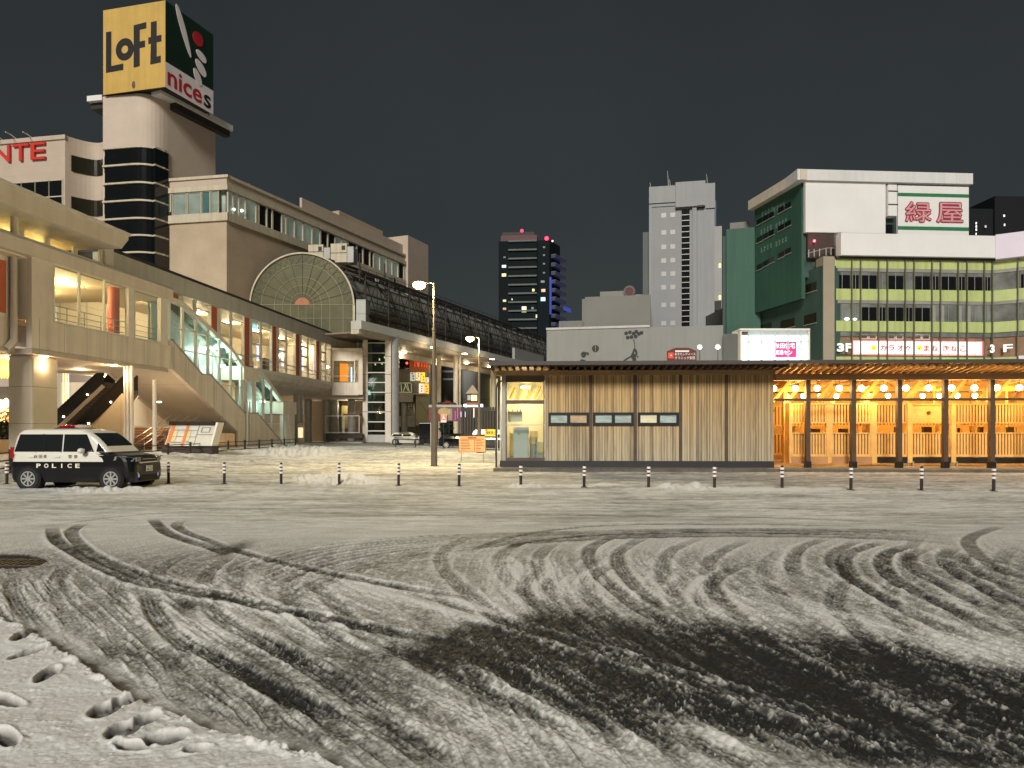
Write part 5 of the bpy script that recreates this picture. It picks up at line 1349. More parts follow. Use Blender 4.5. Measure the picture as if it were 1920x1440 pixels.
# conifer and small tree-top lights
t = thing('conifer', 'dark conifer standing between the round arcade columns', 'tree', P(836, 808, 100)-Vector((0, 0, 1.7)))
b_ = wloc(t); MB().tube(b_, b_+Vector((0, 0, 6.2)), .14, 8, .03).build('trunk', M_pole, t)
leafy('crown', None, None, (b_.x, b_.y, 1.6), 1.25, 1.25, 5.0, 1700, mat('conifer_green', (.012, .028, .018), .8, .5, 2), .24, True, t, 3)
for k, (x, r_) in enumerate(((826, .55), (840, .7), (849, .45))):
    leafy('shrub', ['rounded pale shrub on the hoarding top, left', 'rounded reddish shrub behind the hoarding', 'small round shrub right of the reddish one'][k], 'shrub', (P(x, 758, 88).x, 88, P(x, 759, 88).z), r_, r_, r_*.7, 420, mat('shrub_tone', [(.12, .12, .06), (.28, .07, .05), (.10, .12, .05)][k], .8, .4, 4), .12, seed=k)
# dark fence behind the cars
t = thing('slatted_fence', 'dark slatted fence with lit slots behind the parked cars', 'fence', P(905, 808, 80)-Vector((0, 0, 1.7)))
Q = Pl(864, 80, 1, 0); a, b_, z0, z1 = Q.rc(864, 940, 763, 790)
q = MB()
for s_ in np.arange(a, b_, .32): q.pbox(Q, s_, s_+.24, .1, z1, -.05, .05)
q.build('slats', mat('fence_dark', (.035, .028, .02), .6, .4, 1), t)
MB().pbox(Q, a, b_, z1-.3, z1-.2, -.15, -.06).pbox(Q, a, b_, 1.2, 1.3, -.15, -.06).build('rail', M_dark, t)
MB().pbox(Q, a, b_, .5, z1-.4, -.6, -.5).build('backing', M_dark, t)
MB().pbox(Q, Q.s(888), Q.s(889.3), Q.z(888, 783), Q.z(888, 765), .06, .12).build('lit_post', emis('lit_post', (.9, .85, .7), 1.4), t)
for x in (864, 872): MB().pbox(Q, Q.s(x), Q.s(x+1), Q.z(x, 782), Q.z(x, 772), .06, .1).build('lit_post', emis('lit_post2', (.7, .6, 1), 1.2), t)
# black panel board, road barrier, wheeled things
t = thing('black_panel', 'black rectangular panel on the kerb left of the near lamp post', 'panel', P(796, 808, 76)-Vector((0, 0, 1.7)))
Q = Pl(786, 76, 1, 0); a, b_, z0, z1 = Q.rc(786, 807, 794, 820)
MB().pbox(Q, a, b_, .35, z1, -.1, 0).build('board', M_black, t)
MB().pbox(Q, b_+.01, b_+.06, 0, z1+.1, -.1, .02).pbox(Q, a, b_, z1, z1+.05, -.12, .02).build('edge', M_frame, t)
for s_ in (a+.1, b_-.15): MB().pbox(Q, s_, s_+.06, 0, .35, -.1, 0).build('foot', M_dark, t)
bt = thing('street_railing', 'low dark street railing along the far kerb', 'railing', P(830, 808, 72)-Vector((0, 0, 1.7)))
q = MB(); y_ = 72
for x0, x1 in ((742, 786), (812, 940)):
    a, b_ = P(x0, 808, y_).x, P(x1, 808, y_).x
    MB().path([Vector((a, y_, .85)), Vector((b_, y_, .85))], .05, 6).path([Vector((a, y_, .45)), Vector((b_, y_, .45))], .04, 6).build('rail', M_dark, bt)
    for k in np.arange(a, b_, 2.0): MB().tube((k, y_, 0), (k, y_, .9), .06, 6).build('post', M_dark, bt)
MB().box(-26, 60, 74.5, 90, -.04, .14).build('far_pavement', mat('far_pave', (.2, .2, .17), .7, .4, .3)); tag(bpy.data.objects['far_pavement'], kind='structure')

# ------------------------------------------------------------------ low shelter behind left of timber building
q = thing('street_pole', 'thin pale utility post at the left corner of the timber building', 'post', P(932, 808, 34)-Vector((0, 0, 1.7)))
b_ = wloc(q); MB().tube(b_, b_+Vector((0, 0, 4.2)), .035, 8).build('post', M_frame, q)
# ------------------------------------------------------------------ apartment tower
AT = thing('apartment_tower', 'dark high-rise apartment block with pale balcony lines, lit windows and red roof lamps', 'high-rise', P(990, 808, 262)-Vector((0, 0, 1.7)))
F1 = Pl(1030, 255, 5.5, -.55); F2 = Pl(1030, 255, .5, 1.0)
wL = F1.s(935); wR = F2.s(1050); ztp = F1.z(1030, 450)
M_apt = mat('apartment_dark', (.008, .013, .015), .7, .2, .05, spec=.05); M_apt2 = mat('apartment_side', (.012, .014, .028), .7, .2, .05, spec=.05, emit=(.03, .05, .22), es=.12)
body = [xy(F1, wL), xy(F1, 0), xy(F2, wR), (xy(F2, wR)[0]+wL*F1.d[0], xy(F2, wR)[1]+4)]
foot(body, -.1, ztp, 'body', M_apt, AT)
MB().pbox(F1, F1.s(953), F1.s(1007), 0, ztp-1.0, 0, 1.2).build('balcony_stack', M_apt, AT)
M_bal = mat('balcony_edge', (.13, .145, .135), .6, spec=.1)
zz = lambda y: F1.z(981, y)
fl = [454]+[470.5+16.25*i for i in range(11)]
for y in fl: MB().pbox(F1, F1.s(954), F1.s(1007), zz(y)-.28, zz(y)+.28, 1.2, 2.0).build('balcony', M_bal, AT)
MB().pbox(F1, F1.s(938), F1.s(1006), ztp, ztp+2.6, -14, -2).build('roof_house', mat('roof_house_red', (.05, .016, .018), .6, .2, .1, emit=(.5, .03, .04), es=.06), AT)
MB().pbox(F1, F1.s(940), F1.s(1001), ztp+2.6, ztp+4.0, -13, -3).build('roof_screen', M_dark, AT)
b_ = F1.at(976, 440, -6); MB().tube(b_, F1.at(978, 425, -6), .15, 5).build('mast', M_dark, AT)
M_av = emis('aviation_red', (1, .02, .05), 8)
MB().sphere(F1.at(976, 424, -6), .55, 12, 8).build('red_beacon', M_av, AT); MB().sphere(F1.at(1025, 447.5, .4), .7, 12, 8).build('red_beacon', M_av, AT)
MB().sphere(F1.at(1036, 452.5, .4), .3, 8, 6).build('red_beacon', emis('aviation_small', (1, .3, .3), 6), AT)
for i in range(11):
    y = 462+i*13.2
    s0, s1 = .6, wR
    MB().pbox(F2, s0+1, s1+2, ztp-5-3.05*i*1.01-1.1, ztp-5-3.05*i*1.01+.0, .0, 1.7).build('side_balcony', mat('side_balcony', (.04, .045, .07), .5, .2, .1, emit=(.12, .15, .5), es=.05) if i == 0 else bpy.data.materials['side_balcony'], AT)
    MB().pbox(F2, s0+1, s1+2, ztp-5-3.05*i*1.01, ztp-5-3.05*i*1.01+.2, .0, 1.8).build('side_rail', M_bal, AT)
M_blue = emis('blue_strip', (.08, .12, .7), .35, .3, .1)
MB().pbox(F2, .2, 1.4, zz(590), zz(520), .02, .3).build('blue_light_strip', M_blue, AT); MB().pbox(F2, 9, 16, zz(576), zz(568), 1.85, 1.95).build('blue_light_strip', M_blue, AT)
for x, y, w, h, c, e_ in ((941, 497, 8, 5, (.75, .85, 1), 1.0), (941, 513, 8, 5.5, (1, .85, .4), 1.2), (1015, 542, 7.5, 5.5, (1, .7, .4), .5), (1014, 557.5, 8.5, 7, (.5, .95, 1), 1.4), (979, 576, 8.5, 10.5, (1, 1, .55), 1.5),
     (998.5, 543, 4, 4.5, (1, .9, .4), 1.3), (943, 562, 6, 4, (.9, .9, .5), .7), (943, 577, 6, 4, (.9, .45, .25), .5), (1005, 591, 2.5, 6, (.9, .9, .55), .8), (960, 561, 1.5, 3, (1, 1, .8), 1), (1014, 526, 7, 4, (.3, .3, .35), .3),
     (1018, 477, 4, 3, (.2, .2, .26), .3), (1018, 493, 4, 3, (.2, .2, .26), .3), (1018, 510, 4, 3, (.2, .2, .26), .3), (1018, 462, 4, 3, (.2, .2, .26), .3), (944, 481, 4, 3, (.2, .2, .22), .3), (997, 577, 4, 4, (.3, .3, .4), .3)):
    n = 2.02 if 953 < x < 1006 else .02
    a, b_, z0, z1 = F1.rc(x, x+w, y, y+h); MB().pbox(F1, a, b_, z0, z1, n-.8, n-.7 if n > 1 else .06).build('lit_window', emis('apt_window', c, e_*.75, .25, 1), AT)

# ------------------------------------------------------------------ blank-walled grey building with mural
GB = thing('mural_building', 'long low grey building with a blank wall bearing small black drawings', 'building', P(1120, 808, 84)-Vector((0, 0, 1.7)))
M_gb = mat('grey_render', (.22, .225, .22), .75, .1, .15, dirt=.08)
Q = Pl(1025, 84, 1, -.2)
MB().pbox(Q, 0, Q.s(1356), -.1, Q.z(1025, 619), -14, 0).build('wall', M_gb, GB)
MB().pbox(Q, -.05, Q.s(1218), Q.z(1025, 619), Q.z(1025, 615), -14, .12).build('coping', M_grey, GB)
MW = 2.0
M_mk = mat('mural_black', (.02, .022, .022), .7, .2, 3)
def stroke(pl, pts, w, n, nm, m, par):
    MBq = MB()
    for a, b_ in zip(pts[:-1], pts[1:]):
        p, q_ = pl.at(*a, n), pl.at(*b_, n); MBq.bar(p, q_, .03, w*1.9)
    return MBq.build(nm, m, par)
def dot(pl, x, y, r, n, nm, m, par, k=14, sy=1.0):
    c = (pl.s(x), pl.z(x, y)); rr_ = r/F*pl.Y(x)
    return MB().shape(pl, [(c[0]+rr_*math.cos(6.2832*i/k), c[1]+rr_*sy*math.sin(6.2832*i/k)) for i in range(k)], n-.02, n+.02).build(nm, m, par)
dot(Q, 1116.5, 653.5, 6.6, .05, 'round_vent', M_dark, GB)
stroke(Q, [(1116.5, 648), (1116.5, 659)], .06, .1, 'vent_bar', M_grey, GB)
mw = thing('wall_mural', 'black drawing of a cluster of balloons and two small figures on the grey wall', 'mural', Q.at(1150, 670))
for x, y in ((1174, 625), (1181, 623), (1188, 625.5), (1193, 622), (1198, 626), (1203, 624), (1177, 633), (1184, 632), (1192, 631)): dot(Q, x, y, 3.5, .03, 'balloon', M_mk, mw, 12)
stroke(Q, [(1188, 636), (1190, 646), (1190.5, 654)], .05, .03, 'string', M_mk, mw)
stroke(Q, [(1190, 654), (1187, 662), (1184, 668), (1188, 674), (1187, 680)], .12, .03, 'figure', M_mk, mw)
stroke(Q, [(1191, 655), (1194, 663), (1190, 670), (1192, 679)], .12, .03, 'figure', M_mk, mw)
stroke(Q, [(1184, 668), (1175, 673), (1167, 679)], .09, .03, 'figure', M_mk, mw)
stroke(Q, [(1090, 665), (1092, 661), (1097, 661), (1098, 666), (1094, 670), (1090, 666)], .1, .03, 'figure', M_mk, mw)
stroke(Q, [(1097, 662), (1103, 662), (1102, 666)], .1, .03, 'figure', M_mk, mw)
dot(Q, 1094, 664.5, 2.4, .04, 'figure', M_mk, mw, 10); dot(Q, 1188, 668, 3.6, .04, 'figure', M_mk, mw, 10, 1.6); dot(Q, 1196, 669, 1.6, .04, 'figure', M_mk, mw, 8)
stroke(Q, [(1089, 675), (1095, 676), (1103, 681), (1112, 682)], .1, .03, 'figure', M_mk, mw); stroke(Q, [(1089, 675), (1090, 681)], .1, .03, 'figure', M_mk, mw)
# stepped blocks behind
M_gb2 = mat('grey_render_b', (.18, .178, .165), .75, .12, .12)
Q = Pl(1097, 102, 1, -.2)
t = thing('stepped_block', 'plain grey-beige block rising behind the mural building, left of the white tower', 'building', P(1150, 808, 104)-Vector((0, 0, 1.7)))
MB().pbox(Q, 0, Q.s(1220), 0, Q.z(1097, 557), -10, 0).build('wall', M_gb2, t)
MB().pbox(Q, Q.s(1090), -.02, 0, Q.z(1097, 558), -8, -1).build('side_wing', M_gb2, t)
MB().pbox(Q, Q.s(1047), Q.s(1092), 0, Q.z(1060, 601), -8, -.5).build('low_wing', mat('low_wing', (.16, .17, .16), .8, .2, .2), t)
Q = Pl(1125, 125, 1, -.2)
t = thing('roundel_block', 'low far roof block carrying a dark red round emblem', 'building', P(1170, 808, 127)-Vector((0, 0, 1.7)))
MB().pbox(Q, 0, Q.s(1170), 0, Q.z(1125, 547), -8, 0).build('wall', mat('far_grey', (.22, .22, .2), .8, .15, .15), t)
MB().pbox(Q, Q.s(1170), Q.s(1220), 0, Q.z(1180, 552), -8, -.5).build('wall', M_grey, t)
dot(Q, 1180, 547, 11, .3, 'emblem_rim', mat('emblem_rim', (.13, .10, .095)), t, 24); dot(Q, 1180, 547, 7.5, .36, 'emblem', mat('emblem_red', (.085, .012, .014), .6), t, 24)

# ------------------------------------------------------------------ pale tower
WT = thing('pale_tower', 'tall pale tower with paired small windows and a dark vertical window strip', 'tower', P(1275, 808, 110)-Vector((0, 0, 1.7)))
M_wt = mat('tower_pale', (.25, .255, .265), .7, .10, .15, fine=6, grain=.03); M_wt2 = mat('tower_pale_light', (.28, .285, .295), .7, .08, .15, dirt=.08)
Q = Pl(1217, 110, 1, -.2); zz = lambda y: Q.z(1217, y)
def rw(a, b, yt, yb, n0, n1, nm, m, par=WT): return MB().pbox(Q, Q.s(a), Q.s(b), zz(yb) if yb < 800 else -.1, zz(yt), n0, n1).build(nm, m, par)
rw(1217, 1307, 383, 900, -12, 0, 'shaft', M_wt)
rw(1217, 1222, 384, 617, .0, .15, 'edge_rib', M_wt2); rw(1298, 1306, 384, 900, 0, .4, 'edge_rib', M_wt2)
rw(1222.2, 1298, 384, 389, 0, .15, 'top_rib', M_wt2)
rw(1217, 1266, 352, 383, -12, .35, 'crown', M_wt2); rw(1266.2, 1322, 348, 394, -12, .7, 'crown', M_wt2); rw(1322.2, 1341, 350, 396, -12, -.2, 'crown', M_wt2)
rw(1307.2, 1323, 396, 900, -11, .1, 'side_pier', M_wt2); rw(1323.3, 1340, 398, 900, -11, -.3, 'side_pier', M_wt2)
rw(1306, 1320, 393, 396, .2, .75, 'shadow_gap', M_dark)
rw(1278, 1293, 397, 665, .0, .05, 'strip_glass', M_black)
q = MB()
for i in range(25):
    y = 407+i*10.45; q.pbox(Q, Q.s(1278), Q.s(1293), zz(y)-.05, zz(y)+.05, .05, .12)
q.build('strip_bars', M_grey, WT)
for x in (1281, 1290): pass
for i, y in enumerate((405.5, 437.5, 464.5, 490, 515, 540, 573, 607, 644)):
    for x in (1240, 1257):
        rw(x, x+9, y-4.3, y+4.3, 0, .04, 'small_window', mat('frosted', (.36, .36, .355), .4, .1, 1) if (i == 0 and x == 1240) else bpy.data.materials['frosted'])
rw(1205, 1217, 430, 900, -8, -1.5, 'rear_wing', mat('rear_wing', (.11, .12, .12), .8, .1, .2))
rw(1341.3, 1357, 421, 900, -14, -3, 'rear_wing', mat('rear_wing2', (.34, .34, .33), .8, .1, .2)); rw(1341, 1348, 365, 421, -12, -5, 'blue_panel', mat('blue_panel', (.03, .045, .14), .5))
for x, y in ((1351, 496), (1351, 556)): rw(x, x+4, y-4, y+4, -2.98, -2.9, 'lit_window', emis('wt_lit', (1, .75, .3), 1.2))
rw(1341, 1355, 564, 582, -3, -2, 'balcony', M_dark)
for x, ht in ((1222, 24), (1256, 46), (1260, 30), (1332, 40)):
    b_ = Q.at(x, 350, -4); MB().tube(b_, b_+Vector((-.3, 0, ht/F*112)), .12, 6, .05).build('antenna', M_grey, WT)
# flood lights at the foot of the tower
for x in (1312, 1346):
    t = thing('flood_light', 'small white floodlight on the low roof, '+('left of the pair beside the dark red sign' if x < 1320 else 'right of the pair near the green block'), 'floodlight', P(x, 652, 72))
    MB().sphere(P(x, 651, 72), .16, 10, 8).build('lens', emis('flood', (.85, 1, .85), 35), t)
    MB().sphere(P(x, 651, 72.3), .3, 10, 8).build('housing', M_white, t); MB().tube(P(x, 652, 72.3), P(x, 675, 72.3), .04, 6).build('stem', M_dark, t)
    lamp('flood_glow', P(x, 647, 71), 60, (.85, 1, .85), .2)
# clinic sign
CS = thing('roof_sign', 'dark red rooftop signboard with white characters above the timber building', 'signboard', P(1279, 690, 62))
Q = Pl(1252, 62, 1, 0); zz = lambda y: Q.z(1252, y); S_ = Q.s
MB().shape(Q, [(S_(1252), zz(680)), (S_(1306), zz(680)), (S_(1306), zz(658)), (S_(1292), zz(652)), (S_(1266), zz(652)), (S_(1252), zz(658))], -.3, 0).build('board', mat('sign_maroon', (.10, .014, .014), .5, .1, 1), CS)
MB().pbox(Q, S_(1252.5), S_(1263), zz(672), zz(661), .002, .03).build('red_square', mat('sq_red', (.55, .05, .03), .5, emit=(.6, .05, .03), es=.25), CS)
dot(Q, 1258, 666.5, 1.6, .05, 'blossom', M_white, CS, 5)
MB().pbox(Q, S_(1266), S_(1292), zz(660), zz(657), .002, .03).build('white_strip', M_white, CS)
lettering(Q, 'あきたレディース', S_(1265), S_(1304), zz(666.5), zz(661), .02, M_white, CS, off=.01)
lettering(Q, 'クリニック安田', S_(1265), S_(1303), zz(674), zz(668), .02, M_white, CS, off=.01)
q = MB(); [q.pbox(Q, S_(x), S_(x+1.6), zz(679), zz(677), .002, .02) for x in (1267, 1270, 1276, 1279, 1282, 1285)]; q.build('small_print', M_white, CS)
for x in (1262, 1296): MB().tube(P(x, 682, 62.3), Vector((P(x, 0, 62.3).x, 62.3, 0)), .08, 6).build('post', M_dark, CS)

# ------------------------------------------------------------------ green building
GN = thing('green_building', 'green and lime office block with ribbon windows and large white roof boards', 'office block', P(1650, 808, 72)-Vector((0, 0, 1.7)))
M_green = mat('green_wall', (.026, .088, .062), .7, .16, .2, panel=[((0, 1, 0), 2.2, .03, .15), ((0, 0, 1), 3.5, .05, .12)], dirt=.2)
M_green2 = mat('green_wall_b', (.036, .074, .062), .7, .15, .2, dirt=.2)
G1 = Pl(1562, 72, 11, .75); GL = Pl(1533, 72.1, -.196, 1.0)       # front; left face recedes
z = lambda y: G1.z(1562, y)
eR = G1.s(1860)
G2o = G1.pt(eR, 0); G2 = Pl(960, 10, 1, 0); G2.o = (G2o.x, G2o.y); a_ = R(34); G2.d = (math.cos(a_), -math.sin(a_)) if False else (math.cos(R(-34)), math.sin(R(-34))); G2.n = (-math.sin(R(34)), -math.cos(R(34)))
body = [xy(G1, G1.s(1536)+.6, -.7), xy(G1, eR-.2, -.7), xy(G2, 26, -.7), (xy(G2, 26)[0]+4, 110), (xy(G1, 0)[0]-3, 110)]
foot(body, -.1, z(484), 'body', mat('lime_core', (.10, .10, .085), .7), GN)
# beige end pier + green left side
MB().pbox(G1, G1.s(1541), -.02, -.1, z(484)+.1, -1.2, .3).build('beige_pier', mat('beige_pier', (.30, .26, .19), .7, .1, .3), GN)
GLo = G1.pt(G1.s(1541), 0, .2); GL = Pl(960, 10, 1, 0); GL.o = (GLo.x, GLo.y); L_ = math.hypot(.196, 1); GL.d = (.196/L_, -1/L_); GL.n = (-1/L_*1.0, -.196/L_)
gs = lambda px: GL.s(px)
sBk = gs(1418)
gz = lambda px, py: GL.z(px, py)
MB().pbox(GL, sBk, -.01, -.1, GL.z(1536, 500), -2, 0).build('green_side', M_green2, GN)
# upper tower block, slightly set back
UP = Pl(1505, 74, 11, .75); uz = lambda y: UP.z(1505, y)
UL_ = Pl(960, 10, 1, 0); UL_.o = (UP.o[0], UP.o[1]); UL_.d = GL.d; UL_.n = GL.n
uR = UP.s(1808); uB = UL_.s(1417)
ub = [xy(UP, 0), xy(UP, uR), (xy(UP, uR)[0]+4, xy(UP, uR)[1]+26), xy(UL_, uB)]
foot(ub, uz(520), uz(342), 'upper_block', M_green2, GN)
MB().pbox(UL_, uB, 0.0, uz(560), uz(343), -.3, .12).build('green_side', M_green, GN)
MB().pbox(UP, -1.0, uR+.3, uz(343), uz(323), -3, .9).build('crown', mat('crown_white', (.60, .60, .59), .6, .06, .3, dirt=.1), GN)
MB().pbox(UL_, uB-.3, .9, uz(343)+.02, uz(323)-.02, -3, .8).build('crown', M_deckplain, GN)
q = MB()
for k in range(14): a = 1510+k*12; q.path([UP.at(a, 343, .5), UP.at(a+6, 339, .8), UP.at(a+12, 343, .5)], .035, 4)
q.build('board_brackets', M_dark, GN)
M_bd = mat('white_board', (.66, .65, .64), .55, .05, .3, emit=(.6, .58, .57), es=.05, panel=[((1, 0, 0), 1.5, .02, .06)])
MB().pbox(UP, 0.02, UP.s(1654), uz(438), uz(343.5), .13, .6).build('blank_board', M_bd, GN)
q = MB().pbox(UP, UP.s(1656), UP.s(1672), uz(406), uz(348), .0, .9).build('board_column', M_bd, GN)
MB().pbox(UP, UP.s(1656), UP.s(1674), uz(385)-.06, uz(385)+.06, .9, .93).pbox(UP, UP.s(1656), UP.s(1674), uz(360)-.06, uz(360)+.06, .9, .93).build('seam', M_dark, GN)
MB().pbox(UP, UP.s(1656), UP.s(1675), uz(440), uz(418), -.1, .1).build('dark_window', M_black, GN)
SG = thing('sign_wall', 'white roof sign with two large outlined pink-red characters between green stripes', 'sign', UP.at(1742, 440, .6))
a, b_ = UP.s(1677), UP.s(1809)
MB().pbox(UP, a, b_, uz(442), uz(347), .25, .6).build('board', M_bd, SG)
MB().pbox(UP, a, b_, uz(367), uz(361), .6, .64).build('green_stripe', mat('stripe', (.02, .16, .06), .5), SG); MB().pbox(UP, a, b_, uz(430), uz(423.5), .6, .64).build('green_stripe', bpy.data.materials['stripe'], SG)
M_pk = mat('char_pink', (.55, .30, .32), .5, .1, 1); M_ro = mat('char_rim', (.33, .025, .05), .5)
for ch, xa, xb in (('緑', 1689, 1740), ('屋', 1747, 1799)):
    for j in range(8):
        dx, dz = .11*math.cos(j*.785), .11*math.sin(j*.785)
        lettering(UP, ch, UP.s(xa)+.12+dx, UP.s(xb)-.12+dx, uz(417)+.12+dz, uz(376)-.12+dz, .65+.002*j, M_ro, SG, 'character_rim')
    lettering(UP, ch, UP.s(xa)+.12, UP.s(xb)-.12, uz(417)+.12, uz(376)-.12, .69, M_pk, SG, 'character_face')
# windows of the green side (upper)
def gw(pl, x0, x1, y0l, y1l, nm='window', m=M_black, n=.13):
    s0, s1 = pl.s(x0), pl.s(x1); zt_, zb_ = pl.z(x0, y0l), pl.z(x0, y1l)
    f = MB().pbox(pl, s0-.08, s1+.08, zb_-.08, zb_, n-.05, n+.07).build(nm, M_grey, GN)
    MB().pbox(pl, s0, s1, zb_, zt_, n-.05, n+.02).build('pane', m, f)
for (ya, yb) in ((413, 423), (446.5, 456.5), (497.5, 507.5)):
    for x0, x1 in ((1421, 1431.5), (1432.5, 1442), (1443, 1453)): gw(UL_, x0, x1, ya-(x0-1421)*.55, yb-(x0-1421)*.55)
    for x0, x1 in ((1461, 1472), (1474, 1485)): gw(UL_, x0, x1, ya-(x0-1421)*.55, yb-(x0-1421)*.55)
for x0, x1, ya, yb in ((1424, 1447, 560, 577), (1464, 1490, 549, 565), (1502, 1531, 537, 553), (1424, 1447, 610, 625), (1464, 1490, 602, 618), (1508, 1531, 592, 610)):
    gw(GL, x0, x1, ya, yb, m=M_bay, n=.01)
lettering(UL_, 'MiDORiYA', UL_.s(1437), UL_.s(1478), UL_.z(1437, 398), UL_.z(1437, 384), .16, mat('faded_letters', (.16, .24, .2), .7), GN, 'faded_lettering', off=.02) if False else None
for ch, x0, x1, ya, yb in (('B', 1429, 1439, 401, 386), ('M', 1441, 1449, 398, 381), ('O', 1450, 1456, 394, 378), ('R', 1458, 1465, 390, 374)): pass
M_fad = mat('faded_print', (.14, .22, .19), .7, .3, 3)
for (xa, ya) in ((1428, 432), (1456, 420), (1428, 466), (1456, 454), (1430, 398), (1452, 390)):
    q = MB(); g_ = random.Random(xa*7+ya)
    for j in range(4):
        for k in range(2):
            x = xa+j*6; y = ya-j*3+k*5; q.pbox(UL_, UL_.s(x), UL_.s(x+g_.uniform(2, 4.5)), UL_.z(x, y+3), UL_.z(x, y+1), .125, .14); q.pbox(UL_, UL_.s(x+1), UL_.s(x+2), UL_.z(x, y+4.2), UL_.z(x, y-1), .125, .142)
    q.build('faded_lettering', M_fad, GN)
# balcony zone between upper block and curtain wall
MB().pbox(UP, 0.3, UP.s(1566), uz(486), uz(440), .2, .5).build('dark_recess', mat('recess_brown', (.05, .03, .025), .7), GN)
MB().sphere(UP.at(1519, 456, .9), .12, 8, 6).build('red_lamp', emis('red_lamp_b', (1, .04, .08), 18), GN)
q = MB()
for x in (1505, 1515, 1525, 1537, 1546, 1555): q.tube(UP.at(x, 488-(x-1505)*.1, 1.3), UP.at(x, 474-(x-1505)*.1, 1.3), .04, 5)
q.path([UP.at(1503, 481, 1.3), UP.at(1538, 471, 1.3), UP.at(1557, 471, 1.3)], .04, 5).build('railing', M_grey, GN)
MB().pbox(UP, UP.s(1559), UP.s(1567), uz(486), uz(440), .3, 1.2).build('grey_pier', M_grey, GN)
# white fascia boards over the curtain wall
MB().pbox(G1, G1.s(1570), eR+.05, z(481), z(440), -.3, .7).build('white_fascia', M_bd, GN)
MB().pbox(G2, .3, 26, z(484)-.0, z(438), -.3, .7).build('white_fascia', mat('fascia_lit_side', (.62, .56, .66), .5, .05, .3, emit=(.55, .45, .6), es=.10), GN)  # angled side: its brighter purplish light put into colour and glow
MB().pbox(G1, G1.s(1566), eR, z(485), z(481)-.02, 0, .3).build('fascia_shadow_gap', M_dark, GN)
# curtain wall
M_lime = mat('lime_panel', (.44, .51, .20), .5, .1, .5, panel=None, dirt=.2)
M_mul = mat('mullion_dark', (.13, .13, .085), .45, .15, 2)
M_rib = mat('ribbon_glass', (.13, .135, .125), .15, .7, .35, spec=.7, emit=(.14, .14, .12), es=.25)
def curtain(pl, s0, s1, muls):
    bands = [(485, 502), (541, 562), (601, 621)]
    for ya, yb in bands:
        MB().pbox(pl, s0, s1, z(yb), z(ya), -.3, 0).build('lime_band', M_lime, GN)
    MB().pbox(pl, s0, s1, z(690), z(668.5), -.3, 0).build('lime_band', M_lime, GN)
    for ya, yb in ((502, 541), (562, 601), (621, 630)):
        MB().pbox(pl, s0, s1, z(yb)+.01, z(ya)-.01, -.4, -.1).build('ribbon_window', M_rib, GN)
        if yb-ya > 20:
            MB().pbox(pl, s0, s1, z(ya+6), z(ya)-.01, -.1, -.02).build('window_header', mat('header', (.24, .24, .21), .5, .3, .6) if 'header' not in bpy.data.materials else bpy.data.materials['header'], GN)
            g_ = random.Random(int(ya)); prev = s0
            for m0, m1 in zip(muls[:-1], muls[1:]):
                if g_.random() < .72: MB().pbox(pl, m0+.25, m1-.1, z(yb)+.02, z(ya+13), -.095, -.04).build('dark_pane', M_black, GN)
                elif g_.random() < .5: MB().pbox(pl, m0+.1, m0+.5, z(yb)+.02, z(ya+8), -.095, -.03).build('blind', M_grey, GN)
                mm = (m0+m1)/2; MB().pbox(pl, mm-.02, mm+.02, z(yb), z(ya+8), -.04, .0).build('thin_bar', M_grey, GN)
    for m0 in muls: MB().pbox(pl, m0-.04, m0+.04, 4.0, z(484.5), -.0, .22).build('mullion', M_mul, GN)
ms1 = [G1.s(x) for x in (1562.5, 1596, 1612.5, 1646, 1662.5, 1696, 1712.5, 1746, 1762, 1795, 1811.5, 1844, 1859)]
curtain(G1, 0, eR, ms1)
ms2 = [.6+k for k in (1.6, 2.6, 4.4, 5.4, 7.2, 8.2, 10, 11, 12.8, 13.8, 15.6, 17.5, 19.5, 21.5, 23.5)]
curtain(G2, 0, 26, ms2)
# third floor level strip
MB().pbox(G1, 0, eR, z(668), z(630), -.5, -.25).build('dim_floor', mat('floor_dim', (.20, .12, .07), .6, .5, .6, emit=(.3, .12, .05), es=.12), GN)
MB().pbox(G2, 0, 26, z(668), z(630), -.5, -.25).build('dim_floor', bpy.data.materials['floor_dim'], GN)
KS = thing('karaoke_sign', 'long backlit white window sign with orange-red characters and a red border', 'lit sign', G1.at(1710, 665, .1))
a, b_ = G1.s(1599), G1.s(1844.5)
zz0, zz1 = z(664.5), z(636.5)
MB().pbox(G1, a, b_, zz0, zz1, -.2, -.02).build('light_box', emis('lightbox', (1, .95, .95), 1.25, .03, 1), KS)
M_rd = emis('sign_border', (1, .2, .2), .9)
MB().pbox(G1, a, b_, zz1-.13, zz1, -.02, .02).pbox(G1, a, b_, zz0, zz0+.1, -.02, .02).pbox(G1, a, a+.08, zz0+.1, zz1-.13, -.02, .02).pbox(G1, b_-.22, b_, zz0+.1, zz1-.13, -.02, .02).build('border', M_rd, KS)
M_og = emis('sign_text', (.62, .05, .0), .45)
for ch, x in zip('カラオケ', (1650, 1666, 1682.5, 1698)): lettering(G1, ch, G1.s(x), G1.s(x+11.5), z(657), z(646), .0, M_og, KS, 'character', off=.035)
for ch, x in zip('まねきねこ', (1732, 1747.5, 1768, 1783, 1800)): lettering(G1, ch, G1.s(x), G1.s(x+10.5), z(657.5), z(645.5), .0, M_og, KS, 'character', off=.03)
for x in (1638, 1723.5): dot(G1, x, 652, 4.8, .02, 'yellow_disc', emis('disc', (1, .85, .02), 1.0), KS, 20, .95); dot(G1, x, 654, 1.2, .05, 'disc_mark', M_ink, KS, 8)
q = MB()
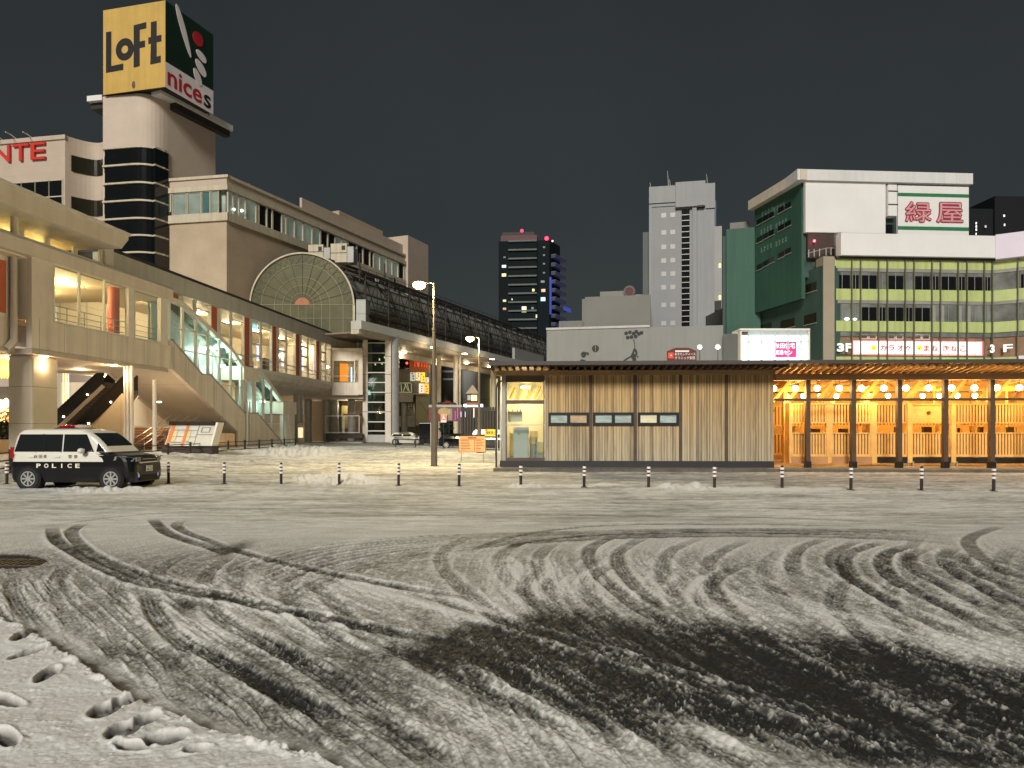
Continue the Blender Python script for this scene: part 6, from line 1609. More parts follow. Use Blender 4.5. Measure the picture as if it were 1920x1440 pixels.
for x in (1613.8, 1629.7, 1646, 1662.5, 1678.5, 1695, 1712, 1728.5, 1745, 1762, 1778.5, 1795, 1811.5, 1828): q.pbox(G1, G1.s(x)-.02, G1.s(x)+.02, zz0, zz1, .0, .03)
q.pbox(G1, a, b_, zz1-.05, zz1, .0, .03).build('joints', M_mul, KS)
for x, zb_ in ((1566.5, 0), (1852, 0)):
    for ch, dx, w_ in (('3', 0, 13.5), ('F', 16, 10.5)):
        pl = G1; X = x+dx
        if X > 1858: 
            lettering(G2, ch, .95, 1.75, z(659.5), z(645), .3, M_sw2, GN, 'floor_sign', off=.02)
        else:
            if 'sign_glow' not in bpy.data.materials: M_sw2 = emis('sign_glow', (.9, .9, .85), .75)
            lettering(pl, ch, pl.s(X), pl.s(X+(w_ if x < 1700 else 9)), z(660), z(644), .3, M_sw2, GN, 'floor_sign', off=.05)
MB().pbox(G1, .1, G1.s(1596), z(664), z(636), -.25, -.05).build('sign_back', mat('olive_back', (.16, .15, .09), .6), GN)
M_wf = mat('white_frame', (.6, .5, .45), .5, emit=(.6, .4, .3), es=.25)
for x0, x1 in ((1615, 1629), (1630.5, 1645), (1666, 1680), (1681.5, 1695), (1716, 1729), (1730.5, 1745)):
    s0, s1 = G1.s(x0), G1.s(x1); f = MB().pbox(G1, s0, s1, z(635), z(634), -.24, -.1).pbox(G1, s0, s1, z(626.5), z(625.5), -.24, -.1).pbox(G1, s0, s0+.06, z(634), z(626.5), -.24, -.1).pbox(G1, s1-.06, s1, z(634), z(626.5), -.24, -.1).build('opening_light', M_wf, GN)
MB().pbox(G2, 3.0, 5.0, z(665), z(637), -.2, .0).build('lit_bay', emis('bay_cyan', (.6, 1, .9), 1.3, .2, 1), GN)
MB().pbox(G2, 5.2, 14, z(665), z(639), -.2, .0).build('lit_bay', emis('bay_white', (1, .85, .9), 1.8, .1, 1), GN)
lettering(G2, 'カラオケ', 5.6, 13, z(659), z(648), .02, emis('g2_text', (.95, .12, .05), .9), GN, 'characters', off=.02)
MB().pbox(G2, 2.2, 26, z(676), z(669.5), .1, 1.4).build('canopy', M_bd, GN)
MB().pbox(G1, G1.s(1765), G1.s(1843), z(684), z(670), .0, .03).build('lit_panel', emis('lime_glow', (.45, .75, .2), .35, .2, .6), GN)
dot(G1, 1588, 598, 5, .0, 'reflected_lamp', emis('reflected', (.7, 1, .95), 1.6), GN, 12, .6); dot(G1, 1603, 598.5, 4, .0, 'reflected_lamp', bpy.data.materials['reflected'], GN, 12, .6)
# green slab block to the left
t = thing('green_slab_block', 'plain dark green windowless block behind the bright glass box', 'building', P(1385, 808, 84)-Vector((0, 0, 1.7)))
Q = Pl(1362, 84, 1, -.3)
MB().pbox(Q, 0, Q.s(1426), -.1, Q.z(1362, 430), -8, 0).build('wall', M_green, t)
MB().pbox(Q, Q.s(1355), -.02, -.1, Q.z(1362, 440), -8, -.6).build('set_back_strip', M_green2, t)
MB().pbox(Q, Q.s(1369), Q.s(1406), Q.z(1369, 430), Q.z(1369, 409), -8, -2).build('roof_house', M_gb2, t)
MB().pbox(Q, Q.s(1356), Q.s(1400), -.1, Q.z(1362, 690)+3.4, .5, 5).build('dark_lean_to', mat('lean_to', (.10, .105, .10), .8, .2, .2), t)

# lit glass box
LB = thing('lit_glass_box', 'brilliantly lit white glass box with a pink panel of white characters', 'glass pavilion', P(1453, 690, 58))
Q = Pl(1388, 58, 11, .1); s_ = Q.s; zz = lambda y: Q.z(1388, y)
MB().pbox(Q, s_(1389), s_(1516), zz(700), zz(628), -.6, -.4).build('light_wall', emis('box_white', (.93, 1, 1), 2.3, .04, .5), LB)
MB().pbox(Q, s_(1389), s_(1516), zz(628), zz(619), -.6, -.4).build('upper_wall', emis('box_upper', (.7, .78, .76), .55, .3, .6), LB)
MB().pbox(Q, s_(1387), s_(1518), zz(619.5), zz(616), -2, .1).build('cornice', M_white, LB)
M_bx = mat('box_frame', (.42, .48, .48), .4, emit=(.6, .75, .75), es=.25)
q = MB()
for x in (1405, 1429.5, 1454.5, 1479, 1503.5): q.pbox(Q, s_(x)-.035, s_(x)+.035, zz(700), zz(619.6), -.38, -.05)
q.pbox(Q, s_(1389), s_(1516), zz(640)-.03, zz(640)+.03, -.37, -.06).build('frame', M_bx, LB)
for x in (1388, 1516): MB().pbox(Q, s_(x), s_(x)+.12, zz(700), zz(619.6), -.6, 0).build('corner_post', M_white, LB)
MB().pbox(Q, s_(1389), s_(1404), zz(628), zz(621), -.35, -.3).build('brown_patch', mat('bpatch', (.2, .16, .12)), LB)
M_pink = emis('pink_panel', (.85, .04, .25), .8, .25, 1)
MB().pbox(Q, s_(1454), s_(1496), zz(669), zz(639), -.38, -.3).build('pink_panel', M_pink, LB)
M_pw = emis('panel_text', (1, .9, .92), 1.6); M_pt = emis('panel_text_b', (1, .05, .03), .9)
lettering(Q, '秋田住宅', s_(1455), s_(1493), zz(652.5), zz(642), -.28, M_pw, LB, 'characters', off=.008)
lettering(Q, '流通セン', s_(1455), s_(1488), zz(664.5), zz(655), -.28, M_pw, LB, 'characters', off=.008)
for x in (1392, 1512): MB().tube(Vector((P(x, 0, 59).x, 59.2, 0)), P(x, 690, 59.2), .15, 8).build('support', M_dark, LB)
# far right dark block
t = thing('far_dark_block', 'dark distant block with a few white lights at the right edge above the white fascia', 'building', P(1880, 808, 150)-Vector((0, 0, 1.7)))
Q = Pl(1812, 150, 11, .4); M_fd = mat('far_dark', (.016, .017, .019), .8, .15, .05, spec=.05)
MB().pbox(Q, 0, Q.s(1862), 0, Q.z(1812, 391), -8, 0).build('body', M_fd, t); MB().pbox(Q, Q.s(1862), Q.s(2010), 0, Q.z(1862, 369), -8, .5).build('body', M_fd, t)
for x, y, w in ((1826, 418, 2), (1826, 424, 2.2), (1826, 430, 2.2), (1843, 424, 3), (1878, 404, 2.5), (1879, 421, 2), (1826, 438, 1.5)): MB().pbox(Q, Q.s(x), Q.s(x+w), Q.z(x, y+4), Q.z(x, y), .5, .6).build('lit_window', emis('far_lit', (.95, .92, .9), 1.1 if w < 2.9 else .25), t)
# ------------------------------------------------------------------ island pavement and kerb
TW = Pl(940, 30.6, 11.54, -.55)
KB = Pl(925, 29.3, 11.54, -.5)
k0, k1 = 0.0, 34.0
MB().pbox(KB, k0, k1, -.04, .15, -.18, 0).build('kerb', mat('kerb_stone', (.10, .09, .075), .7, .4, 2, panel=[((1, 0, 0), .6, .02, .5)])); tag(bpy.data.objects['kerb'], kind='structure')
MB().pbox(KB, k0, k1, -.04, .146, -16, -.182).build('platform_paving', mat('platform_paving', (.16, .14, .11), .6, .35, 1.2, bump=.2)); tag(bpy.data.objects['platform_paving'], kind='structure')
M_plank = bpy.data.materials.new('weathered_boards'); M_plank.use_nodes = True
def plank_mat(m, cols, wid=.12, ground_dark=True):
    nt = m.node_tree; L = nt.links; b = nt.nodes['Principled BSDF']; b.inputs['Roughness'].default_value = .75; b.inputs['Specular IOR Level'].default_value = .25
    tc = nd(nt, 'ShaderNodeTexCoord'); sx = nd(nt, 'ShaderNodeSeparateXYZ'); L.new(tc.outputs['Object'], sx.inputs[0])
    dv = nd(nt, 'ShaderNodeMath', operation='DIVIDE'); L.new(sx.outputs[0], dv.inputs[0]); dv.inputs[1].default_value = wid
    fl = nd(nt, 'ShaderNodeMath', operation='FLOOR'); L.new(dv.outputs[0], fl.inputs[0])
    wn = nd(nt, 'ShaderNodeTexWhiteNoise', noise_dimensions='1D'); L.new(fl.outputs[0], wn.inputs['W'])
    mp = nd(nt, 'ShaderNodeMapping'); L.new(tc.outputs['Object'], mp.inputs[0]); mp.inputs['Scale'].default_value = (9, 9, .55)
    n1 = nd(nt, 'ShaderNodeTexNoise'); n1.inputs['Scale'].default_value = 1.6; n1.inputs['Detail'].default_value = 6; L.new(mp.outputs[0], n1.inputs['Vector'])
    mp2 = nd(nt, 'ShaderNodeMapping'); L.new(tc.outputs['Object'], mp2.inputs[0]); mp2.inputs['Scale'].default_value = (60, 60, 1.2)
    n2 = nd(nt, 'ShaderNodeTexNoise'); n2.inputs['Scale'].default_value = 1.5; n2.inputs['Detail'].default_value = 3; L.new(mp2.outputs[0], n2.inputs['Vector'])
    a1 = nd(nt, 'ShaderNodeMath', operation='MULTIPLY_ADD'); L.new(wn.outputs['Value'], a1.inputs[0]); a1.inputs[1].default_value = .42; L.new(n1.outputs[0], a1.inputs[2])
    a2 = nd(nt, 'ShaderNodeMath', operation='MULTIPLY_ADD'); L.new(n2.outputs[0], a2.inputs[0]); a2.inputs[1].default_value = .35; L.new(a1.outputs[0], a2.inputs[2])
    cr = nd(nt, 'ShaderNodeValToRGB'); L.new(a2.outputs[0], cr.inputs[0]); e = cr.color_ramp.elements
    e[0].position = .42; e[0].color = (*cols[0], 1); e[1].position = 1.15 if False else 1.0; e[1].color = (*cols[2], 1); e.new(.76).color = (*cols[1], 1)
    # warmer towards the eaves, greyer lower down
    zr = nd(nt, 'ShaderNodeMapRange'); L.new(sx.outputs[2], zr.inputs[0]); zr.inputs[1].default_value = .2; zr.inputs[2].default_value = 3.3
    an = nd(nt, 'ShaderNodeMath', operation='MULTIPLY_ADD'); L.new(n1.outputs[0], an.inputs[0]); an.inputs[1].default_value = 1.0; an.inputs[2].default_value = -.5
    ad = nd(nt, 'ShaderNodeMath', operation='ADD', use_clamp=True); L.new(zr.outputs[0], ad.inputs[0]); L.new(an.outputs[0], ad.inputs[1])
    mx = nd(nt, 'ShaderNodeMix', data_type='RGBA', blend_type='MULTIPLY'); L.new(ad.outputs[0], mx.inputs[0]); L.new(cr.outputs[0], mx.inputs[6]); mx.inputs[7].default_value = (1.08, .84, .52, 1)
    fr = nd(nt, 'ShaderNodeMath', operation='FRACT'); L.new(dv.outputs[0], fr.inputs[0]); lt = nd(nt, 'ShaderNodeMath', operation='LESS_THAN'); L.new(fr.outputs[0], lt.inputs[0]); lt.inputs[1].default_value = .09
    mm = nd(nt, 'ShaderNodeMath', operation='MULTIPLY_ADD'); L.new(lt.outputs[0], mm.inputs[0]); mm.inputs[1].default_value = -.6; mm.inputs[2].default_value = 1
    vs = nd(nt, 'ShaderNodeVectorMath', operation='SCALE'); L.new(mx.outputs[2], vs.inputs[0]); L.new(mm.outputs[0], vs.inputs['Scale'])
    L.new(vs.outputs[0], b.inputs['Base Color'])
plank_mat(M_plank, ((.17, .14, .10), (.36, .305, .215), (.49, .43, .315)))
M_wood = mat('lit_timber', (.60, .35, .10), .6, .22, 1.2, stretch=(2, 2, 2), grain=.12)
M_woodr = mat('rafter_timber', (.52, .29, .11), .6, .25, 1.2, grain=.12)
M_woodb = mat('beam_timber', (.34, .21, .10), .65, .45, .5, stretch=(.5, 4, 4), grain=.1)
M_post = mat('post_timber', (.075, .045, .025), .6, .3, 1.5)
TB = thing('timber_building', 'long low building clad in weathered vertical boards with three black window pairs', 'building', TW.pt(5.8, 0, -2))
s = TW.s; z = lambda y: CH+(HZ-y)/F*30.4
eW = s(1449.5); zE = z(703.5); zB = .42
MB().pbox(TW, s(1024), eW, zB, zE, -6, 0).build('board_wall', M_plank, TB)
MB().pbox(TW, -.06, eW+.03, .14, zB-.002, -6, .06).build('base', mat('black_base', (.02, .02, .022), .5, .2, 2), TB)
for x in (1107.5, 1191, 1276, 1362): MB().pbox(TW, s(x)-.07, s(x)+.07, zB, zE, .0, .035).build('batten', mat('batten', (.085, .055, .035), .7, .35, 1.5) if x == 1107.5 else bpy.data.materials['batten'], TB)
MB().pbox(TW, eW-.1, eW+.02, zB, zE, -6, .02).build('corner_board', M_plank, TB)
# small raised battens give the boards relief
q = MB(); g_ = random.Random(8); a = s(1028)
while a < eW-.15:
    q.pbox(TW, a, a+.018, zB, zE-.02, .0, .012); a += g_.choice([.12, .12, .24, .36])
q.build('board_joints', mat('board_joint', (.11, .085, .06), .8, .3, 2), TB)
M_wblack = mat('window_black', (.012, .013, .014), .35)
M_frost = mat('frosted_pane', (.30, .36, .33), .25, .4, 2.2, stretch=(1, 1, 5), emit=(.30, .36, .32), es=.28)
M_frost2 = mat('frosted_pane_warm', (.38, .28, .18), .25, .35, 2, emit=(.5, .34, .18), es=.3)
M_frost3 = mat('frosted_pane_cream', (.5, .46, .32), .25, .3, 2, stretch=(1, 1, 4), emit=(.7, .64, .42), es=.4)
for i, (x0, x1) in enumerate(((1028, 1104.5), (1111.5, 1188), (1195.5, 1272.5))):
    a, b_ = s(x0), s(x1); z0, z1 = z(797.5), z(773.5); m_ = (a+b_)/2
    f = MB(); w_ = .11
    f.pbox(TW, a, b_, z0, z0+w_, .0, .09).pbox(TW, a, b_, z1-w_, z1, 0, .09).pbox(TW, a, a+w_, z0+w_, z1-w_, 0, .087).pbox(TW, b_-w_, b_, z0+w_, z1-w_, 0, .087).pbox(TW, m_-.07, m_+.07, z0+w_, z1-w_, 0, .085)
    o = f.build('window', M_wblack, TB)
    for (p, q_, m) in ((a+w_, m_-.07, (M_frost, M_frost, M_frost3)[i]), (m_+.07, b_-w_, (M_frost2, M_frost, M_frost)[i])):
        MB().pbox(TW, p, q_, z0+w_, z1-w_, .01, .03).build('pane', m, o)
# beam, roof
def rafters(s0, s1, step, par, m, zc=0.0, zb=4.02):
    q = MB(); k = s0
    while k < s1:
        q.bar(TW.pt(k, 4.33+zc, 1.22), TW.pt(k, zb, -1.0), .07, .15); k += step
    return q.build('rafters', m, par)
def roofslab(s0, s1, par, m, zm=3.98):
    up = Vector((0, 0, .1)); p = [(1.4, 4.45), (-3, zm), (-11.5, 4.75)]
    q = MB()
    for (n0, za), (n1, zb_) in zip(p[:-1], p[1:]):
        q.hexa([TW.pt(s0, za, n0), TW.pt(s1, za, n0), TW.pt(s1, zb_, n1), TW.pt(s0, zb_, n1), TW.pt(s0, za+.1, n0), TW.pt(s1, za+.1, n0), TW.pt(s1, zb_+.1, n1), TW.pt(s0, zb_+.1, n1)])
    return q.build('roof', m, par)
M_under = mat('roof_underside', (.17, .10, .05), .7, .3, 1, panel=[((1, 0, 0), .18, .02, .4)])
M_roof = mat('roof_sheet', (.10, .085, .07), .6, .3, .6)
roofslab(-.4, eW+.25, TB, M_roof, 4.40)
MB().pbox(TW, -.42, eW+.25, 4.40, 4.56, 1.4, 1.44).build('eaves_trim', mat('eaves_trim', (.055, .045, .04), .6), TB)
rafters(-.35, eW+.2, .3, TB, mat('rafter_dark', (.10, .055, .03), .7, .3, 2), .03, 4.32)
MB().pbox(TW, -.22, eW+.05, zE, 4.29, -.12, .16).build('eaves_beam', M_woodb, TB)

# glazed end
a, b_, c_ = s(943), s(948), s(1021)
MB().pbox(TW, a-.05, b_-.001, zB, zE, -.15, .03).build('corner_post', M_grey, TB)
MB().pbox(TW, s(1021.5), s(1024), zB, zE, -.2, .035).build('jamb', M_grey, TB)
wf = MB().pbox(TW, b_, c_, z(716), zE, -.12, .0).pbox(TW, b_, c_, z(757), z(750.5), -.12, .03).pbox(TW, b_, c_, zB, z(858.5), -.12, .02)
wf.pbox(TW, b_, b_+.05, z(858.5), z(757), -.12, .0).pbox(TW, c_-.05, c_, z(858.5), z(757), -.12, 0).pbox(TW, b_, b_+.05, z(750.5), z(716), -.12, 0).pbox(TW, c_-.05, c_, z(750.5), z(716), -.12, 0)
wf = wf.build('window', mat('bronze_frame', (.10, .06, .035), .5), TB)
for y0, y1 in ((750.5, 716), (858.5, 757)): MB().pbox(TW, b_+.05, c_-.05, z(y0), z(y1), -.07, -.06).build('pane', M_glass, wf)
MB().pbox(TW, b_, c_, z(797.5), z(796), -.05, .01).build('glazing_bar', M_grey, TB)
M_room = mat('office_wall', (.72, .66, .48), .7, .08, 1)
MB().pbox(TW, -.05, s(1024), .45, zE, -3.2, -3.1).build('office_back_wall', M_room, TB)
MB().pbox(TW, s(1022), s(1024)+.02, .45, zE, -3.1, -.2).build('office_side_wall', M_room, TB); MB().pbox(TW, -.05, s(1022), .42, .47, -3.1, -.1).build('office_floor', M_woodb, TB)
MB().pbox(TW, -.08, -.04, .45, zE, -6, -.2).build('office_end_wall', M_room, TB)
MB().pbox(TW, b_, c_, z(757)+.1, z(757)+.18, -2.2, -.4).build('shelf_beam', M_wood, TB)
lamp('office_light', TW.pt(1.0, 3.4, -1.4), 150, (1, .78, .36), .15); lamp('office_light', TW.pt(1.0, 2.5, -1.9), 110, (1, .88, .62), .2)
MB().tube(TW.pt(1.0, 3.62, -1.4), TW.pt(1.0, 3.7, -1.4), .2, 14).build('ceiling_lamp', M_lampw, TB)
q = MB()
for k in range(5): q.bar(TW.pt(.25+k*.38, 3.2, -2.6), TW.pt(.5+k*.38, 3.75, -2.4), .08, .1)
q.build('inner_struts', M_wood, TB)
t = thing('metal_cabinet', 'tall pale grey cabinet standing behind the glass of the timber building', 'cabinet', TW.pt(s(975), .47, -.8))
MB().pbox(TW, s(962), s(990), .47, z(801), -1.2, -.55).build('body', mat('cabinet_grey', (.55, .58, .56), .4, .05, 1), t)
MB().pbox(TW, s(962)+.04, s(990)-.04, .52, z(803), -.55, -.53).build('door', mat('cabinet_door', (.60, .63, .6), .4, .05, 1), t); MB().pbox(TW, s(971), s(972.5), z(815), z(812), -.53, -.5).build('handle', M_dark, t)
t = thing('whiteboard', 'white notice board hanging behind the glass above the grey cabinet', 'whiteboard', TW.pt(s(963), z(790), -1))
MB().pbox(TW, s(949)+.02, s(978), z(790), z(770), -.95, -.9).build('board', M_white, t); q = MB(); [q.pbox(TW, s(x), s(x)+.03, z(771), z(766), -.9, -.87) for x in (950, 959, 968, 974)]; q.build('clips', M_dark, t)
for k, (x0, x1, y0, y1, n) in enumerate(((991, 1003, 822, 834, -1.6), (992, 1008, 808, 821, -1.8), (1007, 1020, 829, 850, -1.1), (952, 961, 812, 858, -1.9))):
    t = thing('carton', ['yellowish carton low behind the glass right of the grey cabinet', 'carton stacked higher right of the cabinet', 'largest carton at the right edge of the glazed end', 'narrow carton stack left of the grey cabinet'][k], 'carton', TW.pt(s(x0), z(y1), n), 'cartons behind the glass')
    MB().pbox(TW, s(x0), s(x1), z(y1), z(y0), n, n+.4).build('box', mat('carton_card', (.62, .48, .22), .7, .15, 3) if k == 0 else bpy.data.materials['carton_card'], t)
    MB().pbox(TW, s((x0+x1)/2)-.02, s((x0+x1)/2)+.02, z(y1), z(y0), n+.4, n+.405).build('tape', M_cream, t)
    MB().pbox(TW, s(x0)+.02, s(x1)-.02, .47, z(y1), n+.02, n+.36).build('shelf', M_grey, t)
q = thing('downpipe', 'thin dark downpipe curving up under the eaves at the left corner of the timber building', 'downpipe', TW.pt(-.25, 0, .4))
MB().path([TW.pt(-.2, .15, .3), TW.pt(-.2, 3.5, .3), TW.pt(-.14, 3.75, .25), TW.pt(.02, 3.85, .1)], .035, 8).build('pipe', M_dark, q)

# ------------------------------------------------------------------ lit waiting shelter
WS = thing('waiting_shelter', 'long open timber bus shelter glowing amber with dark posts and slatted screens', 'bus shelter', TW.pt(20, 0, -4))
e0, e1 = eW+.3, 30.0
roofslab(e0-.02, e1, WS, M_under)
MB().pbox(TW, e0-.05, e1, 4.42, 4.56, 1.4, 1.44).build('eaves_trim', bpy.data.materials['eaves_trim'], WS)
rafters(e0, e1, .3, WS, M_woodr)
zt0 = z(714.5)
MB().pbox(TW, eW+.05, e1, zt0, 4.10, -.12, .16).build('eaves_beam', M_woodb, WS)
MB().pbox(TW, eW+.05, e1, z(752.5), z(748), -.06, .04).build('dark_rail', M_post, WS)
M_pf = mat('post_foot', (.01, .01, .01), .4)
sp = s(1600)-s(1514.5); p0 = s(1514.5)
k = 0
while p0+k*sp < e1:
    a = p0+k*sp
    MB().pbox(TW, a-.09, a+.09, .15, zt0-.002, -.13, .08).build('post', M_post, WS)
    MB().pbox(TW, a-.115, a+.115, .15, .42, -.16, .11).build('post_foot', M_pf, WS)
    # knee brace and inner frame
    for n0 in (-4.2, -8.6):
        MB().pbox(TW, a+.35, a+.53, .15, 4.2, n0-.1, n0+.1).build('inner_post', M_wood, WS)
        MB().bar(TW.pt(a+.44, 3.0, n0), TW.pt(a+1.35, 4.1, n0), .1, .16).build('brace', M_wood, WS)
    MB().bar(TW.pt(a-.1, 3.12, -.9), TW.pt(a-.75, 3.12, -.9), .08, .08).build('tie', M_wood, WS) if False else None
    MB().bar(TW.pt(a-.95, 3.0, -1.6), TW.pt(a-.15, 3.95, -1.6), .1, .15).build('brace', M_wood, WS)
    MB().bar(TW.pt(a, 4.0, -.2), TW.pt(a, 3.75, -4.2), .12, .18).build('tie_beam', M_woodr, WS)
    MB().bar(TW.pt(a, 3.75, -4.2), TW.pt(a, 4.3, -9), .12, .18).build('tie_beam', M_woodr, WS)
    k += 1
MB().bar(TW.pt(e0, 3.72, -4.2), TW.pt(e1, 3.72, -4.2), .14, .26).build('purlin', M_wood, WS)
MB().bar(TW.pt(e0, 4.15, -8.6), TW.pt(e1, 4.15, -8.6), .14, .26).build('purlin', M_wood, WS)
q = MB(); kk = e0
while kk < e1: q.bar(TW.pt(kk, 3.95, -3.0), TW.pt(kk, 4.5, -11), .07, .13); kk += .45
q.build('inner_rafters', M_woodr, WS)
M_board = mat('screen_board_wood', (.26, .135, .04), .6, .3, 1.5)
def screen(a, b_, n, z_base, zl0, zl1, zu0, zu1, basem, slat=M_wood, step=.128, backing=None, poster=False):
    q = MB(); q2 = MB(); x = a+.03
    while x < b_-.03:
        if not poster: q2.pbox(TW, x, x+.075, zu0+.05, zu1, n-.03, n)
        q.pbox(TW, x, x+.075, zl0, zl1-.03, n-.03, n); x += step
    q.pbox(TW, a, b_, zl0, zl0+.05, n-.03, n+.004).build('lower_slats', slat, WS)
    if not poster: q2.pbox(TW, a, b_, zu1-.05, zu1, n-.03, n+.004).build('upper_slats', slat, WS)
    MB().pbox(TW, a, b_, zu0, zu0+.05, n-.05, n+.02).pbox(TW, a, b_, zl1-.05, zl1, n-.05, n+.02).pbox(TW, a, b_, zu1-.06, zu1, n-.05, n+.02).pbox(TW, a, b_, zl0-.05, zl0, n-.05, n+.02).pbox(TW, a, a+.045, zl0, zu1-.06, n-.048, n+.018).pbox(TW, b_-.045, b_, zl0, zu1-.06, n-.048, n+.018).build('screen_frame', slat, WS)
    MB().pbox(TW, a, b_, zl0, zl1-.05, n-.09, n-.05).build('screen_board', backing or M_board, WS)
    MB().pbox(TW, a, b_, zu0+.05, zu1-.06, n-.09, n-.05).build('screen_board', (M_wood if poster else (backing or M_board)), WS)
    MB().pbox(TW, a, b_, .28, z_base, n-.5, n+.08).build('bench_box', basem, WS)
zs = lambda y, D=31.4: CH+(HZ-y)/F*D
M_basew = mat('bench_timber', (.36, .19, .08), .6, .2, 1)
for i, (x0, x1) in enumerate(((1497, 1567), (1575, 1652), (1653, 1661))):
    if i < 2: screen(s(x0), s(x1), -.9, zs(855)-.002, zs(853), zs(811), zs(794), zs(757), M_basew)
for x in (1571, 1657): MB().pbox(TW, s(x)-.12, s(x)+.12, .3, zs(756), -1.1, -.86).build('screen_post', M_wood, WS)
MB().pbox(TW, s(1493), s(1497.5), .3, zs(756), -1.4, -.86).build('screen_post', M_wood, WS)
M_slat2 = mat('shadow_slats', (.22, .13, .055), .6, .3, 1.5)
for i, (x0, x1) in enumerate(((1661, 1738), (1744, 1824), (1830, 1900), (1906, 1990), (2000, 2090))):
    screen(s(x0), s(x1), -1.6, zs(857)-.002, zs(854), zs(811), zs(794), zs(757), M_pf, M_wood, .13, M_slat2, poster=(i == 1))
    for x in (x0-3,): MB().pbox(TW, s(x)-.1, s(x)+.1, .3, zs(756), -1.8, -1.5).build('screen_post', M_wood, WS)
    for x in (x0+2, x1-2): MB().pbox(TW, s(x)-.03, s(x)+.03, .15, .36, -1.5, -1.44).build('leg', M_steel, WS)
dot(TW, 1781, 772, 4, -1.62, 'emblem_print', M_ink, WS, 5)
# glass slots, shown lit inside: benches & far screens
for (x0, x1) in ((1455, 1493), (1500, 1590), (1600, 1700), (1710, 1810), (1820, 1930), (1940, 2060)):
    screen(s(x0), s(x1), -5.2, .5, .55, 1.55, 1.95, 2.95, M_basew, M_wood, .16)
MB().pbox(TW, eW+.1, e1, .15, 3.9, -11.4, -11.2).build('rear_wall', M_wood, WS)
MB().pbox(TW, eW+.1, e1, .147, .16, -11, -.2).build('floor', mat('shelter_floor', (.30, .23, .15), .5, .3, 1), WS)
q = MB(); g_ = random.Random(2)
for k in range(13): a = eW+1+k*1.36; q.pbox(TW, a, a+.4, 1.55, 1.9+g_.uniform(-.1, .05), -5.9, -5.7)
q.build('bench_backs', M_post, WS)
for k, (x0, x1) in enumerate(((1455, 1462), (1466, 1493))):
    t = MB().pbox(TW, s(x0), s(x1), zs(795, 33), zs(760, 33), -2.9, -2.85).build('poster_board', mat('poster_board', (.7, .5, .2), .6, .25, 2) if k == 0 else bpy.data.materials['poster_board'], WS)
q = MB(); g_ = random.Random(9)
for k in range(7):
    x = 1472+g_.uniform(0, 18); y = 772+g_.uniform(0, 20); c = TW.at(x, y, -2.84)
    ss1, zz1_ = s(x), zs(y, 33); q.shape(TW, [(ss1, zz1_), (ss1+.09, zz1_+.05), (ss1+.14, zz1_+.16), (ss1+.03, zz1_+.11)], -2.85, -2.84)
q.build('leaf_print', mat('leaf_print', (.22, .15, .04)), WS)
for x in (1463.5,): MB().pbox(TW, s(x)-.1, s(x)+.1, .15, 3.9, -2.6, -2.4).build('post', M_post, WS)
# pendant globe lamps
M_globe = emis('globe_glass', (1, .70, .30), 38)
M_cord = mat('cord', (.05, .03, .02), .6)
gp0 = None
def globe(loc, label):
    global gp0
    if gp0 is None:
        gp0 = thing('globe_lamp', label, 'pendant lamp', loc, 'globe lamps hanging in the shelter')
        MB().sphere(loc, .125, 16, 10).build('globe', M_globe, gp0, smooth=True)
        MB().tube(loc+Vector((0, 0, .12)), loc+Vector((0, 0, .5)), .012, 6).build('cord', M_cord, gp0)
        MB().tube(loc+Vector((0, 0, .115)), loc+Vector((0, 0, .16)), .04, 10).build('socket', M_cord, gp0)
        return gp0
    return dup(gp0, loc, 0, label)
rank = ['first', 'second', 'third', 'fourth', 'fifth', 'sixth', 'seventh', 'eighth', 'ninth', 'tenth', 'eleventh', 'twelfth', 'thirteenth']
r1 = [1450.5, 1491, 1532, 1573.5, 1615, 1657, 1698.5, 1741, 1784, 1827, 1869, 1911]
for i, x in enumerate(r1):
    globe(TW.pt(TW.off(-.5).s(x), 3.53, -.5), f'glowing globe lamp of the front row in the shelter, {rank[i]} from the timber building')
T2_ = TW.off(-7.4)
r2 = [1474.5, 1506, 1537.5, 1568, 1600, 1632, 1665, 1698, 1730, 1761, 1795, 1828, 1860]
for i, x in enumerate(r2):
    globe(TW.pt(T2_.s(x), 3.53, -7.4), f'smaller glowing globe lamp of the rear row, {rank[i]} from the timber building')
for k in range(6): lamp('shelter_mid_light', TW.pt(eW+2.2+k*3.3, 3.1, -3.6), 190, (1, .61, .19), .3)
for k in range(6): lamp('shelter_light', TW.pt(eW+1.0+k*3.3, 3.2, -.35), 165, (1, .61, .19), .3)
for k in range(5): lamp('shelter_rear_light', TW.pt(eW+2+k*4, 3.2, -8.6), 260, (1, .61, .19), .3)
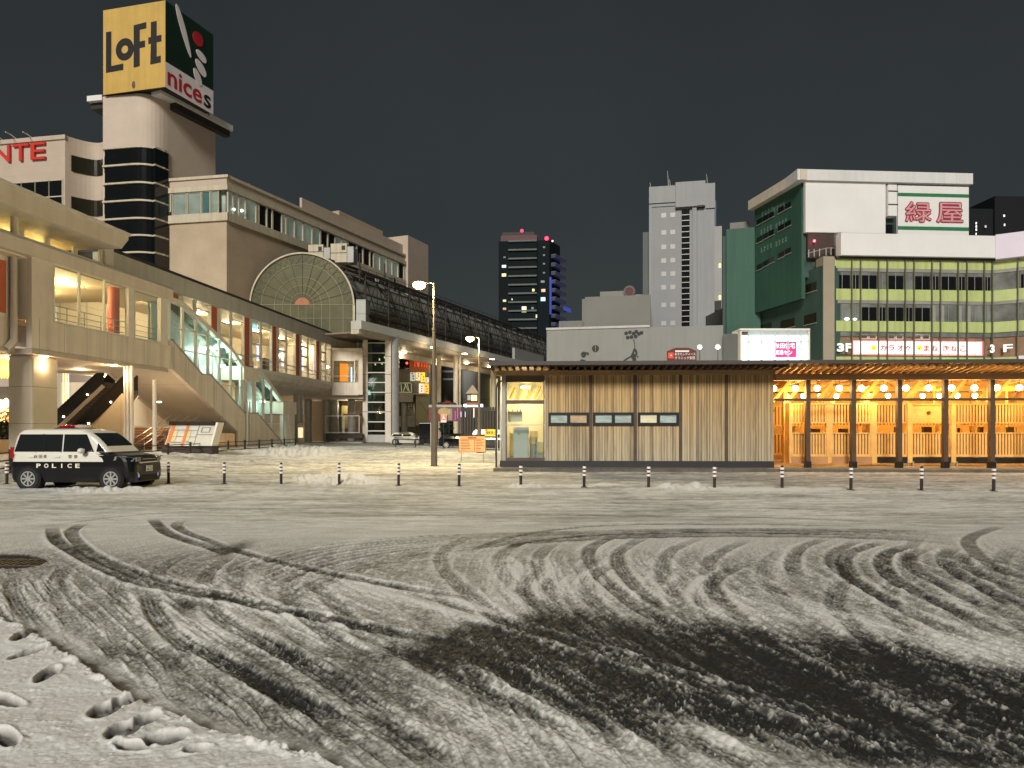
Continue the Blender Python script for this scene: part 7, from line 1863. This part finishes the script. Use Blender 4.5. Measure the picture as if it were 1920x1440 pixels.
# ------------------------------------------------------------------ vehicles
def interp(t, x):
    for (a, va), (b_, vb) in zip(t[:-1], t[1:]):
        if x <= b_: return va+(vb-va)*max(0, (x-a)/(b_-a))
    return t[-1][1]
def make_car(root, prof, paint_lo, paint_up, split, glassm, wheels, L_, wr=.31, sides=True):
    """prof: list of (z, x_rear, x_front, half_width, corner). car points +x; parts named"""
    N = 44
    def ring(z, xr, xf, hw, c):
        pts = []
        for cx, cy, a0 in ((xf-c, hw-c, 0), (xr+c, hw-c, 90), (xr+c, -hw+c, 180), (xf-c, -hw+c, 270)):
            for i in range(5):
                a = R(a0+i*22.5); pts.append((cx+c*math.cos(a), cy+c*math.sin(a)))
        out = []
        for i, p in enumerate(pts):
            q = pts[(i+1) % len(pts)]; out.append(p)
            if math.hypot(q[0]-p[0], q[1]-p[1]) > .6:
                n = 16 if abs(q[0]-p[0]) > .5 else 6
                for k in range(1, n): out.append((p[0]+(q[0]-p[0])*k/n, p[1]+(q[1]-p[1])*k/n))
        return [Vector((x, y, z)) for x, y in out]
    rings = [ring(*p) for p in prof]; n = len(rings[0])
    n = min(len(r) for r in rings)
    lo = MB(); up = MB()
    for ri in range(len(rings)-1):
        A, B = rings[ri], rings[ri+1]
        for i in range(n):
            j = (i+1) % n; c = (A[i]+A[j]+B[i]+B[j])/4
            (up if split(c) else lo).quad(A[i], A[j], B[j], B[i])
    lo.add(rings[0][:n], [tuple(range(n-1, -1, -1))]); up.add(rings[-1][:n], [tuple(range(n))])
    off = wloc(root)
    def add(mb, nm, m, par=None, smooth=False):
        mb.v = [v+off for v in mb.v]; o = mb.build(nm, m, par or root, smooth=smooth, auto=smooth); return o
    add(lo, 'body', paint_lo, smooth=True); add(up, 'upper_body', paint_up, smooth=True)
    hw = lambda z: interp([(p[0], p[3]) for p in prof], z); xr = lambda z: interp([(p[0], p[1]) for p in prof], z); xf = lambda z: interp([(p[0], p[2]) for p in prof], z)
    return add, hw, xr, xf
def side_quad(mb, hw, sg, pts, o=.012):
    """polygon on the car side following the tumblehome; pts (x,z)"""
    a = [Vector((x, sg*(hw(z)+o), z)) for x, z in pts]
    return mb.add(a, [tuple(range(len(a)))])
M_tyre = mat('tyre', (.012, .012, .012), .8); M_rim = mat('alloy_rim', (.62, .62, .60), .3, .05, 3, metal=.7); M_arch = mat('wheel_arch', (.004, .004, .004), .9)
def wheel(add, x, y, r=.31, w=.19):
    sg = 1 if y > 0 else -1
    o = add(MB().tube((x, y-sg*w, r), (x, y, r), r, 28), 'wheel', M_tyre)
    q = MB().tube((x, y+sg*.002, r), (x, y+sg*.012, r), r*.2, 14)
    n = 28
    for a0 in range(8):
        a = a0*math.pi/4; d = Vector((math.cos(a), 0, math.sin(a))); e = Vector((-math.sin(a), 0, math.cos(a))); c = Vector((x, y+sg*.008, r))
        q.hexa([c+d*r*.1-e*.018-Vector((0, .006, 0)), c+d*r*.64-e*.026-Vector((0, .006, 0)), c+d*r*.64+e*.026-Vector((0, .006, 0)), c+d*r*.1+e*.018-Vector((0, .006, 0)),
                c+d*r*.1-e*.018+Vector((0, .006, 0)), c+d*r*.64-e*.026+Vector((0, .006, 0)), c+d*r*.64+e*.026+Vector((0, .006, 0)), c+d*r*.1+e*.018+Vector((0, .006, 0))])
    v = []; 
    for rr_ in (r*.60, r*.70):
        for i in range(n): a = 2*math.pi*i/n; v.append(Vector((x+rr_*math.cos(a), y+sg*.014, r+rr_*math.sin(a))))
    q.add(v, [(i, (i+1) % n, (i+1) % n+n, i+n) for i in range(n)])
    add(q, 'rim', M_rim, o)
M_cblack = mat('paint_black', (.004, .004, .005), .3, .1, 1, spec=.35, coat=.25); M_cwhite = mat('paint_white', (.70, .68, .60), .3, .04, 1, spec=.5, coat=.6, bump=.02)
M_cg = mat('car_glass', (.012, .014, .014), .06, .2, 2, spec=.8)
M_cgf = mat('car_glass_front', (.05, .055, .045), .08, .5, 2, spec=.8)
M_chrome = mat('chrome', (.6, .6, .6), .15, .05, 3, metal=1); M_lampg = mat('headlamp', (.25, .27, .25), .1, .4, 12, spec=.9, metal=.3)
def rot_children(root, rz): root.rotation_euler = (0, 0, rz)

PC_ = thing('police_car', 'black and white boxy police car with red roof light, parked on snow at left', 'police car')
prof = [(.20, .06, 3.66, .74, .12), (.34, .02, 3.70, .80, .16), (.50, 0, 3.71, .822, .2), (.66, 0, 3.70, .825, .22), (.80, .02, 3.68, .82, .24), (.90, .03, 3.64, .815, .26), (.98, .04, 3.50, .81, .28), (1.03, .05, 3.12, .80, .2),
        (1.08, .06, 3.0, .79, .16), (1.30, .09, 2.80, .765, .16), (1.50, .13, 2.58, .74, .16), (1.63, .18, 2.40, .715, .18), (1.71, .25, 2.25, .67, .22), (1.75, .45, 2.0, .54, .24)]
split = lambda c: (c.z > .78 and c.x < 2.9+(.78-c.z)*.6) or c.z > 1.09
add, hw, xr, xf = make_car(PC_, prof, M_cblack, M_cwhite, split, M_cg, None, 3.7)
for sg in (1, -1):
    q = MB(); side_quad(q, hw, sg, [(.17, 1.09), (1.0, 1.09), (1.0, 1.59), (.3, 1.59)]); add(q, 'window', M_cg)
    q = MB(); side_quad(q, hw, sg, [(1.03, 1.09), (1.59, 1.09), (1.59, 1.59), (1.03, 1.59)]); add(q, 'window', M_cg)
    q = MB(); side_quad(q, hw, sg, [(1.63, 1.09), (2.55, 1.09), (2.3, 1.59), (1.63, 1.59)]); add(q, 'window', M_cg)
    q = MB(); side_quad(q, hw, sg, [(2.62, 1.09), (2.88, 1.09), (2.66, 1.34)]); add(q, 'quarter_glass', M_cg)
    q = MB(); side_quad(q, hw, sg, [(.99, 1.085), (1.04, 1.085), (1.04, 1.60), (.99, 1.60)], .006); add(q, 'dark_pillar', M_arch)
    q = MB()
    for x in (1.56, .8): q.add([Vector((x, sg*(hw(z)+.006), z)) for z in (.3, 1.08)]+[Vector((x+.012, sg*(hw(z)+.006), z)) for z in (1.08, .3)], [(0, 1, 2, 3)])
    add(q, 'door_gap', M_arch)
    for x in (1.38, .62): add(MB().box(x, x+.17, sg*.83-.015, sg*.83+.015, .92, .955), 'door_handle', M_cblack if False else M_cwhite)
    m_ = add(MB().sphere((2.28, sg*.96, 1.12), .13, 14, 8, .7, .9, .62), 'mirror', M_cwhite, smooth=True); add(MB().box(2.24, 2.32, min(sg*.80, sg*.92), max(sg*.80, sg*.92), 1.05, 1.09), 'mirror_arm', M_arch, m_)
    # lamps
    q = MB()
    pts = [(3.14, .84), (3.64, .80), (3.66, .90), (3.42, .97), (3.18, .95)]
    def front_side(x, z, o=.012):
        # follow the rounded corner ring at height z
        h = hw(z); f = xf(z); c = .24; y = h
        if x > f-c: t = min(1, (x-(f-c))/c); y = h-c+c*math.sqrt(max(0, 1-t*t))
        return Vector((x+o*.5, sg*(y+o), z))
    a = [front_side(x, z) for x, z in pts]; add(q.add(a, [tuple(range(len(a)))]), 'headlamp', M_lampg)
    q = MB(); y0, y1 = sorted((sg*.40, sg*.64)); add(q.box(3.69, 3.715, y0, y1, .80, .93), 'headlamp', M_lampg)
    y0, y1 = sorted((sg*.56, sg*.60)); add(MB().add([Vector((3.70, sg*.60, .58)), Vector((3.70, sg*.64, .58)), Vector((3.722, sg*.52, .36)), Vector((3.722, sg*.48, .36))], [(0, 1, 2, 3)]), 'chrome_blade', M_chrome)
    add(MB().sphere((3.70, sg*.5, .38), .05, 10, 6, .4, 1, 1), 'fog_lamp', emis('fog', (.3, .35, 1), .5), smooth=True)
    add(MB().box(.015, .10, *sorted((sg*.64, sg*.755)), .9, 1.22), 'tail_lamp', mat('tail_red', (.3, .01, .01), .2))
    for x in (.62, 3.08):
        add(MB().tube((x, sg*.60, .31), (x, sg*.832, .31), .375, 30), 'wheel_arch', M_arch); wheel(add, x, sg*.845)
# windscreen
zz_ = (1.085, 1.30, 1.50, 1.63); a = [Vector((xf(z)+.012-(.05 if abs(y) > .6 else 0), y, z)) for z in zz_ for y in (-(hw(z)-.075), -(hw(z)-.17), hw(z)-.17, hw(z)-.075)]
add(MB().add(a, [(r_*4+c_, r_*4+c_+1, r_*4+c_+5, r_*4+c_+4) for r_ in range(3) for c_ in range(3)]), 'windscreen', M_cg)
add(MB().box(3.685, 3.72, -.40, .40, .80, .92), 'grille', M_arch); add(MB().box(3.70, 3.728, -.52, .52, .745, .785), 'chrome_bar', M_chrome); add(MB().box(3.71, 3.73, -.34, .34, .855, .87), 'chrome_bar', M_chrome)
add(MB().box(3.69, 3.722, -.45, .45, .24, .40), 'lower_grille', M_arch)
pl_ = add(MB().box(3.72, 3.735, -.165, .165, .50, .665), 'number_plate', M_white)
def car_text(root, body, x0, x1, z0, z1, y, m, nm, par=None, front=False, off=.0):
    vs, fs = text_mesh(body, off); mnx = min(v.x for v in vs); mxx = max(v.x for v in vs); mny = min(v.y for v in vs); mxy = max(v.y for v in vs)
    q = MB(); P3 = []
    for v in vs:
        u = (v.x-mnx)/(mxx-mnx); w_ = (v.y-mny)/(mxy-mny)
        P3.append(Vector((y, x0+u*(x1-x0), z0+w_*(z1-z0))) if front else Vector((x0+u*(x1-x0), y(z0+w_*(z1-z0)), z0+w_*(z1-z0))))
    q.add(P3, fs); return add(q, nm, m, par)
M_gt = mat('green_ink', (.03, .09, .05))
car_text(PC_, '08-17', -.145, .145, .515, .59, 3.737, M_gt, 'plate_text', pl_, True, .01); car_text(PC_, '秋田 300', -.1, .1, .61, .65, 3.737, M_gt, 'plate_text', pl_, True)
M_lt = mat('cream_letters', (.75, .70, .55), .5, .05, 3, emit=(.75, .68, .5), es=.08)
ys = lambda z: -(hw(z)+.014)
for i, ch in enumerate('POLICE'):
    x = .86+i*.232; w_ = .13 if ch != 'I' else .035
    car_text(PC_, ch, x+(0 if ch != 'I' else .045), x+(0 if ch != 'I' else .045)+w_, .625, .745, ys, M_lt, 'letter', off=.025)
for ch, x in zip('秋田県', (.78, .92, 1.06)): car_text(PC_, ch, x, x+.10, .90, 1.0, ys, M_ink, 'character')
for ch, x in zip('警察', (1.80, 1.97)): car_text(PC_, ch, x, x+.11, .90, 1.0, ys, M_ink, 'character')
# roof light bar and snow
add(MB().box(1.15, 1.75, -.5, .5, 1.74, 1.775), 'light_bar_base', M_dark)
add(MB().sphere((1.35, -.20, 1.80), .2, 18, 10, 1.0, 1.5, .38), 'red_roof_light', mat('red_lens', (.28, .008, .015), .15, .1, 2, emit=(.5, .01, .02), es=.1), smooth=True)
add(MB().sphere((1.75, -.05, 1.80), .2, 18, 10, 1.1, 1.4, .36), 'white_roof_light', mat('white_lens', (.45, .38, .33), .3), smooth=True)
add(MB().sphere((1.35, .25, 1.80), .2, 18, 10, 1.0, 1.4, .38), 'red_roof_light', bpy.data.materials['red_lens'], smooth=True)
PC_.location = G(54, 919.5); PC_.location.z = .012; PC_.rotation_euler = (0, 0, R(-3))
# place so that the near rear wheel stands where the photo has it
ang = R(-3); lx, ly = .62, -.84
w0 = G(53, 918.5); PC_.location.x = w0.x-(lx*math.cos(ang)-ly*math.sin(ang)); PC_.location.y = w0.y-(lx*math.sin(ang)+ly*math.cos(ang))
PC_.location.z = .012

# parked cars beyond
M_sil = mat('paint_silver', (.55, .56, .53), .3, .05, 1, metal=.3, coat=.5); M_nav = mat('paint_navy', (.012, .014, .02), .22, .1, 1, coat=.8)
def simple_car(label, px_, py_, D, ang, body, roofm, tall=False):
    t = thing('parked_car', label, 'car', (0, 0, 0), 'cars parked beyond the timber building')
    if tall: pf = [(.22, .05, 4.5, .80, .14), (.45, 0, 4.6, .88, .2), (.8, 0, 4.6, .9, .24), (.95, .02, 4.5, .89, .24), (1.03, .04, 3.7, .87, .2), (1.1, .05, 3.5, .85, .16), (1.4, .12, 3.15, .8, .16), (1.66, .22, 2.8, .74, .2), (1.82, .4, 2.4, .66, .26)]
    else: pf = [(.2, .06, 4.0, .76, .14), (.42, 0, 4.1, .82, .2), (.68, 0, 4.1, .84, .24), (.82, .03, 3.95, .83, .24), (.9, .06, 3.3, .81, .2), (.95, .1, 3.05, .8, .16), (1.2, .3, 2.65, .74, .16), (1.38, .6, 2.3, .68, .2), (1.46, .9, 2.0, .58, .26)]
    zr = pf[-3][0]; zb_ = pf[4][0]+.05
    add_, hw_, xr_, xf_ = make_car(t, pf, body, roofm, (lambda c: c.z > pf[-3][0]), M_cg, None, 4)
    for sg in (1, -1):
        x0 = xr_(zb_)+.25; x1 = xf_(zb_)-.25; m_ = (x0+x1)/2
        for a, b_ in ((x0, m_-.05), (m_+.05, x1)):
            q = MB(); side_quad(q, hw_, sg, [(a, zb_+.02), (b_, zb_+.02), (b_-(.3 if b_ == x1 else 0), zr), (a+(.2 if a == x0 else 0), zr)]); add_(q, 'window', M_cg)
        for x in (.75, pf[2][2]-.8): add_(MB().tube((x, sg*.6, .32), (x, sg*(hw_(.5)+.005), .32), .38, 24), 'wheel_arch', M_arch); wheel(add_, x, sg*(hw_(.5)+.02), .32)
        add_(MB().box(pf[2][2]-.12, pf[2][2]+.01, *sorted((sg*.45, sg*.78)), pf[2][0]-.02, pf[2][0]+.12), 'headlamp', M_lampg)
        add_(MB().sphere((xf_(zb_)-.45, sg*(hw_(zb_)+.1), zb_+.05), .1, 10, 6, .7, 1, .7), 'mirror', body, smooth=True)
    a = [Vector((xf_(z_)+.012, y, z_)) for z_ in (zb_+.02, pf[6][0], zr) for y in (-.56, .56)]; add_(MB().add(a, [(0, 1, 3, 2), (2, 3, 5, 4)]), 'windscreen', M_cg)
    w0 = P(px_, 808, D); t.location = (w0.x, D, .14 if D > 74.5 else .0); t.rotation_euler = (0, 0, ang)
    return t
simple_car('silver-white car half hidden behind the lift tower, its nose pointing right', 733, 0, 80, R(-8), M_sil, M_cwhite)
simple_car('tall dark car with a snow-covered roof beside the timber building', 884, 0, 62, R(-4), M_nav, M_snow, True)
simple_car('low dark car in front of the banner hoarding, partly behind the near lamp post', 822, 0, 70, R(6), M_nav, M_nav)
